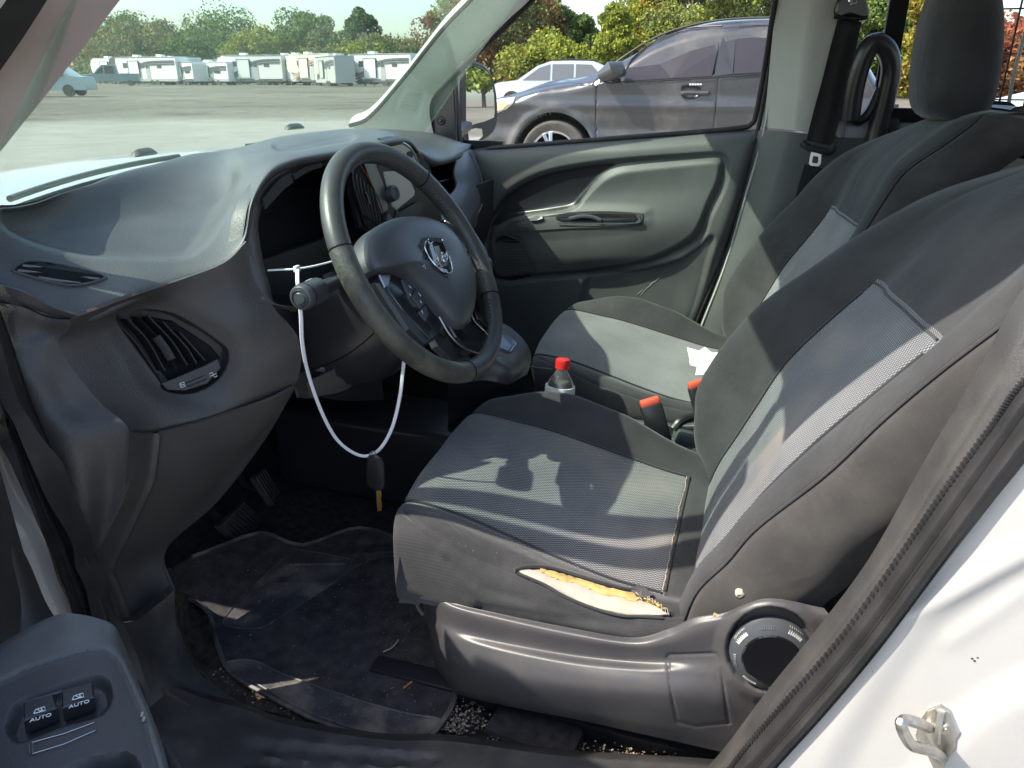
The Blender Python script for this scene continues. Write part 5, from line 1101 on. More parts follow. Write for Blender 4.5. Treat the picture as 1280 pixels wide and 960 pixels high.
# door mirror, outside
mr = thing('door_mirror', 'tall black passenger door mirror reflecting trees and parked trailers', 'mirror', tuple(X(597, 130, .98)))
mo = [(577, 84), (582, 78), (590, 76), (602, 79), (611, 86), (618, 100), (622, 120), (623, 140), (621, 158), (614, 170), (600, 178), (584, 182), (578, 170), (576, 130)]
MP = np.array([X(a, b, .985) for a, b in smooth_poly(mo, 3)])
# normal aims the glass so that the lot behind shows in it
mn = Vector(CAM - MP.mean(0)).normalized() + Vector((.42, -.90, .0)).normalized(); mn = np.array(mn.normalized())
mcen = MP.mean(0)
def MX(px, py, h=0):
    r = ray(px, py); o = mcen + mn * h; return CAM + r * (((o - CAM) @ mn) / (r @ mn))
shell = plate('mirror_shell', [MX(*p) - mn * .05 for p in smooth_poly(mo, 3)], .05, MT['smooth'], mr, nrm=mn, bevel=.006)
plate('mirror_glass', [MX(*p, .001) for p in ((582, 84), (590, 82), (601, 84), (609, 90), (614, 100), (617, 118), (618, 140), (617, 147), (605, 152), (582, 158))], .002, MT['mirror'], mr, nrm=mn, bevel=.0005)
plate('wide_angle_glass', [MX(*p, .001) for p in ((584, 163), (594, 160), (602, 161), (603, 170), (598, 175), (586, 178))], .002, MT['mirror'], mr, nrm=mn, bevel=.0005)
tube('mirror_arm', [MX(588, 150, -.04), X(570, 165, .88), X(566, 168, .82)], .03, MT['smooth'], mr, 10)
# ================================================================== DRIVER DOOR (open)
dd = thing('driver_door', 'open driver door in the near left corner, grey armrest with two AUTO window switches', 'car door', (-.88, .50, .5))
HB = W(-.94, .50, 0); TH = math.radians(57)          # opened by this angle
ds = W(-math.sin(TH), -math.cos(TH), 0); dn = W(math.cos(TH), -math.sin(TH), 0)   # along the door; towards its inner face
def DP(s, z, n=0): return HB + ds * s + dn * n + W(0, 0, z)
# shell
def slab(name, ring, n0, n1, m, lab=None):
    P = np.array([DP(s, z, 0) for s, z in ring]); k = len(P); V = np.concatenate([P + dn * n0, P + dn * n1]); Fs = [tuple(range(k)), tuple(range(k, 2 * k))[::-1]] + [(i, i + k, (i + 1) % k + k, (i + 1) % k) for i in range(k)]
    return mk(name, V, Fs, m, dd, lab, False)
slab('door_skin', [(.0, .45), (1.02, .45), (1.08, .7), (1.08, 1.23), (.0, 1.12)], -.03, .02, MT['white'])
slab('door_lining', [(.03, .48), (.98, .48), (1.03, .72), (1.03, 1.22), (.03, 1.11)], .022, .085, MT['plastic'])
fr_ = [DP(.02, 1.05, .02), DP(.16, 1.18, .01), DP(.42, 1.46, -.03), DP(.60, 1.62, -.06), DP(.74, 1.68, -.08), DP(1.0, 1.69, -.08), DP(1.08, 1.62, -.07), DP(1.09, 1.35, -.01), DP(1.08, 1.14, .02)]
V, Fs = tubeVF(cr(np.array(fr_), 60), .028, 8); mk('window_frame', V, Fs, MT['rubber'], dd, None, 'auto')
tube('window_divider', [DP(.34, 1.38, 0), DP(.36, 1.10, .02)], .014, MT['rubber'], dd, 8)
pn = np.array([DP(.05, 1.05, .01), DP(.16, 1.17, .0), DP(.42, 1.45, -.03), DP(.60, 1.61, -.06), DP(.74, 1.67, -.08), DP(1.0, 1.68, -.08), DP(1.07, 1.61, -.07), DP(1.08, 1.35, -.01), DP(1.07, 1.14, .01)])
k = len(pn); mk('window_pane', np.concatenate([pn, pn + dn * .003]), [tuple(range(k)), tuple(range(k, 2 * k))[::-1]] + [(i, i + k, (i + 1) % k + k, (i + 1) % k) for i in range(k)], MT['dglass'], dd, None, False)
# door mirror outside the glass
V, Fs = tubeVF(np.array([DP(.16, 1.12, -.06), DP(.16, 1.17, -.14), DP(.17, 1.24, -.20), DP(.17, 1.30, -.20), DP(.17, 1.40, -.19), DP(.17, 1.43, -.19)]), [.03, .05, .10, .115, .105, .06], 12); mk('door_mirror', V, Fs, MT['smooth'], dd, None, 'auto')
slab('mirror_sail', [(.02, 1.08), (.30, 1.12), (.16, 1.22)], -.02, .03, MT['smooth'])
# near end of the lining seen beside the white strip
sheet('lining_edge', grid([[X(-80, 560, -.98), X(-20, 600, -.94), X(2, 642, -.915)], [X(-60, 680, -.99), X(10, 690, -.95), X(35, 700, -.92)], [X(-40, 770, -1.0), X(30, 765, -.96), X(68, 770, -.925)], [X(-20, 840, -1.02), X(60, 830, -.99), X(125, 812, -.96)]], 20, 30), MT['plastic'], dd, .02)
# armrest
ZA = .80
ar = [[Z(8, 800, ZA + .0), Z(66, 770, ZA + .02), Z(100, 768, ZA + .02), Z(140, 780, ZA + .01), Z(152, 800, ZA - .02)],
    [Z(-60, 850, ZA), Z(40, 800, ZA + .012), Z(95, 790, ZA + .016), Z(140, 797, ZA + .006), Z(160, 818, ZA - .02)],
    [Z(-100, 900, ZA), Z(10, 850, ZA + .006), Z(95, 815, ZA + .010), Z(146, 815, ZA + .004), Z(170, 845, ZA - .02)],
    [Z(-120, 960, ZA), Z(-10, 890, ZA + .002), Z(90, 860, ZA + .004), Z(160, 850, ZA), Z(188, 890, ZA - .02)],
    [Z(-140, 1010, ZA), Z(-30, 940, ZA), Z(80, 910, ZA + .002), Z(176, 900, ZA - .002), Z(203, 930, ZA - .02)],
    [Z(-160, 1080, ZA), Z(-50, 1000, ZA), Z(70, 970, ZA), Z(190, 950, ZA - .004), Z(216, 980, ZA - .02)],
    [Z(-180, 1200, ZA), Z(-80, 1120, ZA), Z(60, 1090, ZA), Z(210, 1050, ZA - .006), Z(240, 1080, ZA - .02)]]
Ga = grid(ar, 120, 150)
Ga = dent(Ga, [(-60, 880), (0, 850), (30, 836), (70, 822), (110, 811), (134, 810), (148, 820), (162, 848), (185, 900), (200, 960), (230, 1060), (-80, 1060)], .0035, 5, sm=False)
Ga = dent(Ga, [(12, 905), (20, 885), (32, 876), (60, 866), (95, 854), (118, 848), (132, 853), (137, 868), (132, 882), (120, 892), (80, 903), (40, 918), (24, 924), (14, 918)], .010, 6)
Ga = dent(Ga, [(72, 975), (90, 962), (110, 953), (140, 946), (158, 946), (170, 960), (176, 1000), (60, 1020)], .03, 7)
inn = cellmask(Ga, [(-60, 882), (0, 852), (30, 838), (70, 824), (110, 813), (133, 812), (147, 822), (160, 848), (183, 900), (198, 960), (228, 1060), (-80, 1060)])
arm = sheet('armrest', Ga, MT['arm'], dd, .03, mask=~inn)
sheet('switch_panel', Ga, MT['plastic'], arm, .03, 'darker switch panel set into the armrest', mask=inn)
arm_top = None
def AZ_(px, py, h=0): p = hit(Ga, px, py); return p
def ZP(px, py, z): return Z(px, py, z)
for q in ([(31, 886), (68, 875), (73, 892), (31, 909)], [(78, 871), (117, 860), (119, 879), (79, 893)]):
    P = [ZP(a, b, ZA + .0005) for a, b in q]; bt_ = plate('window_switch', P, .008, MT['smooth'], arm, nrm=(0, -.12, 1), bevel=.0016, below=.008)
def mark(px0, py0, pts, par): tube('switch_mark', [ZP(px0 + a, py0 + b, ZA + .0098) for a, b in pts], .00042, MT['print'], par, 5)
RA = (ZP(116, 880, .8) - ZP(80, 891, .8)); UA = ZP(50, 880, .8) - ZP(51, 900, .8)
for cx, cy, sx, sy in ((51, 898, 50, 888), (99, 881, 98, 871)):
    text('auto_lettering', 'AUTO', .0056, ZP(cx, cy - 1, ZA + .0094), RA, UA, MT['print'], arm, h=.0002)
    for pts in (((-8, 4), (-6, -1), (6, -5), (7, 0), (-8, 4)), ((-3, -1), (1, 1), (4, -1)), ((2, -3), (2, 0))): mark(sx, sy, [(a * .95, b * .95) for a, b in pts], arm)
bl = [(35, 930), (41, 924), (118, 901), (120, 913), (112, 919), (40, 944), (34, 943)]
plate('blank_panel', [ZP(a, b, ZA - .0028) for a, b in bl], .0005, MT['plastic'], arm, nrm=(0, 0, 1), bevel=.0002)
for seg in (((40, 928), (80, 917), (118, 903)), ((41, 942), (80, 930), (119, 913)), ((41, 927), (41, 943)), ((118, 903), (120, 914)), ((36, 930), (37, 943))): tube('panel_edge', [ZP(a, b, ZA - .0008) for a, b in seg], .0004, MT['satin'], arm, 5)
tube('switch_surround', [ZP(a, b, ZA + .002) for a, b in ((31, 879), (70, 867), (117, 855))], .0016, MT['hub'], arm, 6)
for px, py in ((178, 894), (180, 900)): box('leaf_crumb', tuple(hit(Ga, px, py) + W(0, 0, .001)), (.005, .002, .001), MT['grit2'], arm, rot=(0, 0, .6))
# ================================================================== GEAR POD AND CENTRE CONSOLE
cs = thing('gear_console', 'rounded grey gear selector pod at the foot of the dashboard, low tray behind', 'console', (-.05, .1, .5))
Gg = grid([[X(560, 410, .04), X(600, 398, .05), X(630, 405, .05), X(646, 416, .045), X(659, 431, .035), X(664, 448, .02), X(660, 466, -.01)],
    [X(560, 425, .0), X(600, 415, .0), X(622, 418, .005), X(640, 428, .005), X(652, 440, .0), X(657, 452, -.01), X(655, 468, -.035)],
    [X(560, 440, -.05), X(600, 432, -.06), X(618, 436, -.06), X(634, 444, -.055), X(645, 452, -.055), X(650, 462, -.06), X(648, 474, -.07)],
    [X(560, 455, -.11), X(590, 450, -.12), X(612, 450, -.12), X(628, 456, -.115), X(637, 463, -.11), X(640, 470, -.105), X(640, 478, -.10)],
    [X(560, 480, -.125), X(585, 478, -.135), X(603, 475, -.135), X(618, 477, -.13), X(628, 479, -.12), X(634, 480, -.11), X(636, 481, -.105)]], 60, 50)
gp = sheet('gear_pod', Gg, MT['hub'], cs, .006)
pplate('gate_inset', Gg, [(618, 412), (628, 414), (640, 424), (644, 430), (640, 434), (635, 440), (622, 436), (612, 430)], .003, MT['gloss'], gp, bevel=.001)
pline('gate_rim', Gg, [(624, 413), (634, 420), (644, 430), (641, 435), (635, 441), (618, 436)], .0018, MT['satin'], gp, samples=20, lift=.002)
tube('gear_lever', [X(620, 432, -.02), X(612, 400, -.02), X(606, 375, -.03), X(600, 348, -.04)], .010, MT['leather'], cs, 10, samples=14)
box('gear_knob', tuple(X(601, 335, -.04)), (.045, .05, .05), MT['smooth'], cs, bevel=.018, seg=3)
pline('silver_band', Gg, [(598, 441), (612, 443), (628, 449)], .0022, MT['satin'], gp, samples=8, lift=.001)
sheet('pod_underside', grid([[X(560, 480, -.125), X(603, 475, -.13), X(634, 480, -.11), X(660, 467, -.02)], [X(560, 500, -.10), X(600, 495, -.10), X(630, 492, -.08), X(655, 480, .0)], [X(560, 560, .0), X(600, 550, .0), X(625, 540, .0), X(645, 530, .02)]], 24, 16), MT['smooth'], cs, .004)
box('tunnel', (0, .34, .44), (.20, .60, .22), MT['smooth'], cs, bevel=.03, seg=3)
box('console_tray', (0, -.26, .455), (.17, .56, .13), MT['smooth'], cs, bevel=.02, seg=3)
lathe('cup_holder', [(.040, 0), (.043, .006), (.038, .008), (.037, .001)], MT['smooth'], cs, (-.03, -.10, .522), (0, 0, 1))
tube('tray_edge', [X(655, 458, .05), X(672, 460, .06), X(690, 462, .06)], .003, MT['hub'], cs, 6)
# hand brake lever by the buckles
hb = thing('parking_brake', 'black parking brake lever with green-grey grip between the seats by the buckles', 'brake lever', tuple(X(860, 540, -.02)))
tube('lever_grip', [X(885, 520, .03), X(868, 521, .01), X(852, 526, -.01), X(842, 536, -.02)], .010, MT['smooth'], hb, 10, samples=14)
box('lever_bracket', tuple(X(858, 547, -.02)), (.05, .05, .03), MT['teal'], hb, bevel=.006, rot=(.3, 0, .3)); box('lever_mount', tuple(X(868, 562, -.03)), (.07, .06, .03), MT['plastic'], hb, bevel=.006)
# ================================================================== BOTTLE
b0 = X(703, 458, -.03); bt0 = thing('drink_bottle', 'clear plastic drink bottle with red screw cap and pale label, between the seats', 'bottle', (b0[0], b0[1], b0[2] - .20))
ax = (.12, -.05, 1)
lathe('bottle_body', [(.012, 0), (.0125, -.010), (.018, -.020), (.026, -.032), (.031, -.046), (.0325, -.06), (.032, -.10), (.031, -.14), (.0325, -.18), (.030, -.195), (.02, -.198)][::-1], MT['pet'], bt0, b0, ax, 32)
cp_ = lathe('screw_cap', [(.0150, -.004), (.0152, .002), (.0150, .014), (.0142, .0165), (.012, .0172), (.001, .0172)], MT['red'], bt0, b0, ax, 36)
q_ = Vector((0, 0, 1)).rotation_difference(Vector(ax)).to_matrix()
V, Fs = [], []
for j in range(36):
    a = 2 * math.pi * j / 36; p0 = Vector(b0) + q_ @ Vector((math.cos(a) * .0152, math.sin(a) * .0152, .001)); p1 = Vector(b0) + q_ @ Vector((math.cos(a) * .0150, math.sin(a) * .0150, .0135))
    v, f = tubeVF(np.array([p0, p1]), .0006, 4); Fs += [tuple(len(V) + i for i in g) for g in f]; V += v
mk('cap_knurling', V, Fs, MT['red'], cp_, smooth=False)['kind'] = 'stuff'
lab = [(.0322, -.043), (.0331, -.050), (.0331, -.062), (.0329, -.128), (.0325, -.130)]
lb = lathe('paper_label', lab[::-1], MT['paper'], bt0, b0, ax, 32)
for k in range(3): tube('label_line', [Vector(b0) + q_ @ Vector((math.cos(a) * .0335, math.sin(a) * .0335, -.056 - k * .006)) for a in np.linspace(-2.4 + k * .1, -1.7 + .1 * k, 8)], .0006, MT['red'], lb, 4)
lathe('drink', [(.001, -.19), (.028, -.19), (.030, -.12), (.0300, -.05), (.024, -.034), (.001, -.034)], mat('dark_drink', (.10, .085, .07), .1), bt0, b0, ax, 24)
# ================================================================== BUCKLES, BELT, PAPER
def buckle(label, px, py, xv, w_=.030, tilt=(.25, -.30, 0), ln=.085):
    c = X(px, py, xv); t = thing('belt_buckle', label, 'seat belt buckle', tuple(c), 'seat belt buckles between the seats')
    zz = Vector((.05, .33, .94)).normalized(); xx = Vector(_R) - zz * Vector(_R).dot(zz); xx.normalize(); yy_ = zz.cross(xx); Rm = Matrix((xx, yy_, zz)).transposed(); zz2 = Matrix.Rotation(-.0, 3, 'Y')
    box('buckle_body', tuple(c - np.array(Rm @ Vector((0, 0, 1))) * ln / 2), (.044, .024, ln), MT['smooth'], t, rot=Rm, bevel=.004, seg=2)
    box('release_button', tuple(c + np.array(Rm @ Vector((0, 0, 1))) * .004), (.040, .020, .016), MT['orange'], t, rot=Rm, bevel=.004)
    tube('buckle_stalk', [c - np.array(Rm @ Vector((0, 0, 1))) * ln, c - np.array(Rm @ Vector((0, 0, 1))) * (ln + .06)], .008, MT['smooth'], t, 8)
    return t
buckle('seat belt buckle with orange-red button nearest the driver seat, standing upright', 813, 505, -.085)
buckle('seat belt buckle with orange button lying against the passenger seat, half behind the driver backrest', 872, 482, .06)
bl_ = thing('seat_belt', 'black passenger seat belt hanging from its pillar guide with silver tongue', 'seat belt', tuple(X(1063, 12, .72)))
Wb = grid([[X(1050, -8, .735), X(1082, -8, .735)], [X(1047, 25, .735), X(1077, 25, .735)], [X(1038, 60, .737), X(1070, 62, .737)], [X(1028, 100, .738), X(1060, 105, .738)], [X(1017, 140, .738), X(1050, 148, .738)], [X(1008, 176, .738), X(1040, 182, .738)]], 8, 40)
Wb[..., 0] += .003 * np.sin(np.linspace(0, 9, 9))[None, :]
sheet('webbing', Wb, MT['belt'], bl_, .002)
sheet('webbing', grid([[X(1006, 205, .74), X(1034, 212, .74)], [X(996, 240, .74), X(1022, 250, .74)], [X(985, 290, .72), X(1005, 300, .72)], [X(965, 340, .70), X(980, 350, .70)]], 6, 20), MT['belt'], bl_, .002)
an = plate('belt_guide', [X(*p, .722) for p in smooth_poly([(1043, 10), (1052, -6), (1076, -6), (1084, 14), (1082, 23), (1070, 21), (1055, 19), (1044, 22)], 3)], .014, MT['smooth'], bl_, nrm=(-1, -.3, .1), bevel=.005)
tube('guide_lip', [X(1043, 20, .712), X(1056, 23, .710), (X(1072, 24, .710)), X(1084, 22, .712)], .006, MT['gloss'], an, 8, samples=12)
lathe('guide_bolt', [(.012, 0), (.012, .004), (.010, .006), (.006, .006), (.005, .003), (.001, .003)], MT['chrome'], an, X(1066, 1, .712), (-1, -.3, .1))
tg = tube('tongue_housing', [X(1003, 178, .732), X(1010, 184, .726), X(1022, 187, .725), X(1036, 190, .726), X(1043, 182, .732)], .009, MT['smooth'], bl_, 10, samples=20)
tl = [(1014, 189), (1027, 191), (1026, 205), (1023, 208), (1013, 207), (1011, 204)]
P = np.array([X(a, b, .727) for a, b in tl])
cq = P.mean(0); inn = cq + (P - cq) * .5; k = len(P); Vq = np.concatenate([P, inn, P + W(.003, 0, 0), inn + W(.003, 0, 0)]); Fq = []
for i in range(k): j = (i + 1) % k; Fq += [(i, j, k + j, k + i), (2 * k + i, 3 * k + i, 3 * k + j, 2 * k + j), (i, 2 * k + i, 2 * k + j, j), (k + i, k + j, 3 * k + j, 3 * k + i)]
mk('silver_tongue', Vq, Fq, mat('bright_steel', (.85, .85, .86), .25, metal=.6), bl_, smooth=False)
# crumpled paper on the passenger cushion
pa = [(858, 440), (873, 447), (880, 445), (890, 447), (900, 449), (893, 470), (884, 474), (868, 478), (870, 470), (862, 462), (860, 452)]
PP = [X(a, b, .30 + .08 * ((450 - b) / 40)) + W(0, 0, .012 + .006 * (i % 3)) for i, (a, b) in enumerate(pa)]
pp = plate('crumpled_paper', PP, .001, MT['paper'], None); pp['label'] = 'crumpled scrap of white paper lying on the passenger cushion'; pp['category'] = 'paper'
# ================================================================== FLOOR MAT
ZM = .345
mo = [(212, 712), (217, 745), (240, 750), (262, 768), (268, 793), (281, 831), (300, 850), (325, 864), (387, 897), (450, 918), (517, 925), (538, 920), (552, 904), (569, 872), (562, 820), (545, 770), (517, 706), (492, 672), (450, 660), (420, 668), (379, 682), (350, 674), (325, 666), (275, 683)]
fm = thing('floor_mat', 'worn black carpet driver floor mat with rubber heel pad, dusty and littered', 'floor mat', tuple(Z(420, 800, ZM)))
MO = smooth_poly(mo, 4)
us_, vs_ = np.meshgrid(np.linspace(200, 575, 190), np.linspace(655, 930, 150))
Gm0 = np.zeros((*us_.shape, 3))
for i in range(us_.shape[0]):
    for j in range(us_.shape[1]): Gm0[i, j] = Z(us_[i, j], vs_[i, j], ZM)
# rises onto the toe board in front; ripples towards the seat
yy = Gm0[..., 1]; r_ = np.clip((yy - .42) / .25, 0, 1) ** 1.5 * .05
rp = .008 * np.exp(-((us_ - 480) / 45) ** 2 - ((vs_ - 690) / 16) ** 2) * np.sin((vs_ - 670) * .32 + us_ * .03)
base = Gm0.copy()
for i in range(us_.shape[0]):
    for j in range(us_.shape[1]):
        h = r_[i, j] + rp[i, j]
        if abs(h) > 1e-5: Gm0[i, j] = Z(us_[i, j], vs_[i, j], ZM + h)
up3 = (-.5, .1, 3)
pad1 = [(367, 689), (378, 688), (449, 702), (440, 712), (400, 740), (350, 772), (322, 786), (290, 784), (279, 777), (300, 750), (340, 712)]
pad2 = [(282, 832), (290, 827), (318, 827), (350, 842), (400, 860), (460, 880), (515, 894), (549, 900), (536, 915), (515, 920), (450, 912), (385, 890), (325, 857), (290, 842)]
Gm1 = dent(Gm0, pad1, -.0015, 1.5, ref=up3); Gm1 = dent(Gm1, pad2, -.002, 1.5, ref=up3)
for l in ([(362, 707), (432, 706)], [(338, 730), (394, 731)]): Gm1 = crease(Gm1, l, -.003, 2, ref=up3)
msk = cellmask(Gm1, MO)
ms = sheet('mat_carpet', Gm1, MT['mat'], fm, .006, mask=msk & ~cellmask(Gm1, pad1, True) & ~cellmask(Gm1, pad2, True), ref=up3)
sheet('heel_pad', Gm1, MT['matr'], fm, .006, 'ribbed rubber heel pad', mask=cellmask(Gm1, pad1, True), ref=up3)
sheet('heel_pad', Gm1, MT['matr'], fm, .006, 'dusty crescent rubber pad at the near edge', mask=cellmask(Gm1, pad2, True), ref=up3)
pline('mat_binding', Gm1, MO[::2], .0045, MT['matr'], fm, lift=.001, closed=False)
pline('pad_rim', Gm1, smooth_poly(pad1, 3), .0016, MT['matr'], fm, lift=.001); pline('pad_rim', Gm1, smooth_poly(pad2, 3), .0022, MT['matr'], fm, lift=.001)
for l in ([(362, 707), (400, 706), (432, 706)], [(338, 730), (366, 730), (394, 731)]): pline('pad_bar', Gm1, l, .0026, MT['matr'], fm, lift=.002)
# straw, splinter, twig
def litter(name, label, pts, r, m): o = tube(name, pts, r, m, None, 6); o['label'] = label; o['category'] = 'litter'; return o
litter('wood_splinter', 'small orange-brown wood splinter on the floor mat near its corner', [hit(Gm1, 504, 863) + W(0, 0, .004), hit(Gm1, 515, 855) + W(0, 0, .005)], .0019, mat('splinter_wood', (.42, .17, .06), .7))
litter('dry_twig', 'curved pale dry twig lying in the middle of the floor mat', cr(np.array([hit(Gm1, a, b) + W(0, 0, .004) for a, b in ((479, 817), (488, 813), (494, 808), (498, 802))]), 12), .0016, MT['grit2'])
# grit between mat and sill, and crumbs all over
def grit(name, pts_, m, smin, smax, z0=None):
    V = []; Fs = []
    for p in pts_:
        s = rng.uniform(smin, smax); o = len(V); R3 = rng.normal(size=(6, 3)) * .25
        for k, d in enumerate(((1, 0, 0), (-1, 0, 0), (0, 1, 0), (0, -1, 0), (0, 0, .7), (0, 0, -.7))): V.append(p + (np.array(d) + R3[k]) * s)
        Fs += [tuple(o + i for i in f) for f in ((0, 2, 4), (2, 1, 4), (1, 3, 4), (3, 0, 4), (2, 0, 5), (1, 2, 5), (3, 1, 5), (0, 3, 5))]
    o = mk(name, V, Fs, m, None, smooth=False); o['kind'] = 'stuff'; return o
def band(a, b, w_, n): t = rng.uniform(0, 1, n); return [(a[0] + (b[0] - a[0]) * q + rng.normal() * w_, a[1] + (b[1] - a[1]) * q + rng.normal() * w_ * .6) for q in t]
pts = band((268, 838), (330, 876), 8, 60) + band((330, 876), (400, 902), 6, 40) + band((575, 885), (560, 920), 12, 200) + band((590, 880), (570, 915), 12, 150) + band((640, 925), (860, 948), 6, 150) + band((590, 900), (640, 925), 8, 90)
o = grit('grit', [Z(a, b, .338) for a, b in pts], MT['grit'], .0009, .0026); o['label'] = 'brown grit between floor mat, seat and sill'
o = grit('pale_grit', [Z(a, b, .340) for a, b in pts[::5]], MT['grit2'], .0010, .0026); o['label'] = 'pale crumbs of grit between mat and sill'
pts = [(rng.uniform(230, 560), rng.uniform(690, 900)) for _ in range(420)]; pts = [p for p in pts if sdpoly(np.array([p[0]]), np.array([p[1]]), MO)[0] > 4]
o = grit('dust_crumbs', [hit(Gm1, a, b) + W(0, 0, .001) for a, b in pts], MT['grit2'], .0004, .0012); o['label'] = 'fine pale crumbs scattered over the floor mat'
pts = [(rng.uniform(510, 900), rng.uniform(520, 770)) for _ in range(260)]; pts = [p for p in pts if sdpoly(np.array([p[0]]), np.array([p[1]]), [(520, 600), (600, 520), (700, 500), (880, 600), (900, 740), (700, 740), (560, 680)])[0] > 2]
o = grit('lint', [hit(GCU, a, b) + W(-.001, 0, .0012) for a, b in pts], MT['grit2'], .0003, .0008); o['label'] = 'fine lint and crumbs on the driver cushion'
bx = bpy.data.objects
bb = box('floor_box', tuple(Z(668, 918, .335)), (.07, .15, .03), MT['void'], van, rot=(0, 0, -.1), bevel=.012)
# ================================================================== OUTSIDE
def struct(o, label=None):
    o['kind'] = 'structure'
    if label: o['label'] = label
    return o
def gz(x, y):                           # the lot rises gently towards the passenger side
    t = np.clip((np.asarray(x, float) - 2) / 4, 0, 1); return .12 * t * t * (3 - 2 * t)
gm = bpy.data.materials.new('gravel_lot'); N, L = nodes(gm); b = N['Principled BSDF']; b.inputs['Roughness'].default_value = .95; b.inputs['Specular IOR Level'].default_value = .15
tc = N.new('ShaderNodeTexCoord')
def nz(sc, det=6, ro=.6):
    n = N.new('ShaderNodeTexNoise'); n.inputs['Scale'].default_value = sc; n.inputs['Detail'].default_value = det; n.inputs['Roughness'].default_value = ro; L.new(tc.outputs['Object'], n.inputs['Vector']); return n.outputs[0]
def rmp(src, *st):
    c = N.new('ShaderNodeValToRGB'); e = c.color_ramp.elements
    while len(e) < len(st): e.new(.5)
    for k, (p, q) in enumerate(st): e[k].position = p; e[k].color = (*q, 1)
    L.new(src, c.inputs[0]); return c.outputs[0]
def mixc(f, a, b_, bt='MIX'):
    m = N.new('ShaderNodeMix'); m.data_type = 'RGBA'; m.blend_type = bt
    for s, i in ((f, 0), (a, 6), (b_, 7)):
        if isinstance(s, float): m.inputs[i].default_value = s
        elif isinstance(s, tuple): m.inputs[i].default_value = (*s, 1)
        else: L.new(s, m.inputs[i])
    return m.outputs[2]
big = rmp(nz(.05), (.35, (.13, .12, .10)), (.65, (.20, .185, .155)))
fine = rmp(nz(3.0, 8, .75), (.3, (.62, .62, .62)), (.7, (1.25, 1.22, 1.18)))
grav = mixc(1.0, big, fine, 'MULTIPLY')
sx = N.new('ShaderNodeSeparateXYZ'); L.new(tc.outputs['Object'], sx.inputs[0])
# pale concrete apron near the van, darker gravel beyond; their border wanders
le = N.new('ShaderNodeVectorMath'); le.operation = 'LENGTH'; L.new(tc.outputs['Object'], le.inputs[0])
ad = N.new('ShaderNodeMath'); ad.operation = 'MULTIPLY_ADD'; L.new(nz(.12), ad.inputs[0]); ad.inputs[1].default_value = 9; L.new(le.outputs['Value'], ad.inputs[2])
mrg = N.new('ShaderNodeMapRange'); mrg.inputs[1].default_value = 27; mrg.inputs[2].default_value = 30; mrg.inputs[3].default_value = 1; mrg.inputs[4].default_value = 0; L.new(ad.outputs[0], mrg.inputs[0])
conc = mixc(1.0, (.29, .28, .25), rmp(nz(.9, 7), (.3, (.85, .85, .85)), (.7, (1.08, 1.08, 1.08))), 'MULTIPLY')
trk = rmp(nz(.35, 4, .5), (.55, (1, 1, 1)), (.62, (.70, .68, .66)))
L.new(mixc(mrg.outputs[0], mixc(1.0, grav, trk, 'MULTIPLY'), conc), b.inputs['Base Color'])
bp = N.new('ShaderNodeBump'); bp.inputs['Strength'].default_value = .6; bp.inputs['Distance'].default_value = .03; L.new(nz(6, 8, .8), bp.inputs['Height']); L.new(bp.outputs[0], b.inputs['Normal'])
xs = np.concatenate([[-600, -200, -60, -20], np.linspace(-8, 12, 41), [20, 60, 200, 800]]); ys = np.array([-800, -200, -60, -20, 0, 20, 60, 200, 800.])
V = [(x, y, float(gz(x, y))) for y in ys for x in xs]; nx = len(xs)
struct(mk('ground', V, [(j * nx + i, j * nx + i + 1, (j + 1) * nx + i + 1, (j + 1) * nx + i) for j in range(len(ys) - 1) for i in range(nx - 1)], gm), 'gravel and concrete parking lot')
# low pebbly ridge of darker soil out on the lot
# ------------------------------------------------------------------ car builder (side profile + curved body)
glassT = mat('dark_tinted_car_glass', (.028, .025, .032), .2, spec=.3); glassR = mat('dusty_grey_car_glass', (.13, .13, .13), .12, spec=.9)
tyre = mat('dusty_tyre', (.075, .068, .060), .85, noise=.2, nscale=20); alloy = mat('alloy_wheel', (.55, .56, .58), .3, metal=1)
paintB = mat('dark_grey_metallic_paint', (.040, .040, .044), .30, metal=.1, spec=.5, coat=.5, dirt=(.22, .19, .16), dirt_amt=.35, dscale=2)
paintS = mat('silver_metallic_paint', (.62, .64, .66), .3, metal=.3, coat=.6); paintT = mat('pale_blue_grey_paint', (.20, .26, .28), .35, metal=.2, coat=.5)
blackp = mat('car_black_plastic', (.02, .02, .02), .5); amber = mat('amber_lens', (.65, .30, .12), .15, coat=.6); clearl = mat('headlamp_lens', (.75, .75, .72), .1, coat=1); redl = mat('tail_lamp', (.45, .03, .03), .2, coat=.6)
# near SUV: its side is laid out on the plane x = XS, from what the window shows
XS = 6.62
suv = thing('parked_suv', 'dark grey SUV with tinted windows parked alongside, seen through the passenger window', 'car', (XS + .9, .6, .12))
def SP(px, py, o=0.0): return X(px, py, XS + o)
def yz(px, py): p = X(px, py, XS); return p[1], p[2]
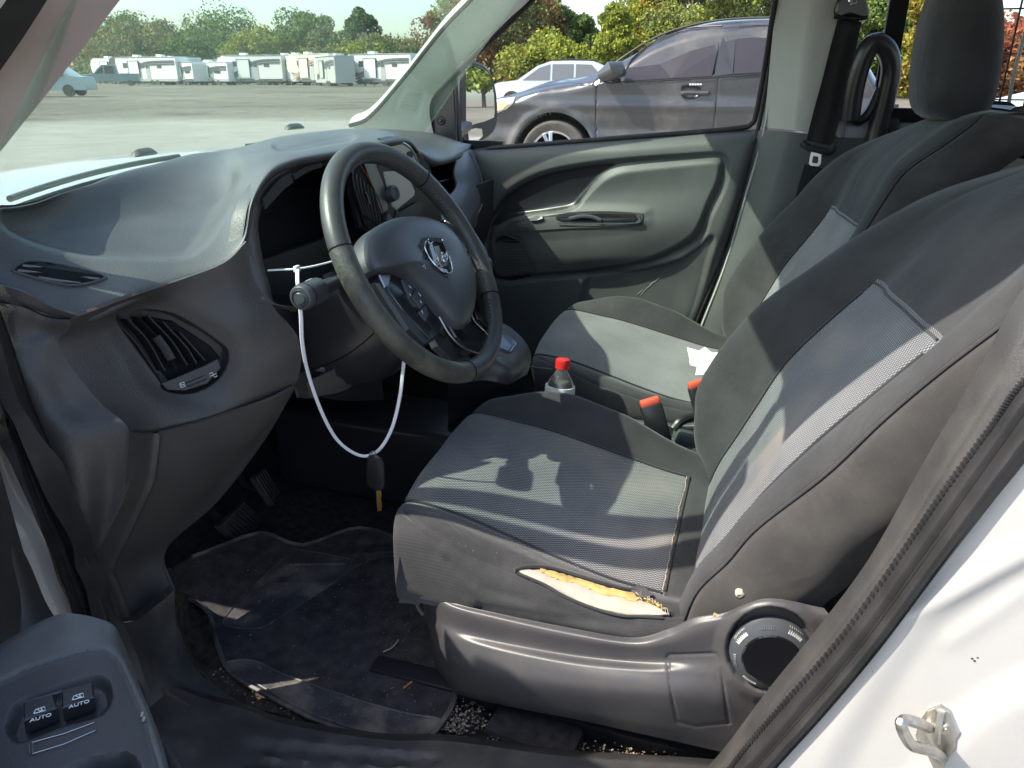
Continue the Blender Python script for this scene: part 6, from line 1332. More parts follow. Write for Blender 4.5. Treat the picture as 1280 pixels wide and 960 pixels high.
# side as a grid: bottom to top, rows sampled by height; columns front to rear
top = [(560, 182), (575, 150), (592, 132), (615, 124), (636, 118), (669, 106), (707, 101), (741, 92), (781, 70), (813, 50), (846, 36), (886, 26), (930, 22), (968, 21), (1010, 25), (1045, 38), (1075, 62), (1098, 100)]
T_ = cr(np.array([yz(*p) for p in top]), 120)
zbot = .34
belt = np.array([yz(*p) for p in ((560, 150), (640, 124), (700, 108), (740, 104), (780, 101.5), (830, 99), (890, 95.5), (960, 90), (1050, 84), (1180, 75))])
nv_ = 46; Gs_ = np.zeros((nv_, 121, 3))
bo = np.argsort(belt[:, 0])
for i, (y_, zt) in enumerate(T_):
    zb = np.interp(y_, belt[bo, 0], belt[bo, 1]); 
    for j in range(nv_):
        t = j / (nv_ - 1); z_ = zbot + (zt - zbot) * t
        lo = .07 * max(0, (.62 - z_) / .3) ** 2                                   # tuck under
        tum = max(0, z_ - zb) * .42 + (.05 if z_ > zb else 0) * min(1, (z_ - zb) / .05 if z_ > zb else 0)
        rd = .16 * max(0, 1 - (zt - z_) / .14) ** 2.5
        nose_ = .55 * max(0, (y_ - (T_[0, 0] - .55)) / .55) ** 2.2
        crs = -.018 * math.exp(-((z_ - 1.02) / .05) ** 2) + .012 * math.exp(-((z_ - .80) / .08) ** 2)
        Gs_[j, i] = (XS + lo + tum + rd + nose_ + crs, y_, z_)
pw = SP(691, 205); wy, wz, wr = X(692, 203, XS)[1], X(692, 203, XS)[2], .375
wy = X(692, 180, XS)[1]; wz = .12 + .375
AR = .455
cen = (Gs_[:-1, :-1] + Gs_[1:, 1:]) / 2
wy2 = wy - 2.85
arch = ((cen[..., 1] - wy) ** 2 + (cen[..., 2] - wz) ** 2 > AR ** 2) & ((cen[..., 1] - wy2) ** 2 + (cen[..., 2] - wz) ** 2 > AR ** 2)
# finer grid for clean wheel arches
Gs_ = cr(np.swapaxes(cr(np.swapaxes(Gs_, 0, 1), 480), 0, 1), 180)
# pull the arch edge to a circle
for cy_ in (wy, wy2):
    dy_, dz_ = Gs_[..., 1] - cy_, Gs_[..., 2] - wz; rad = np.hypot(dy_, dz_) + 1e-6
    near_ = (rad > AR - .03) & (rad < AR + .012); k_ = (AR + .0) / rad
    Gs_[..., 1] = np.where(near_, cy_ + dy_ * k_, Gs_[..., 1]); Gs_[..., 2] = np.where(near_, wz + dz_ * k_, Gs_[..., 2])
    fl_ = np.exp(-((rad - AR - .02) / .05) ** 2); Gs_[..., 0] -= .022 * fl_
cen = (Gs_[:-1, :-1] + Gs_[1:, 1:]) / 2
arch = ((cen[..., 1] - wy) ** 2 + (cen[..., 2] - wz) ** 2 > (AR - .006) ** 2) & ((cen[..., 1] - wy2) ** 2 + (cen[..., 2] - wz) ** 2 > (AR - .006) ** 2)
refS = (-5, .5, 1.2)
for l in ([(746, 106), (745, 125), (745, 150), (746, 175)], [(905, 50), (900, 80), (898, 96), (895, 130), (892, 160), (890, 180)], [(746, 106), (760, 92), (781, 77)], [(636, 122), (672, 110), (710, 104), (745, 106)]):
    Gs_ = crease(Gs_, l, .012, .8, ref=refS)
Gs_ = dent(Gs_, [(853, 110), (860, 108), (872, 109), (876, 116), (868, 122), (856, 121)], .03, 2, ref=refS)
body = sheet('body_side', Gs_, paintB, suv, .03, mask=arch, ref=refS)
def sv(px, py, lift=.014): return hit(Gs_, px, py) + W(-lift, 0, 0)
w1 = plate('side_window', [sv(*p) for p in ((781, 102), (780, 92), (790, 76), (808, 61), (829, 48), (848, 40), (868, 36), (885, 34.5), (903, 34), (897, 65), (890, 95.5), (840, 98.5))], .006, glassT, body, bevel=.002, label='tinted front side window')
plate('side_window', [sv(*p) for p in ((923, 33), (945, 31.8), (985, 31), (1010, 32), (1005, 88), (958, 91), (917, 93), (919, 62))], .006, glassT, body, bevel=.002, label='tinted rear side window')
for l, r in (([(741, 107), (752, 95), (764, 84), (781, 71), (813, 51), (846, 37.5), (886, 28), (930, 24), (1000, 22)], .012), ([(780, 103), (840, 100), (890, 97), (917, 95), (960, 92), (1010, 90)], .008), ([(781, 92), (790, 75), (808, 60), (829, 47), (848, 39), (868, 35), (903, 33)], .008)):
    pline('window_trim', Gs_, l, r, blackp, body, samples=60, lift=.008)
plate('pillar_panel', [sv(*p) for p in ((905, 34), (921, 33), (916, 93), (893, 95.5), (899, 65))], .005, MT['gloss'], body)
tube('door_handle', cr(np.array([sv(851, 117, .02), sv(860, 115.5, .045), sv(875, 116, .045), sv(886, 116, .02)]), 20), .022, paintB, body, 8)
for k in range(5): px = 862 + 3.2 * k; plate('keypad_key', [sv(px, 106.5, .004), sv(px + 2.2, 106.5, .004), sv(px + 2.2, 104.5, .004), sv(px, 104.5, .004)], .006, MT['print'], body)
plate('corner_glass', [sv(*p) for p in ((738, 106), (748, 100), (752, 92), (750, 104), (746, 107))], .004, clearl, body)
plate('fender_badge', [sv(*p) for p in ((764, 128), (775, 127), (775, 129), (764, 130))], .004, alloy, body) if False else None
# mirror of the SUV
mb = [sv(768, 92, .22), sv(762, 96, .20)]
V, Fs = tubeVF(np.array([sv(758, 96, .10), sv(762, 94, .24), sv(769, 89, .26), sv(778, 88, .20), sv(782, 92, .12)]), [.03, .075, .10, .09, .04], 12, flat=.9); mk('side_mirror', V, Fs, paintB, body, 'folded-out side mirror', 'auto')
V, Fs = tubeVF(np.array([sv(772, 100, .0), sv(768, 97, .14)]), .035, 8); mk('mirror_foot', V, Fs, blackp, body, None, 'auto')
# headlamp with amber corner
plate('headlamp', [sv(*p, .012) for p in ((600, 132), (622, 126), (645, 123), (643, 128), (634, 136), (622, 141), (605, 143))], .02, clearl, suv, label='front headlamp with amber corner')
plate('amber_marker', [sv(*p, .034) for p in ((606, 140), (616, 131), (630, 128), (638, 130), (630, 137), (618, 141))], .01, amber, suv)
# wheels
for k, cy_ in enumerate((wy, wy2)):
    c = (XS + .02, cy_, wz); tr = 0.375
    ty = lathe('tyre', [(.27, .0), (.30, .018), (.345, .026), (.368, .014), (tr, -.02), (tr, -.19), (.36, -.22), (.27, -.20)], tyre, suv, c, (-1, 0, 0), 56)
    rm = lathe('wheel_rim', [(.262, .004), (.268, .012), (.258, .010), (.24, -.03), (.23, -.08), (.001, -.085)], alloy if False else blackp, suv, c, (-1, 0, 0), 48)
    for s in range(5):
        for e in (-.10, .10):
            a = s * 2 * math.pi / 5 + .3; V, Fs = tubeVF(np.array([W(c[0] - .01, cy_ + math.sin(a + e * .3) * .05, wz + math.cos(a + e * .3) * .05), W(c[0] - .02, cy_ + math.sin(a + e) * .16, wz + math.cos(a + e) * .16), W(c[0] - .004, cy_ + math.sin(a + e * 1.5) * .255, wz + math.cos(a + e * 1.5) * .255)]), [.028, .020, .024], 6); mk('wheel_spoke', V, Fs, alloy, rm, None, 'auto')
    lathe('rim_lip', [(.246, .006), (.266, .014), (.272, .006)], alloy, rm, c, (-1, 0, 0), 48)
    lathe('wheel_hub', [(.06, .0), (.055, .02), (.03, .025), (.001, .025)], alloy, rm, (XS + .01, cy_, wz), (-1, 0, 0), 24)
    # liner of the arch
    P = [W(XS + .03, cy_ + math.cos(a) * (AR + .004), wz + math.sin(a) * (AR + .004)) for a in np.linspace(0, math.pi, 30)]; Gq = np.array([P, [p + W(.5, 0, 0) for p in P]]); sheet('arch_liner', Gq, mat('brown_dusty_liner', (.06, .045, .035), .9), suv, .01, ref=(XS + .2, cy_, wz))
    box('arch_back', (XS + .5, cy_, wz + .1), (.03, .95, .9), blackp, suv); tube('strut', [W(XS + .2, cy_ + .05, wz + .05), W(XS + .3, cy_ + .03, wz + .42)], .035, blackp, suv, 8)
# bonnet, roof and far side: mirror image of the side, bridged
Gr = Gs_.copy(); Gr[..., 0] = 2 * (XS + .94) - Gr[..., 0]
topL = Gs_[-1]; topR = Gr[-1]; Rf = np.array([topL * (1 - t) + topR * t + W(0, 0, .045 * math.sin(math.pi * t)) for t in np.linspace(0, 1, 12)])
sheet('roof_and_bonnet', Rf, paintB, suv, .02, ref=(XS + 1, 0, 9)); sheet('far_side', Gr[::4, ::4], paintB, suv, .03, ref=(XS + 9, 0, 1))
box('underbody', (XS + .94, wy - 1.4, .42), (1.7, 4.2, .12), blackp, suv)
fe = Gs_[:, 0]; fr2 = Gr[:, 0]; sheet('front_end', np.array([fe * (1 - t) + fr2 * t for t in np.linspace(0, 1, 8)]), paintB, suv, .02, ref=(XS + 1, 9, 1))
# ------------------------------------------------------------------ generic far cars
def far_car(name, label, cat, px_nose, py_g, dist, heading, L_, H_, paint, kind='wagon', scale=1):
    """built from a side profile, extruded with tumblehome; heading in degrees about Z"""
    p = Z(px_nose, py_g, .12 if px_nose > 560 else 0.0)
    d = p - CAM; d[2] = 0; d /= np.linalg.norm(d[:2]); p = CAM + d * dist; g0 = float(gz(p[0], p[1]))
    t = thing(name, label, cat, (p[0], p[1], g0))
    prof = {'wagon': [(0, .35), (0, .62), (.04, .80), (.30, .93), (1.05, 1.02), (1.75, 1.50), (2.3, H_), (3.8, H_ - .02), (4.35, 1.45), (L_ - .05, 1.0), (L_, .6), (L_, .35)],
            'sedan': [(0, .35), (0, .62), (.05, .78), (.5, .90), (1.15, .98), (1.9, 1.40), (2.5, H_), (3.2, H_ - .03), (3.9, 1.05), (L_ - .1, 1.0), (L_, .6), (L_, .35)],
            'truck': [(0, .5), (0, .95), (.1, 1.15), (1.3, 1.22), (1.75, 1.75), (2.2, H_), (3.5, H_), (3.6, 1.25), (L_, 1.25), (L_, .5)]}[kind]
    A = math.radians(heading); ax = W(math.cos(A), math.sin(A), 0); ay = W(-math.sin(A), math.cos(A), 0)
    def q(s, z, o): return p * W(1, 1, 0) + W(0, 0, g0) + ax * s * scale + ay * o + W(0, 0, z * scale)
    w_ = .90; P = np.array(prof); V = []; Fs = []; k = len(P)
    offs = [(-w_, 0), (-w_ * .6, .03), (w_ * .6, .03), (w_, 0)]
    for o, up_ in offs:
        for s, z in P: tb = .16 * max(0, z - 1.0) / .5; V.append(q(s, z + (up_ if z > .9 else 0), o * (1 - tb)))
    for r_ in range(3):
        for i in range(k - 1): Fs.append((r_ * k + i, r_ * k + i + 1, (r_ + 1) * k + i + 1, (r_ + 1) * k + i))
    Fs += [tuple(range(k))[::-1], tuple(range(3 * k, 4 * k))]
    mk('car_body', V, Fs, paint, t, None, 'auto')
    def win(name_, pts, side, m):
        V = []
        for s, z in pts: tb = .16 * max(0, z - 1.0) / .5; V.append(q(s, z, side * (w_ * (1 - tb) + .01)))
        plate(name_, V, .012, m, t, nrm=ay * side)
    for side in (-1, 1):
        if kind == 'wagon':
            win('side_window', [(1.25, 1.04), (1.85, 1.46), (2.25, H_ - .1), (2.25, 1.04)], side, glassR); win('side_window', [(2.33, 1.04), (2.33, H_ - .1), (3.1, H_ - .1), (3.1, 1.05)], side, glassR); win('side_window', [(3.18, 1.06), (3.18, H_ - .1), (3.75, H_ - .12), (4.1, 1.2), (3.9, 1.08)], side, glassR)
        elif kind == 'sedan': win('side_window', [(1.35, 1.0), (1.95, 1.36), (2.5, H_ - .07), (2.5, 1.0)], side, glassT); win('side_window', [(2.58, 1.0), (2.58, H_ - .07), (3.15, H_ - .09), (3.6, 1.05)], side, glassT)
        else: win('side_window', [(1.5, 1.25), (1.9, 1.72), (2.25, H_ - .1), (2.25, 1.25)], side, glassT); win('side_window', [(2.4, 1.25), (2.4, H_ - .1), (3.3, H_ - .1), (3.3, 1.25)], side, glassT)
        for s in (.85, L_ - .9): lathe('wheel', [(.33, 0), (.34, .02), (.34, .2), (.33, .22), (.2, .2), (.19, .22), (.001, .22)], tyre, t, q(s, .34, side * (w_ - .2)), ay * side, 20)
    V = [q(s, z, o) + ax * .0 - ax * .015 for s, z, o in ((.98, 1.04, -.6), (1.72, 1.48, -.55), (1.72, 1.48, .55), (.98, 1.04, .6))] if kind != 'truck' else [q(s, z, o) - ax * .015 for s, z, o in ((1.3, 1.26, -.7), (1.72, 1.72, -.65), (1.72, 1.72, .65), (1.3, 1.26, .7))]
    plate('windscreen', V, .03, glassR, t)
    return t, q
hd_right = math.degrees(math.atan2(_R[1], _R[0]))
t_, q_c = far_car('parked_wagon', 'silver station wagon parked behind the dark SUV bonnet, under the trees', 'car', 616, 112, 31, hd_right - 8, 4.4, 1.68, paintS, 'wagon')
for sd in (-1, 1):
    P = [q_c(2.2, 1.70, sd * .60), q_c(3.0, 1.74, sd * .60), q_c(3.9, 1.70, sd * .60)]; tube('roof_rail', P, .025, blackp, t_, 6)
    plate('tail_lamp', [q_c(4.2, 1.0, sd * .915), q_c(4.38, 1.0, sd * .915), q_c(4.36, 1.16, sd * .90), q_c(4.25, 1.16, sd * .90)], .02, redl, t_, nrm=q_c(0, 0, sd) - q_c(0, 0, 0))
t_, _q = far_car('parked_car', 'pale blue-grey car half hidden behind the pinkish windscreen pillar', 'car', 5, 118, 58, hd_right + 6, 4.6, 1.62, paintT, 'sedan', 1.12)
t_, _q = far_car('pickup_truck', 'grey-blue pickup truck parked left of the white trailers', 'pickup truck', 104, 110, 112, hd_right + 20, 5.6, 2.1, mat('dull_blue_grey_paint', (.16, .20, .22), .4), 'truck', 1.15)
far_car('parked_car', 'small silver car showing above the dark SUV, beyond the wagon', 'car', 731, 103, 48, hd_right, 4.3, 1.5, paintS, 'sedan')
# ------------------------------------------------------------------ trailers
rvw = mat('trailer_white_panel', (.74, .73, .70), .5); rvc = mat('trailer_cream_panel', (.66, .61, .50), .5); rvg = mat('trailer_grey_panel', (.42, .42, .40), .5); rvd = mat('trailer_dark_cap', (.06, .065, .075), .35); rvk = mat('trailer_dark_graphic', (.10, .10, .11), .5); rvn = mat('trailer_window', (.04, .05, .055), .15, spec=.8); rvt = mat('trailer_tan_graphic', (.38, .30, .21), .5); rvf = mat('trailer_underframe', (.03, .03, .03), .8); gls = mat('motorhome_windscreen', (.10, .17, .18), .1, spec=.9, coat=1)
def rv(label, name, cat, px, dist, yaw, L_, H_, kind, body, cap, seed=0, gr=None):
    r = random.Random(seed); p = Z(px, 111, 0.0); d = p - CAM; d[2] = 0; d /= np.linalg.norm(d[:2]); p = CAM + d * dist; p[2] = 0
    t = thing(name, label, cat, (p[0], p[1], 0)); A = math.radians(hd_right + yaw); ax = W(math.cos(A), math.sin(A), 0); ay = W(-math.sin(A), math.cos(A), 0)
    if (CAM - p) @ ay > 0: ay = -ay
    near = -ay           # towards the camera
    w_ = 1.25
    def q(s, z, o): return p + ax * s + near * o + W(0, 0, z)
    if kind == 'fifth': prof = [(0.3, 1.75), (.05, 2.2), (0, 2.9), (.25, H_ - .35), (.9, H_), (L_ - .1, H_), (L_, H_ - .15), (L_, .65), (2.9, .65), (2.6, 1.0), (2.45, 1.65)]
    elif kind == 'motor': prof = [(.35, .5), (.1, .8), (.05, 1.4), (.12, H_ - .5), (.35, H_ - .05), (.8, H_), (L_, H_), (L_, .5)]
    else: prof = [(.25, .75), (.0, 1.3), (.02, 2.0), (.4, H_ - .25), (1.0, H_), (L_ - .2, H_), (L_, H_ - .3), (L_, .6), (.6, .6)]
    k = len(prof); V = []
    for o in (-w_, -w_ * .97, w_ * .97, w_):
        for s, z in prof: V.append(q(s + (.04 if abs(o) == w_ else 0) * (1 if s < L_ / 2 else -1), z - (.04 if abs(o) == w_ and z > 2 else 0), o))
    Fs = [(r_ * k + i, r_ * k + (i + 1) % k, (r_ + 1) * k + (i + 1) % k, (r_ + 1) * k + i) for r_ in range(3) for i in range(k)] + [tuple(range(k))[::-1], tuple(range(3 * k, 4 * k))]
    mk('trailer_body', V, Fs, body, t, None, False)
    # front cap as a shell of its own colour
    cp = [pt for pt in prof if pt[0] < 1.1 and pt[1] > .7]; c0 = sorted(cp, key=lambda a: a[1]); V = []
    kk = len(c0)
    for o in (-w_ - .02, w_ + .02):
        for s, z in c0: V.append(q(s - .04, z, o))
    Fs = [(i, i + 1, kk + i + 1, kk + i) for i in range(kk - 1)]
    back = c0[-1][0] + .45
    for o in (-w_ - .02, w_ + .02):
        o_ = len(V); V += [q(s - .04, z, o) for s, z in c0] + [q(back, c0[-1][1], o), q(back * .8, c0[0][1], o)]; Fs.append(tuple(range(o_, o_ + kk + 2)))
    mk('front_cap', V, Fs, cap, t, None, False)
    def dec(nm, pts, m, o=.03): return plate(nm, [q(s, z, w_ + .002) for s, z in pts], o, m, t, nrm=near)
    def rect(nm, s0, z0, s1, z1, m, o=.03): return dec(nm, [(s0, z0), (s1, z0), (s1, z1), (s0, z1)], m, o)
    for s in ((2.2, 4.6), (2.6, 5.2))[seed % 2]: rect('side_window', s, H_ - 1.45, s + 1.2, H_ - .8, rvn)
    rect('side_window', L_ * .72, H_ - 1.5, L_ * .72 + .8, H_ - .95, rvn); 
    dr = rect('entry_door', L_ * .55, .8, L_ * .55 + .7, H_ - .8, rvg, .04); rect('door_window', L_ * .55 + .12, H_ - 1.5, L_ * .55 + .58, H_ - 1.0, rvn, .06)
    rect('slide_out', L_ * .30, 1.1, L_ * .30 + 1.9, H_ - .5, body, .16); 
    for (s0, z0, s1, z1) in ((L_ * .30, 1.1, L_ * .30 + .07, H_ - .5), (L_ * .30 + 1.85, 1.1, L_ * .30 + 1.92, H_ - .5), (L_ * .30, H_ - .56, L_ * .30 + 1.92, H_ - .5)): rect('slide_trim', s0, z0, s1, z1, rvk, .19)
    g_ = gr or rvk
    # swooping stripe
    for dz_, w2 in ((0, .19), (-.34, .12)):
        sw = [q(s, 1.15 + dz_ + (H_ - 1.8) * (1 / (1 + math.exp(-(s - L_ * .38) * 1.1))), w_ + .035) for s in np.linspace(1.2, L_ - .3, 26)]
        V, Fs = tubeVF(np.array(sw), w2, 6, flat=.3, up=near); mk('swoop_stripe', V, Fs, g_, t, None, 'auto')
    rect('lower_skirt', 2.9 if kind == 'fifth' else .6, .60, L_ - .05, .95, rvg if seed % 2 else rvk, .02)
    rect('roof_edge', .9, H_ - .10, L_ - .05, H_ - .02, rvk if seed % 3 else rvg, .05)
    for s in (L_ * .62, L_ * .62 + .95):
        for o in (w_ - .05, -w_ + .05): lathe('wheel', [(.38, 0), (.38, .25), (.22, .25), (.21, .22), (.001, .22)], tyre, t, q(s, .38, o) - near * .1, near * (1 if o > 0 else -1), 18)
    V, Fs = join_boxes([(q(L_ / 2 + .5, .52, 0), (L_ - 2, 1.0, .14), Euler((0, 0, A)).to_matrix())]); mk('chassis', V, Fs, rvf, t, None, False)
    for s in (L_ * .35, L_ * .7)[: 1 + seed % 2]:
        V, Fs = join_boxes([(q(s, H_ + .14, 0), (.95, .75, .28), Euler((0, 0, A)).to_matrix())]); mk('roof_air_conditioner', V, Fs, rvw, t, None, False)
    if kind == 'motor':
        plate('windscreen', [q(.02, 1.75, -1.1), q(.02, 1.75, 1.1), q(.12, H_ - .55, 1.1), q(.12, H_ - .55, -1.1)], .03, gls, t); plate('grille', [q(.1, .85, -.6), q(.1, .85, .6), q(.06, 1.25, .6), q(.06, 1.25, -.6)], .04, rvk, t)
        for o in (-.95, .95): plate('headlamp', [q(.07, .95, o - .15), q(.07, .95, o + .15), q(.05, 1.2, o + .15), q(.05, 1.2, o - .15)], .05, clearl, t)
    else:
        plate('nose_emblem', [q(-.06, 2.35, -.6), q(-.06, 2.35, .6), q(-.04, 2.75, .5), q(-.04, 2.75, -.5)] if kind == 'fifth' else [q(-.05, 1.5, -.7), q(-.05, 1.5, .7), q(-.03, 2.0, .6), q(-.03, 2.0, -.6)], .06, rvk if cap != rvd else rvw, t)
        if kind == 'fifth': tube('hitch_pin_box', [q(.9, 1.7, 0), q(.5, 1.25, 0)], .16, rvf, t, 6); [tube('landing_leg', [q(2.75, .9, o), q(2.75, .02, o)], .06, rvf, t, 6) for o in (-.9, .9)]
        else: tube('tow_tongue', [q(.5, .6, .5), q(-.8, .5, 0)], .06, rvf, t, 6); tube('tow_tongue', [q(.5, .6, -.5), q(-.8, .5, 0)], .06, rvf, t, 6); lathe('gas_bottle', [(.15, 0), (.16, .1), (.16, .5), (.1, .6), (.02, .62)], rvw, t, q(-.15, .55, 0), (0, 0, 1), 12)
    return t
RVS = [('white fifth-wheel trailer with plain nose behind the pickup truck, first in the row', 'fifth_wheel_trailer', 'trailer', 128, 112, -28, 8, 3.9, 'fifth', rvw, rvw, 0, None),
    ('long white fifth-wheel trailer with dark front cap and grey swoosh', 'fifth_wheel_trailer', 'trailer', 150, 100, -20, 12, 3.8, 'fifth', rvw, rvd, 1, None),
    ('small white travel trailer with low roof, left of a similar one', 'travel_trailer', 'trailer', 223, 96, -38, 6.5, 3.1, 'travel', rvw, rvw, 2, None),
    ('white travel trailer with rounded nose just left of the big square-window fifth-wheel', 'travel_trailer', 'trailer', 248, 95, -30, 8, 3.1, 'travel', rvw, rvw, 3, None),
    ('white fifth-wheel trailer with dark outlined slide-out in the middle of the row', 'fifth_wheel_trailer', 'trailer', 283, 92, -12, 9.5, 3.95, 'fifth', rvg if False else rvw, rvw, 4, None),
    ('white fifth-wheel trailer with rounded nose beside the cream one', 'fifth_wheel_trailer', 'trailer', 348, 92, -45, 8, 3.95, 'fifth', rvw, rvw, 5, None),
    ('cream fifth-wheel trailer with tan curved stripes', 'fifth_wheel_trailer', 'trailer', 371, 88, -38, 9, 4.0, 'fifth', rvc, rvc, 6, rvt),
    ('motorhome facing the lot with a wide green-tinted windscreen', 'motorhome', 'motorhome', 407, 84, -62, 9.5, 3.6, 'motor', rvg, rvc, 7, rvk),
    ('white fifth-wheel trailer with black nose emblem at the right end of the row', 'fifth_wheel_trailer', 'trailer', 441, 80, -28, 10, 3.8, 'fifth', rvw, rvw, 8, None),
    ('pale grey trailer at the far right end of the row, mostly behind the pillar', 'travel_trailer', 'trailer', 492, 86, -28, 8, 3.6, 'travel', rvg, rvw, 9, None)]
RVS += [('white travel trailer squeezed behind the pickup truck roof', 'travel_trailer', 'trailer', 196, 104, -24, 8, 3.3, 'travel', rvw, rvw, 11, None),
    ('white fifth-wheel trailer in the second row, left of the two small trailers', 'fifth_wheel_trailer', 'trailer', 205, 108, -34, 9, 3.9, 'fifth', rvw, rvw, 12, None),
    ('grey-sided trailer in the second row behind the middle fifth-wheel', 'fifth_wheel_trailer', 'trailer', 262, 106, -20, 9, 3.7, 'fifth', rvg, rvw, 13, None),
    ('white trailer in the second row between the middle and the cream ones', 'fifth_wheel_trailer', 'trailer', 322, 102, -30, 9, 4.0, 'fifth', rvw, rvw, 14, rvt),
    ('dark-capped trailer in the second row just left of the motorhome', 'fifth_wheel_trailer', 'trailer', 388, 98, -34, 9, 4.0, 'fifth', rvw, rvd, 15, None),
    ('white trailer in the second row between the motorhome and the right end', 'travel_trailer', 'trailer', 424, 98, -30, 8.5, 3.8, 'travel', rvw, rvw, 16, None)]
for a in RVS: rv(*a[:4], a[4] * 1.32, *a[5:])['group'] = 'trailers and motorhomes parked in a row across the lot'
# trailers behind the van, seen in the door mirror
MIRL = ['white trailer behind the van, at the outer edge of the mirror', 'white trailer with dark cap behind the van, seen in the mirror', 'low white trailer behind the van, middle of the mirror row', 'round-nosed white trailer behind the van in the mirror', 'long white trailer behind the van at the inner mirror edge']
for k in range(5):
    A = math.radians(-71 + 4.6 * k); src = [o for o in COL.objects if o.get('category') == 'trailer'][k % 5]
    r0 = src.copy(); COL.objects.link(r0); r0['label'] = MIRL[k]; r0['group'] = 'trailers behind the van'
    r0.location = (CAM[0] + 95 * math.cos(A), CAM[1] + 95 * math.sin(A), 0); r0.rotation_euler = (0, 0, A - math.radians(55) + 1.2)
    for ch in list(src.children):
        c_ = ch.copy(); COL.objects.link(c_); c_.parent = r0
        for g in ch.children: d_ = g.copy(); COL.objects.link(d_); d_.parent = c_
# ------------------------------------------------------------------ trees
def leafmat(name, base, var, trans=.3):
    m = bpy.data.materials.new(name); N, L = nodes(m); b = N['Principled BSDF']; b.inputs['Roughness'].default_value = .6; b.inputs['Specular IOR Level'].default_value = .2
    g = N.new('ShaderNodeNewGeometry'); c = N.new('ShaderNodeValToRGB'); L.new(g.outputs['Random Per Island'], c.inputs[0])
    e = c.color_ramp.elements; e.new(.5); e[0].position = 0; e[0].color = (*[q * (1 - var) for q in base], 1); e[1].position = .5; e[1].color = (*base, 1); e[2].position = 1; e[2].color = (base[0] * (1 + var * 1.5), base[1] * (1 + var * 1.2), base[2] * (1 + var * .4), 1)
    L.new(c.outputs[0], b.inputs['Base Color']); tr = N.new('ShaderNodeBsdfTranslucent'); L.new(c.outputs[0], tr.inputs[0]); mx = N.new('ShaderNodeMixShader'); mx.inputs[0].default_value = trans
    L.new(b.outputs[0], mx.inputs[1]); L.new(tr.outputs[0], mx.inputs[2]); L.new(mx.outputs[0], N['Material Output'].inputs[0]); return m
LM = {'dark': leafmat('dark_green_leaves', (.11, .165, .07), .45), 'mid': leafmat('green_leaves', (.15, .22, .07), .45), 'lime': leafmat('yellow_green_leaves', (.25, .29, .05), .4), 'yel': leafmat('yellowing_leaves', (.30, .25, .05), .4), 'rust': leafmat('rusty_leaves', (.22, .12, .055), .45), 'brown': leafmat('brownish_leaves', (.21, .21, .10), .4), 'fir': leafmat('fir_needles', (.035, .062, .030), .35), 'red': leafmat('dull_red_leaves', (.30, .10, .06), .35)}
bark = mat('tree_bark', (.09, .075, .06), .9, noise=.3, nscale=5)
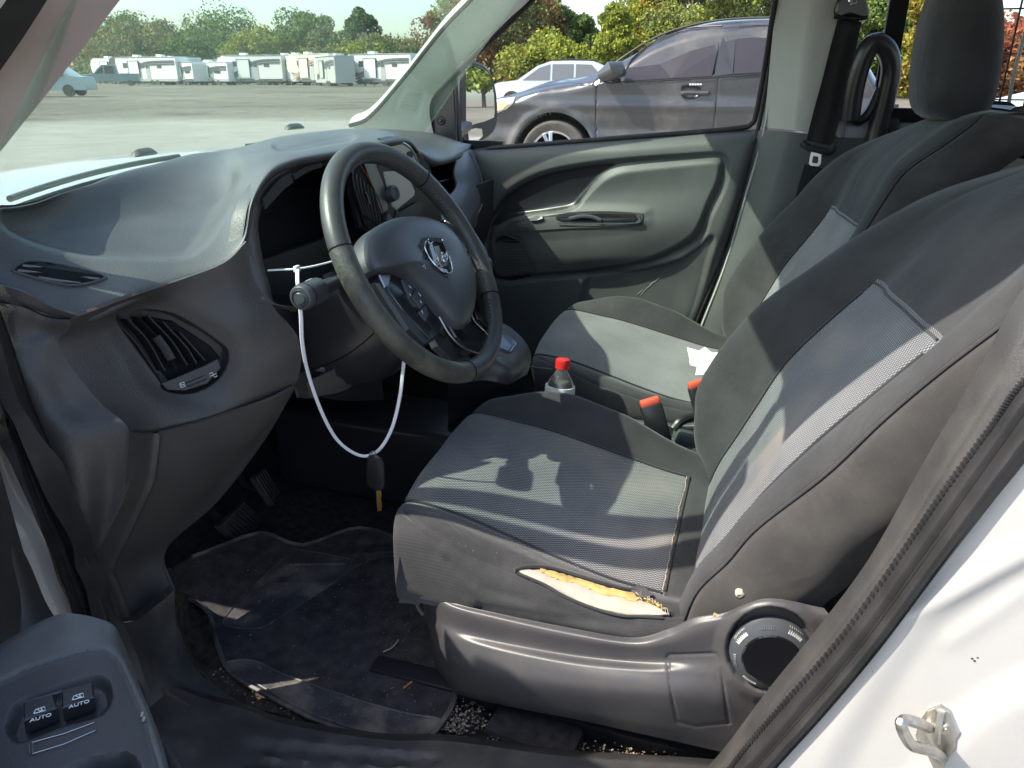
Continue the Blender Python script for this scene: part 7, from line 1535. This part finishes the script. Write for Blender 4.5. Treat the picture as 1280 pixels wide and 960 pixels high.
def tree(label, name, p, H_, W_, kind, seed, n=2200, leaf=.42, bare=.0, lobes=9, base=.12, mixk=None):
    r = np.random.default_rng(seed); g0 = float(gz(p[0], p[1])); t = thing(name, label, 'tree', (p[0], p[1], g0)); P0 = W(p[0], p[1], g0)
    tr = cr(np.array([P0, P0 + W(r.normal() * .1, r.normal() * .1, H_ * .3), P0 + W(r.normal() * .2, r.normal() * .2, H_ * .6), P0 + W(r.normal() * .3, r.normal() * .3, H_ * .9)]), 8)
    V, Fs = tubeVF(tr, np.linspace(.022 * H_, .004 * H_, 9), 7)
    cl = []
    if kind == 'fir':
        for k in range(26): a = k / 26; z = H_ * (.08 + .92 * a); rad = W_ * .5 * (1 - a) ** .85 + .1; cl += [(W(math.cos(b_) * rad * .6, math.sin(b_) * rad * .6, z - rad * .15), rad * .42, .35) for b_ in r.uniform(0, 6.28, 4)]
    else:
        for k in range(lobes * 4):
            a = r.uniform(0, 2 * math.pi); zt = r.beta(2.0, 1.6); z = H_ * (base + (1 - base) * (.06 + .90 * zt)); prof_ = math.sin(math.pi * min(1, .12 + .86 * zt)) ** .65
            rad = W_ * .5 * prof_ * r.uniform(.25, .95); cl.append((W(math.cos(a) * rad, math.sin(a) * rad, z - H_ * .04), W_ * r.uniform(.09, .19), r.uniform(.6, 1.0)))
        for c, s, f in cl[::4]:
            st = tr[min(8, int(8 * max(.15, c[2] / H_ - .18)))]; v, f2 = tubeVF(cr(np.array([st, (st + P0 + c) / 2 + W(0, 0, -.1), P0 + c]), 4), np.linspace(.008 * H_, .0025 * H_, 5), 5); Fs += [tuple(len(V) + i for i in g) for g in f2]; V += v
    mk('trunk', V, Fs, bark, t, None, 'auto')
    m_ = max(20, int(n / len(cl))); C_ = []; 
    for c, s, f in cl:
        k_ = int(m_ * f); d = r.normal(size=(k_, 3)); d /= np.linalg.norm(d, axis=1, keepdims=True); rad = s * r.uniform(.35, 1.08, (k_, 1)) ** .6; C_.append(P0 + c + d * rad * np.array([1, 1, .85 if kind != 'fir' else .4]))
    C_ = np.concatenate(C_); k_ = len(C_); C_ = C_[r.uniform(size=k_) > bare]; k_ = len(C_)
    a = r.normal(size=(k_, 3)); a /= np.linalg.norm(a, axis=1, keepdims=True); b_ = np.cross(a, r.normal(size=(k_, 3))); b_ /= np.linalg.norm(b_, axis=1, keepdims=True); s = leaf * r.uniform(.5, 1.15, (k_, 1))
    Q = np.stack([C_ - a * s, C_ + b_ * s * .55, C_ + a * s, C_ - b_ * s * .55], 1).reshape(-1, 3)
    me = bpy.data.meshes.new('crown'); me.vertices.add(4 * k_); me.vertices.foreach_set('co', Q.ravel()); me.loops.add(4 * k_); me.loops.foreach_set('vertex_index', np.arange(4 * k_)); me.polygons.add(k_); me.polygons.foreach_set('loop_start', np.arange(0, 4 * k_, 4)); me.polygons.foreach_set('loop_total', np.full(k_, 4))
    me.materials.append(LM[mixk[0] if mixk else 'mid'])
    for q in (mixk or [])[1:]: me.materials.append(LM[q])
    if mixk and len(mixk) > 1:
        h = np.sin(C_[:, 0] * 1.3 + seed) + np.sin(C_[:, 1] * 1.1 + 2 * seed) + np.sin(C_[:, 2] * 1.7); idx = ((h + r.normal(size=k_) * .7) > .5).astype(int) * (1 if len(mixk) == 2 else r.integers(1, len(mixk), k_)); me.polygons.foreach_set('material_index', idx)
    me.update(); me.validate(); link('crown', me, None, t)
    return t
def tp(px, dist): d = ray(px, 95).copy(); d[2] = 0; d /= np.linalg.norm(d); return CAM[:2] + d[:2] * dist
def th(py, dist, px=640): d = ray(px, 95); hz = np.linalg.norm(d[:2]); return 1.3 + (95 - py) / F * dist / (hz) * 1.0 / math.cos(PITCH) if False else 1.3 + dist * (math.tan(PITCH - 0) * 0 + ((95 - py) * math.cos(PITCH) ** 2 / F) / hz * 1.0 / (math.cos(PITCH) if True else 1))
# (px centre, top y, half width px, dist, kinds, label)
TR = [(152, 14, 26, 118, ('dark', 'mid'), 'tall dark green tree with a thin top at the left end of the tree line', 'broadleaf_tree', dict(bare=.15)),
    (175, 24, 42, 112, ('brown', 'mid', 'rust'), 'broad olive tree turning rusty brown, left part of the tree line', 'broadleaf_tree', {}),
    (208, 30, 22, 116, ('brown', 'dark'), 'brownish thin tree right of the broad olive one', 'broadleaf_tree', dict(bare=.3)),
    (245, 42, 34, 112, ('mid', 'dark'), 'mid green rounded tree in the gap before the tallest feathery one', 'broadleaf_tree', {}),
    (290, 8, 34, 120, ('dark', 'mid'), 'tall feathery half-bare tree rising above its neighbours', 'broadleaf_tree', dict(bare=.55)),
    (272, 30, 30, 115, ('mid', 'dark'), 'green bushy tree at the foot of the feathery one', 'broadleaf_tree', {}),
    (322, 36, 26, 108, ('lime', 'yel', 'mid'), 'yellow-green tree with a golden left side, mid tree line', 'broadleaf_tree', {}),
    (348, 42, 22, 108, ('lime', 'mid'), 'lime green low tree right of the golden one', 'broadleaf_tree', {}),
    (388, 15, 34, 116, ('mid', 'dark'), 'big dense green tree with a flat broad top', 'broadleaf_tree', {}),
    (372, 38, 20, 118, ('dark', 'mid'), 'dark green tree tucked left of the broad-topped one', 'broadleaf_tree', {}),
    (412, 36, 24, 112, ('brown', 'mid'), 'brownish-green round tree below the broad-topped one', 'broadleaf_tree', {}),
    (427, 44, 9, 114, ('fir',), 'small narrow conifer left of the isolated dark crown', 'conifer_tree', dict(kind='fir')),
    (454, 11, 17, 116, ('dark', 'fir'), 'tall dark tree standing alone with an oval crown', 'broadleaf_tree', dict(base=.25)),
    (474, 42, 22, 112, ('dark', 'brown'), 'dull green tree right of the oval-crowned one', 'broadleaf_tree', {}),
    (448, 54, 26, 108, ('lime', 'brown'), 'pale olive bushy tree low in front of the oval-crowned one', 'broadleaf_tree', {}),
    (510, 52, 26, 112, ('brown', 'dark'), 'low brownish tree at the right edge of the windscreen', 'broadleaf_tree', {}),
    (118, 62, 14, 125, ('dark',), 'small distant tree just beside the pinkish pillar', 'broadleaf_tree', {})]
for k, (px, ty, hw_, dist, km, lab, nm, kw) in enumerate(TR):
    kd = kw.pop('kind', 'b') if isinstance(kw, dict) else 'b'; dist *= 1.45; H_ = th(ty, dist, px); W_ = 2 * hw_ / F * dist * 1.45
    tree(lab, nm, tp(px, dist), H_, W_, kd, 100 + k, n=13000, leaf=.32, mixk=km, **kw)['group'] = 'line of trees beyond the trailers'
# right, beyond the SUV: nearer and taller than the frame
TRR = [(625, -60, 60, 52, ('rust', 'brown', 'mid'), 'rusty brown shrubby tree behind the wagon roof, left in the side window', dict(base=.02)),
    (668, -40, 34, 56, ('mid', 'lime'), 'green tree with hanging foliage above the silver wagon', dict()),
    (590, -40, 50, 56, ('mid', 'rust'), 'green and rust tree close to the windscreen pillar', dict(base=.02)),
    (700, 0, 26, 58, ('mid', 'dark'), 'thin-topped green tree left of the bright lime one', dict(bare=.35)),
    (690, 45, 50, 48, ('lime', 'yel', 'mid'), 'low yellow-green bush behind the silver wagon', dict(base=.0)),
    (728, 18, 24, 56, ('brown', 'mid'), 'brownish slim tree in the gap of sky', dict(bare=.2)),
    (765, 4, 24, 46, ('lime', 'mid'), 'bright lime green tree centred in the side window', dict(base=.05)),
    (810, -40, 34, 52, ('yel', 'lime'), 'golden yellow tree above the SUV windscreen', dict(base=.05)),
    (860, -60, 44, 50, ('lime', 'brown', 'mid'), 'large yellow-green tree over the SUV roof', dict()),
    (925, -70, 50, 52, ('mid', 'lime'), 'green willow-like tree at the right of the side window', dict()),
    (1000, -60, 55, 52, ('mid', 'lime'), 'green tree hidden by the passenger door pillar', dict()),
    (740, 60, 60, 60, ('rust', 'brown'), 'low rusty undergrowth tree between the trunks', dict(base=.0)),
    (1150, -30, 30, 50, ('lime', 'yel'), 'yellow-green tree seen left of the passenger headrest', dict(base=.02)),
    (1085, -30, 45, 52, ('mid',), 'green tree behind the handle and belt pillar', dict()),
    (1270, 20, 60, 40, ('red', 'rust'), 'dull red tree behind the mesh guard', dict(base=.0))]
for k, (px, ty, hw_, dist, km, lab, kw) in enumerate(TRR):
    tree(lab, 'broadleaf_tree', tp(px, dist), th(ty, dist, px), 2 * hw_ / F * dist * 1.1, 'b', 300 + k, n=26000, leaf=.13, mixk=km, lobes=16, **kw)['group'] = 'trees along the far side of the lot'
# things behind the van that the mirror and side glass show
for k, (a, dist, H_, W_, km, lab) in enumerate(((-66, 135, 15, 13, ('lime', 'mid'), 'tall green tree behind the van, seen in the door mirror'), (-63.5, 130, 17, 13, ('mid', 'lime'), 'green tree behind the van beside the tall one in the mirror'), (-40, 60, 12, 9, ('mid', 'dark'), 'tree behind the van on the passenger side'), (-69, 140, 14, 14, ('mid', 'dark'), 'lower tree behind the van at the mirror edge'), (-28, 55, 10, 9, ('dark', 'mid'), 'dark tree behind the van towards the side window'))):
    A = math.radians(a); tree(lab, 'broadleaf_tree', CAM[:2] + np.array([math.cos(A), math.sin(A)]) * dist, H_, W_, 'b', 500 + k, n=9000, leaf=.5, mixk=km, lobes=14)['group'] = 'trees behind the van'
far_car('parked_car', 'silver car behind the van beyond the mesh guard', 'car', 1268, 118, 17, hd_right - 10, 4.4, 1.5, paintS, 'sedan')
# distant low bank and white roof line on the horizon at the left
bk_ = thing('distant_shed', 'long low tan building with pale roof on the horizon at the left', 'building', (*tp(118, 260), 0))
c = tp(122, 260); V, Fs = join_boxes([(W(c[0], c[1], 2.2), (6, 60, 4.4), Euler((0, 0, math.radians(hd_right + 90))).to_matrix())]); mk('wall', V, Fs, mat('tan_cladding', (.40, .31, .20), .8), bk_, None, False)
V, Fs = join_boxes([(W(c[0], c[1], 5.0), (8, 62, 1.2), Euler((0, 0, math.radians(hd_right + 90))).to_matrix())]); mk('roof', V, Fs, rvw, bk_, None, False)
# low brush under the tree line
r = np.random.default_rng(5); Cx = []
for px in np.arange(110, 560, 2.2):
    d = 162 + r.normal() * 5; c = tp(px, d)
    for _ in range(34): Cx.append(W(c[0] + r.normal() * 1.8, c[1] + r.normal() * 1.8, abs(r.normal()) * 2.6 + .2))
for px in np.arange(560, 1300, 2.4):
    d = 60 + r.normal() * 3; c = tp(px, d)
    for _ in range(46): Cx.append(W(c[0] + r.normal() * .7, c[1] + r.normal() * .7, abs(r.normal()) * 1.3 + .2))
Cx = np.array(Cx); k_ = len(Cx); a = r.normal(size=(k_, 3)); a /= np.linalg.norm(a, axis=1, keepdims=True); b_ = np.cross(a, r.normal(size=(k_, 3))); b_ /= np.linalg.norm(b_, axis=1, keepdims=True); s = .36
Q = np.stack([Cx - a * s, Cx + b_ * s * .6, Cx + a * s, Cx - b_ * s * .6], 1).reshape(-1, 3)
o = mk('brush', Q, [(4 * i, 4 * i + 1, 4 * i + 2, 4 * i + 3) for i in range(k_)], LM['brown'], None, 'brownish green brush along the foot of the trees', smooth=False); o['kind'] = 'stuff'; o.data.materials.append(LM['mid']); o.data.polygons.foreach_set('material_index', r.integers(0, 2, k_))
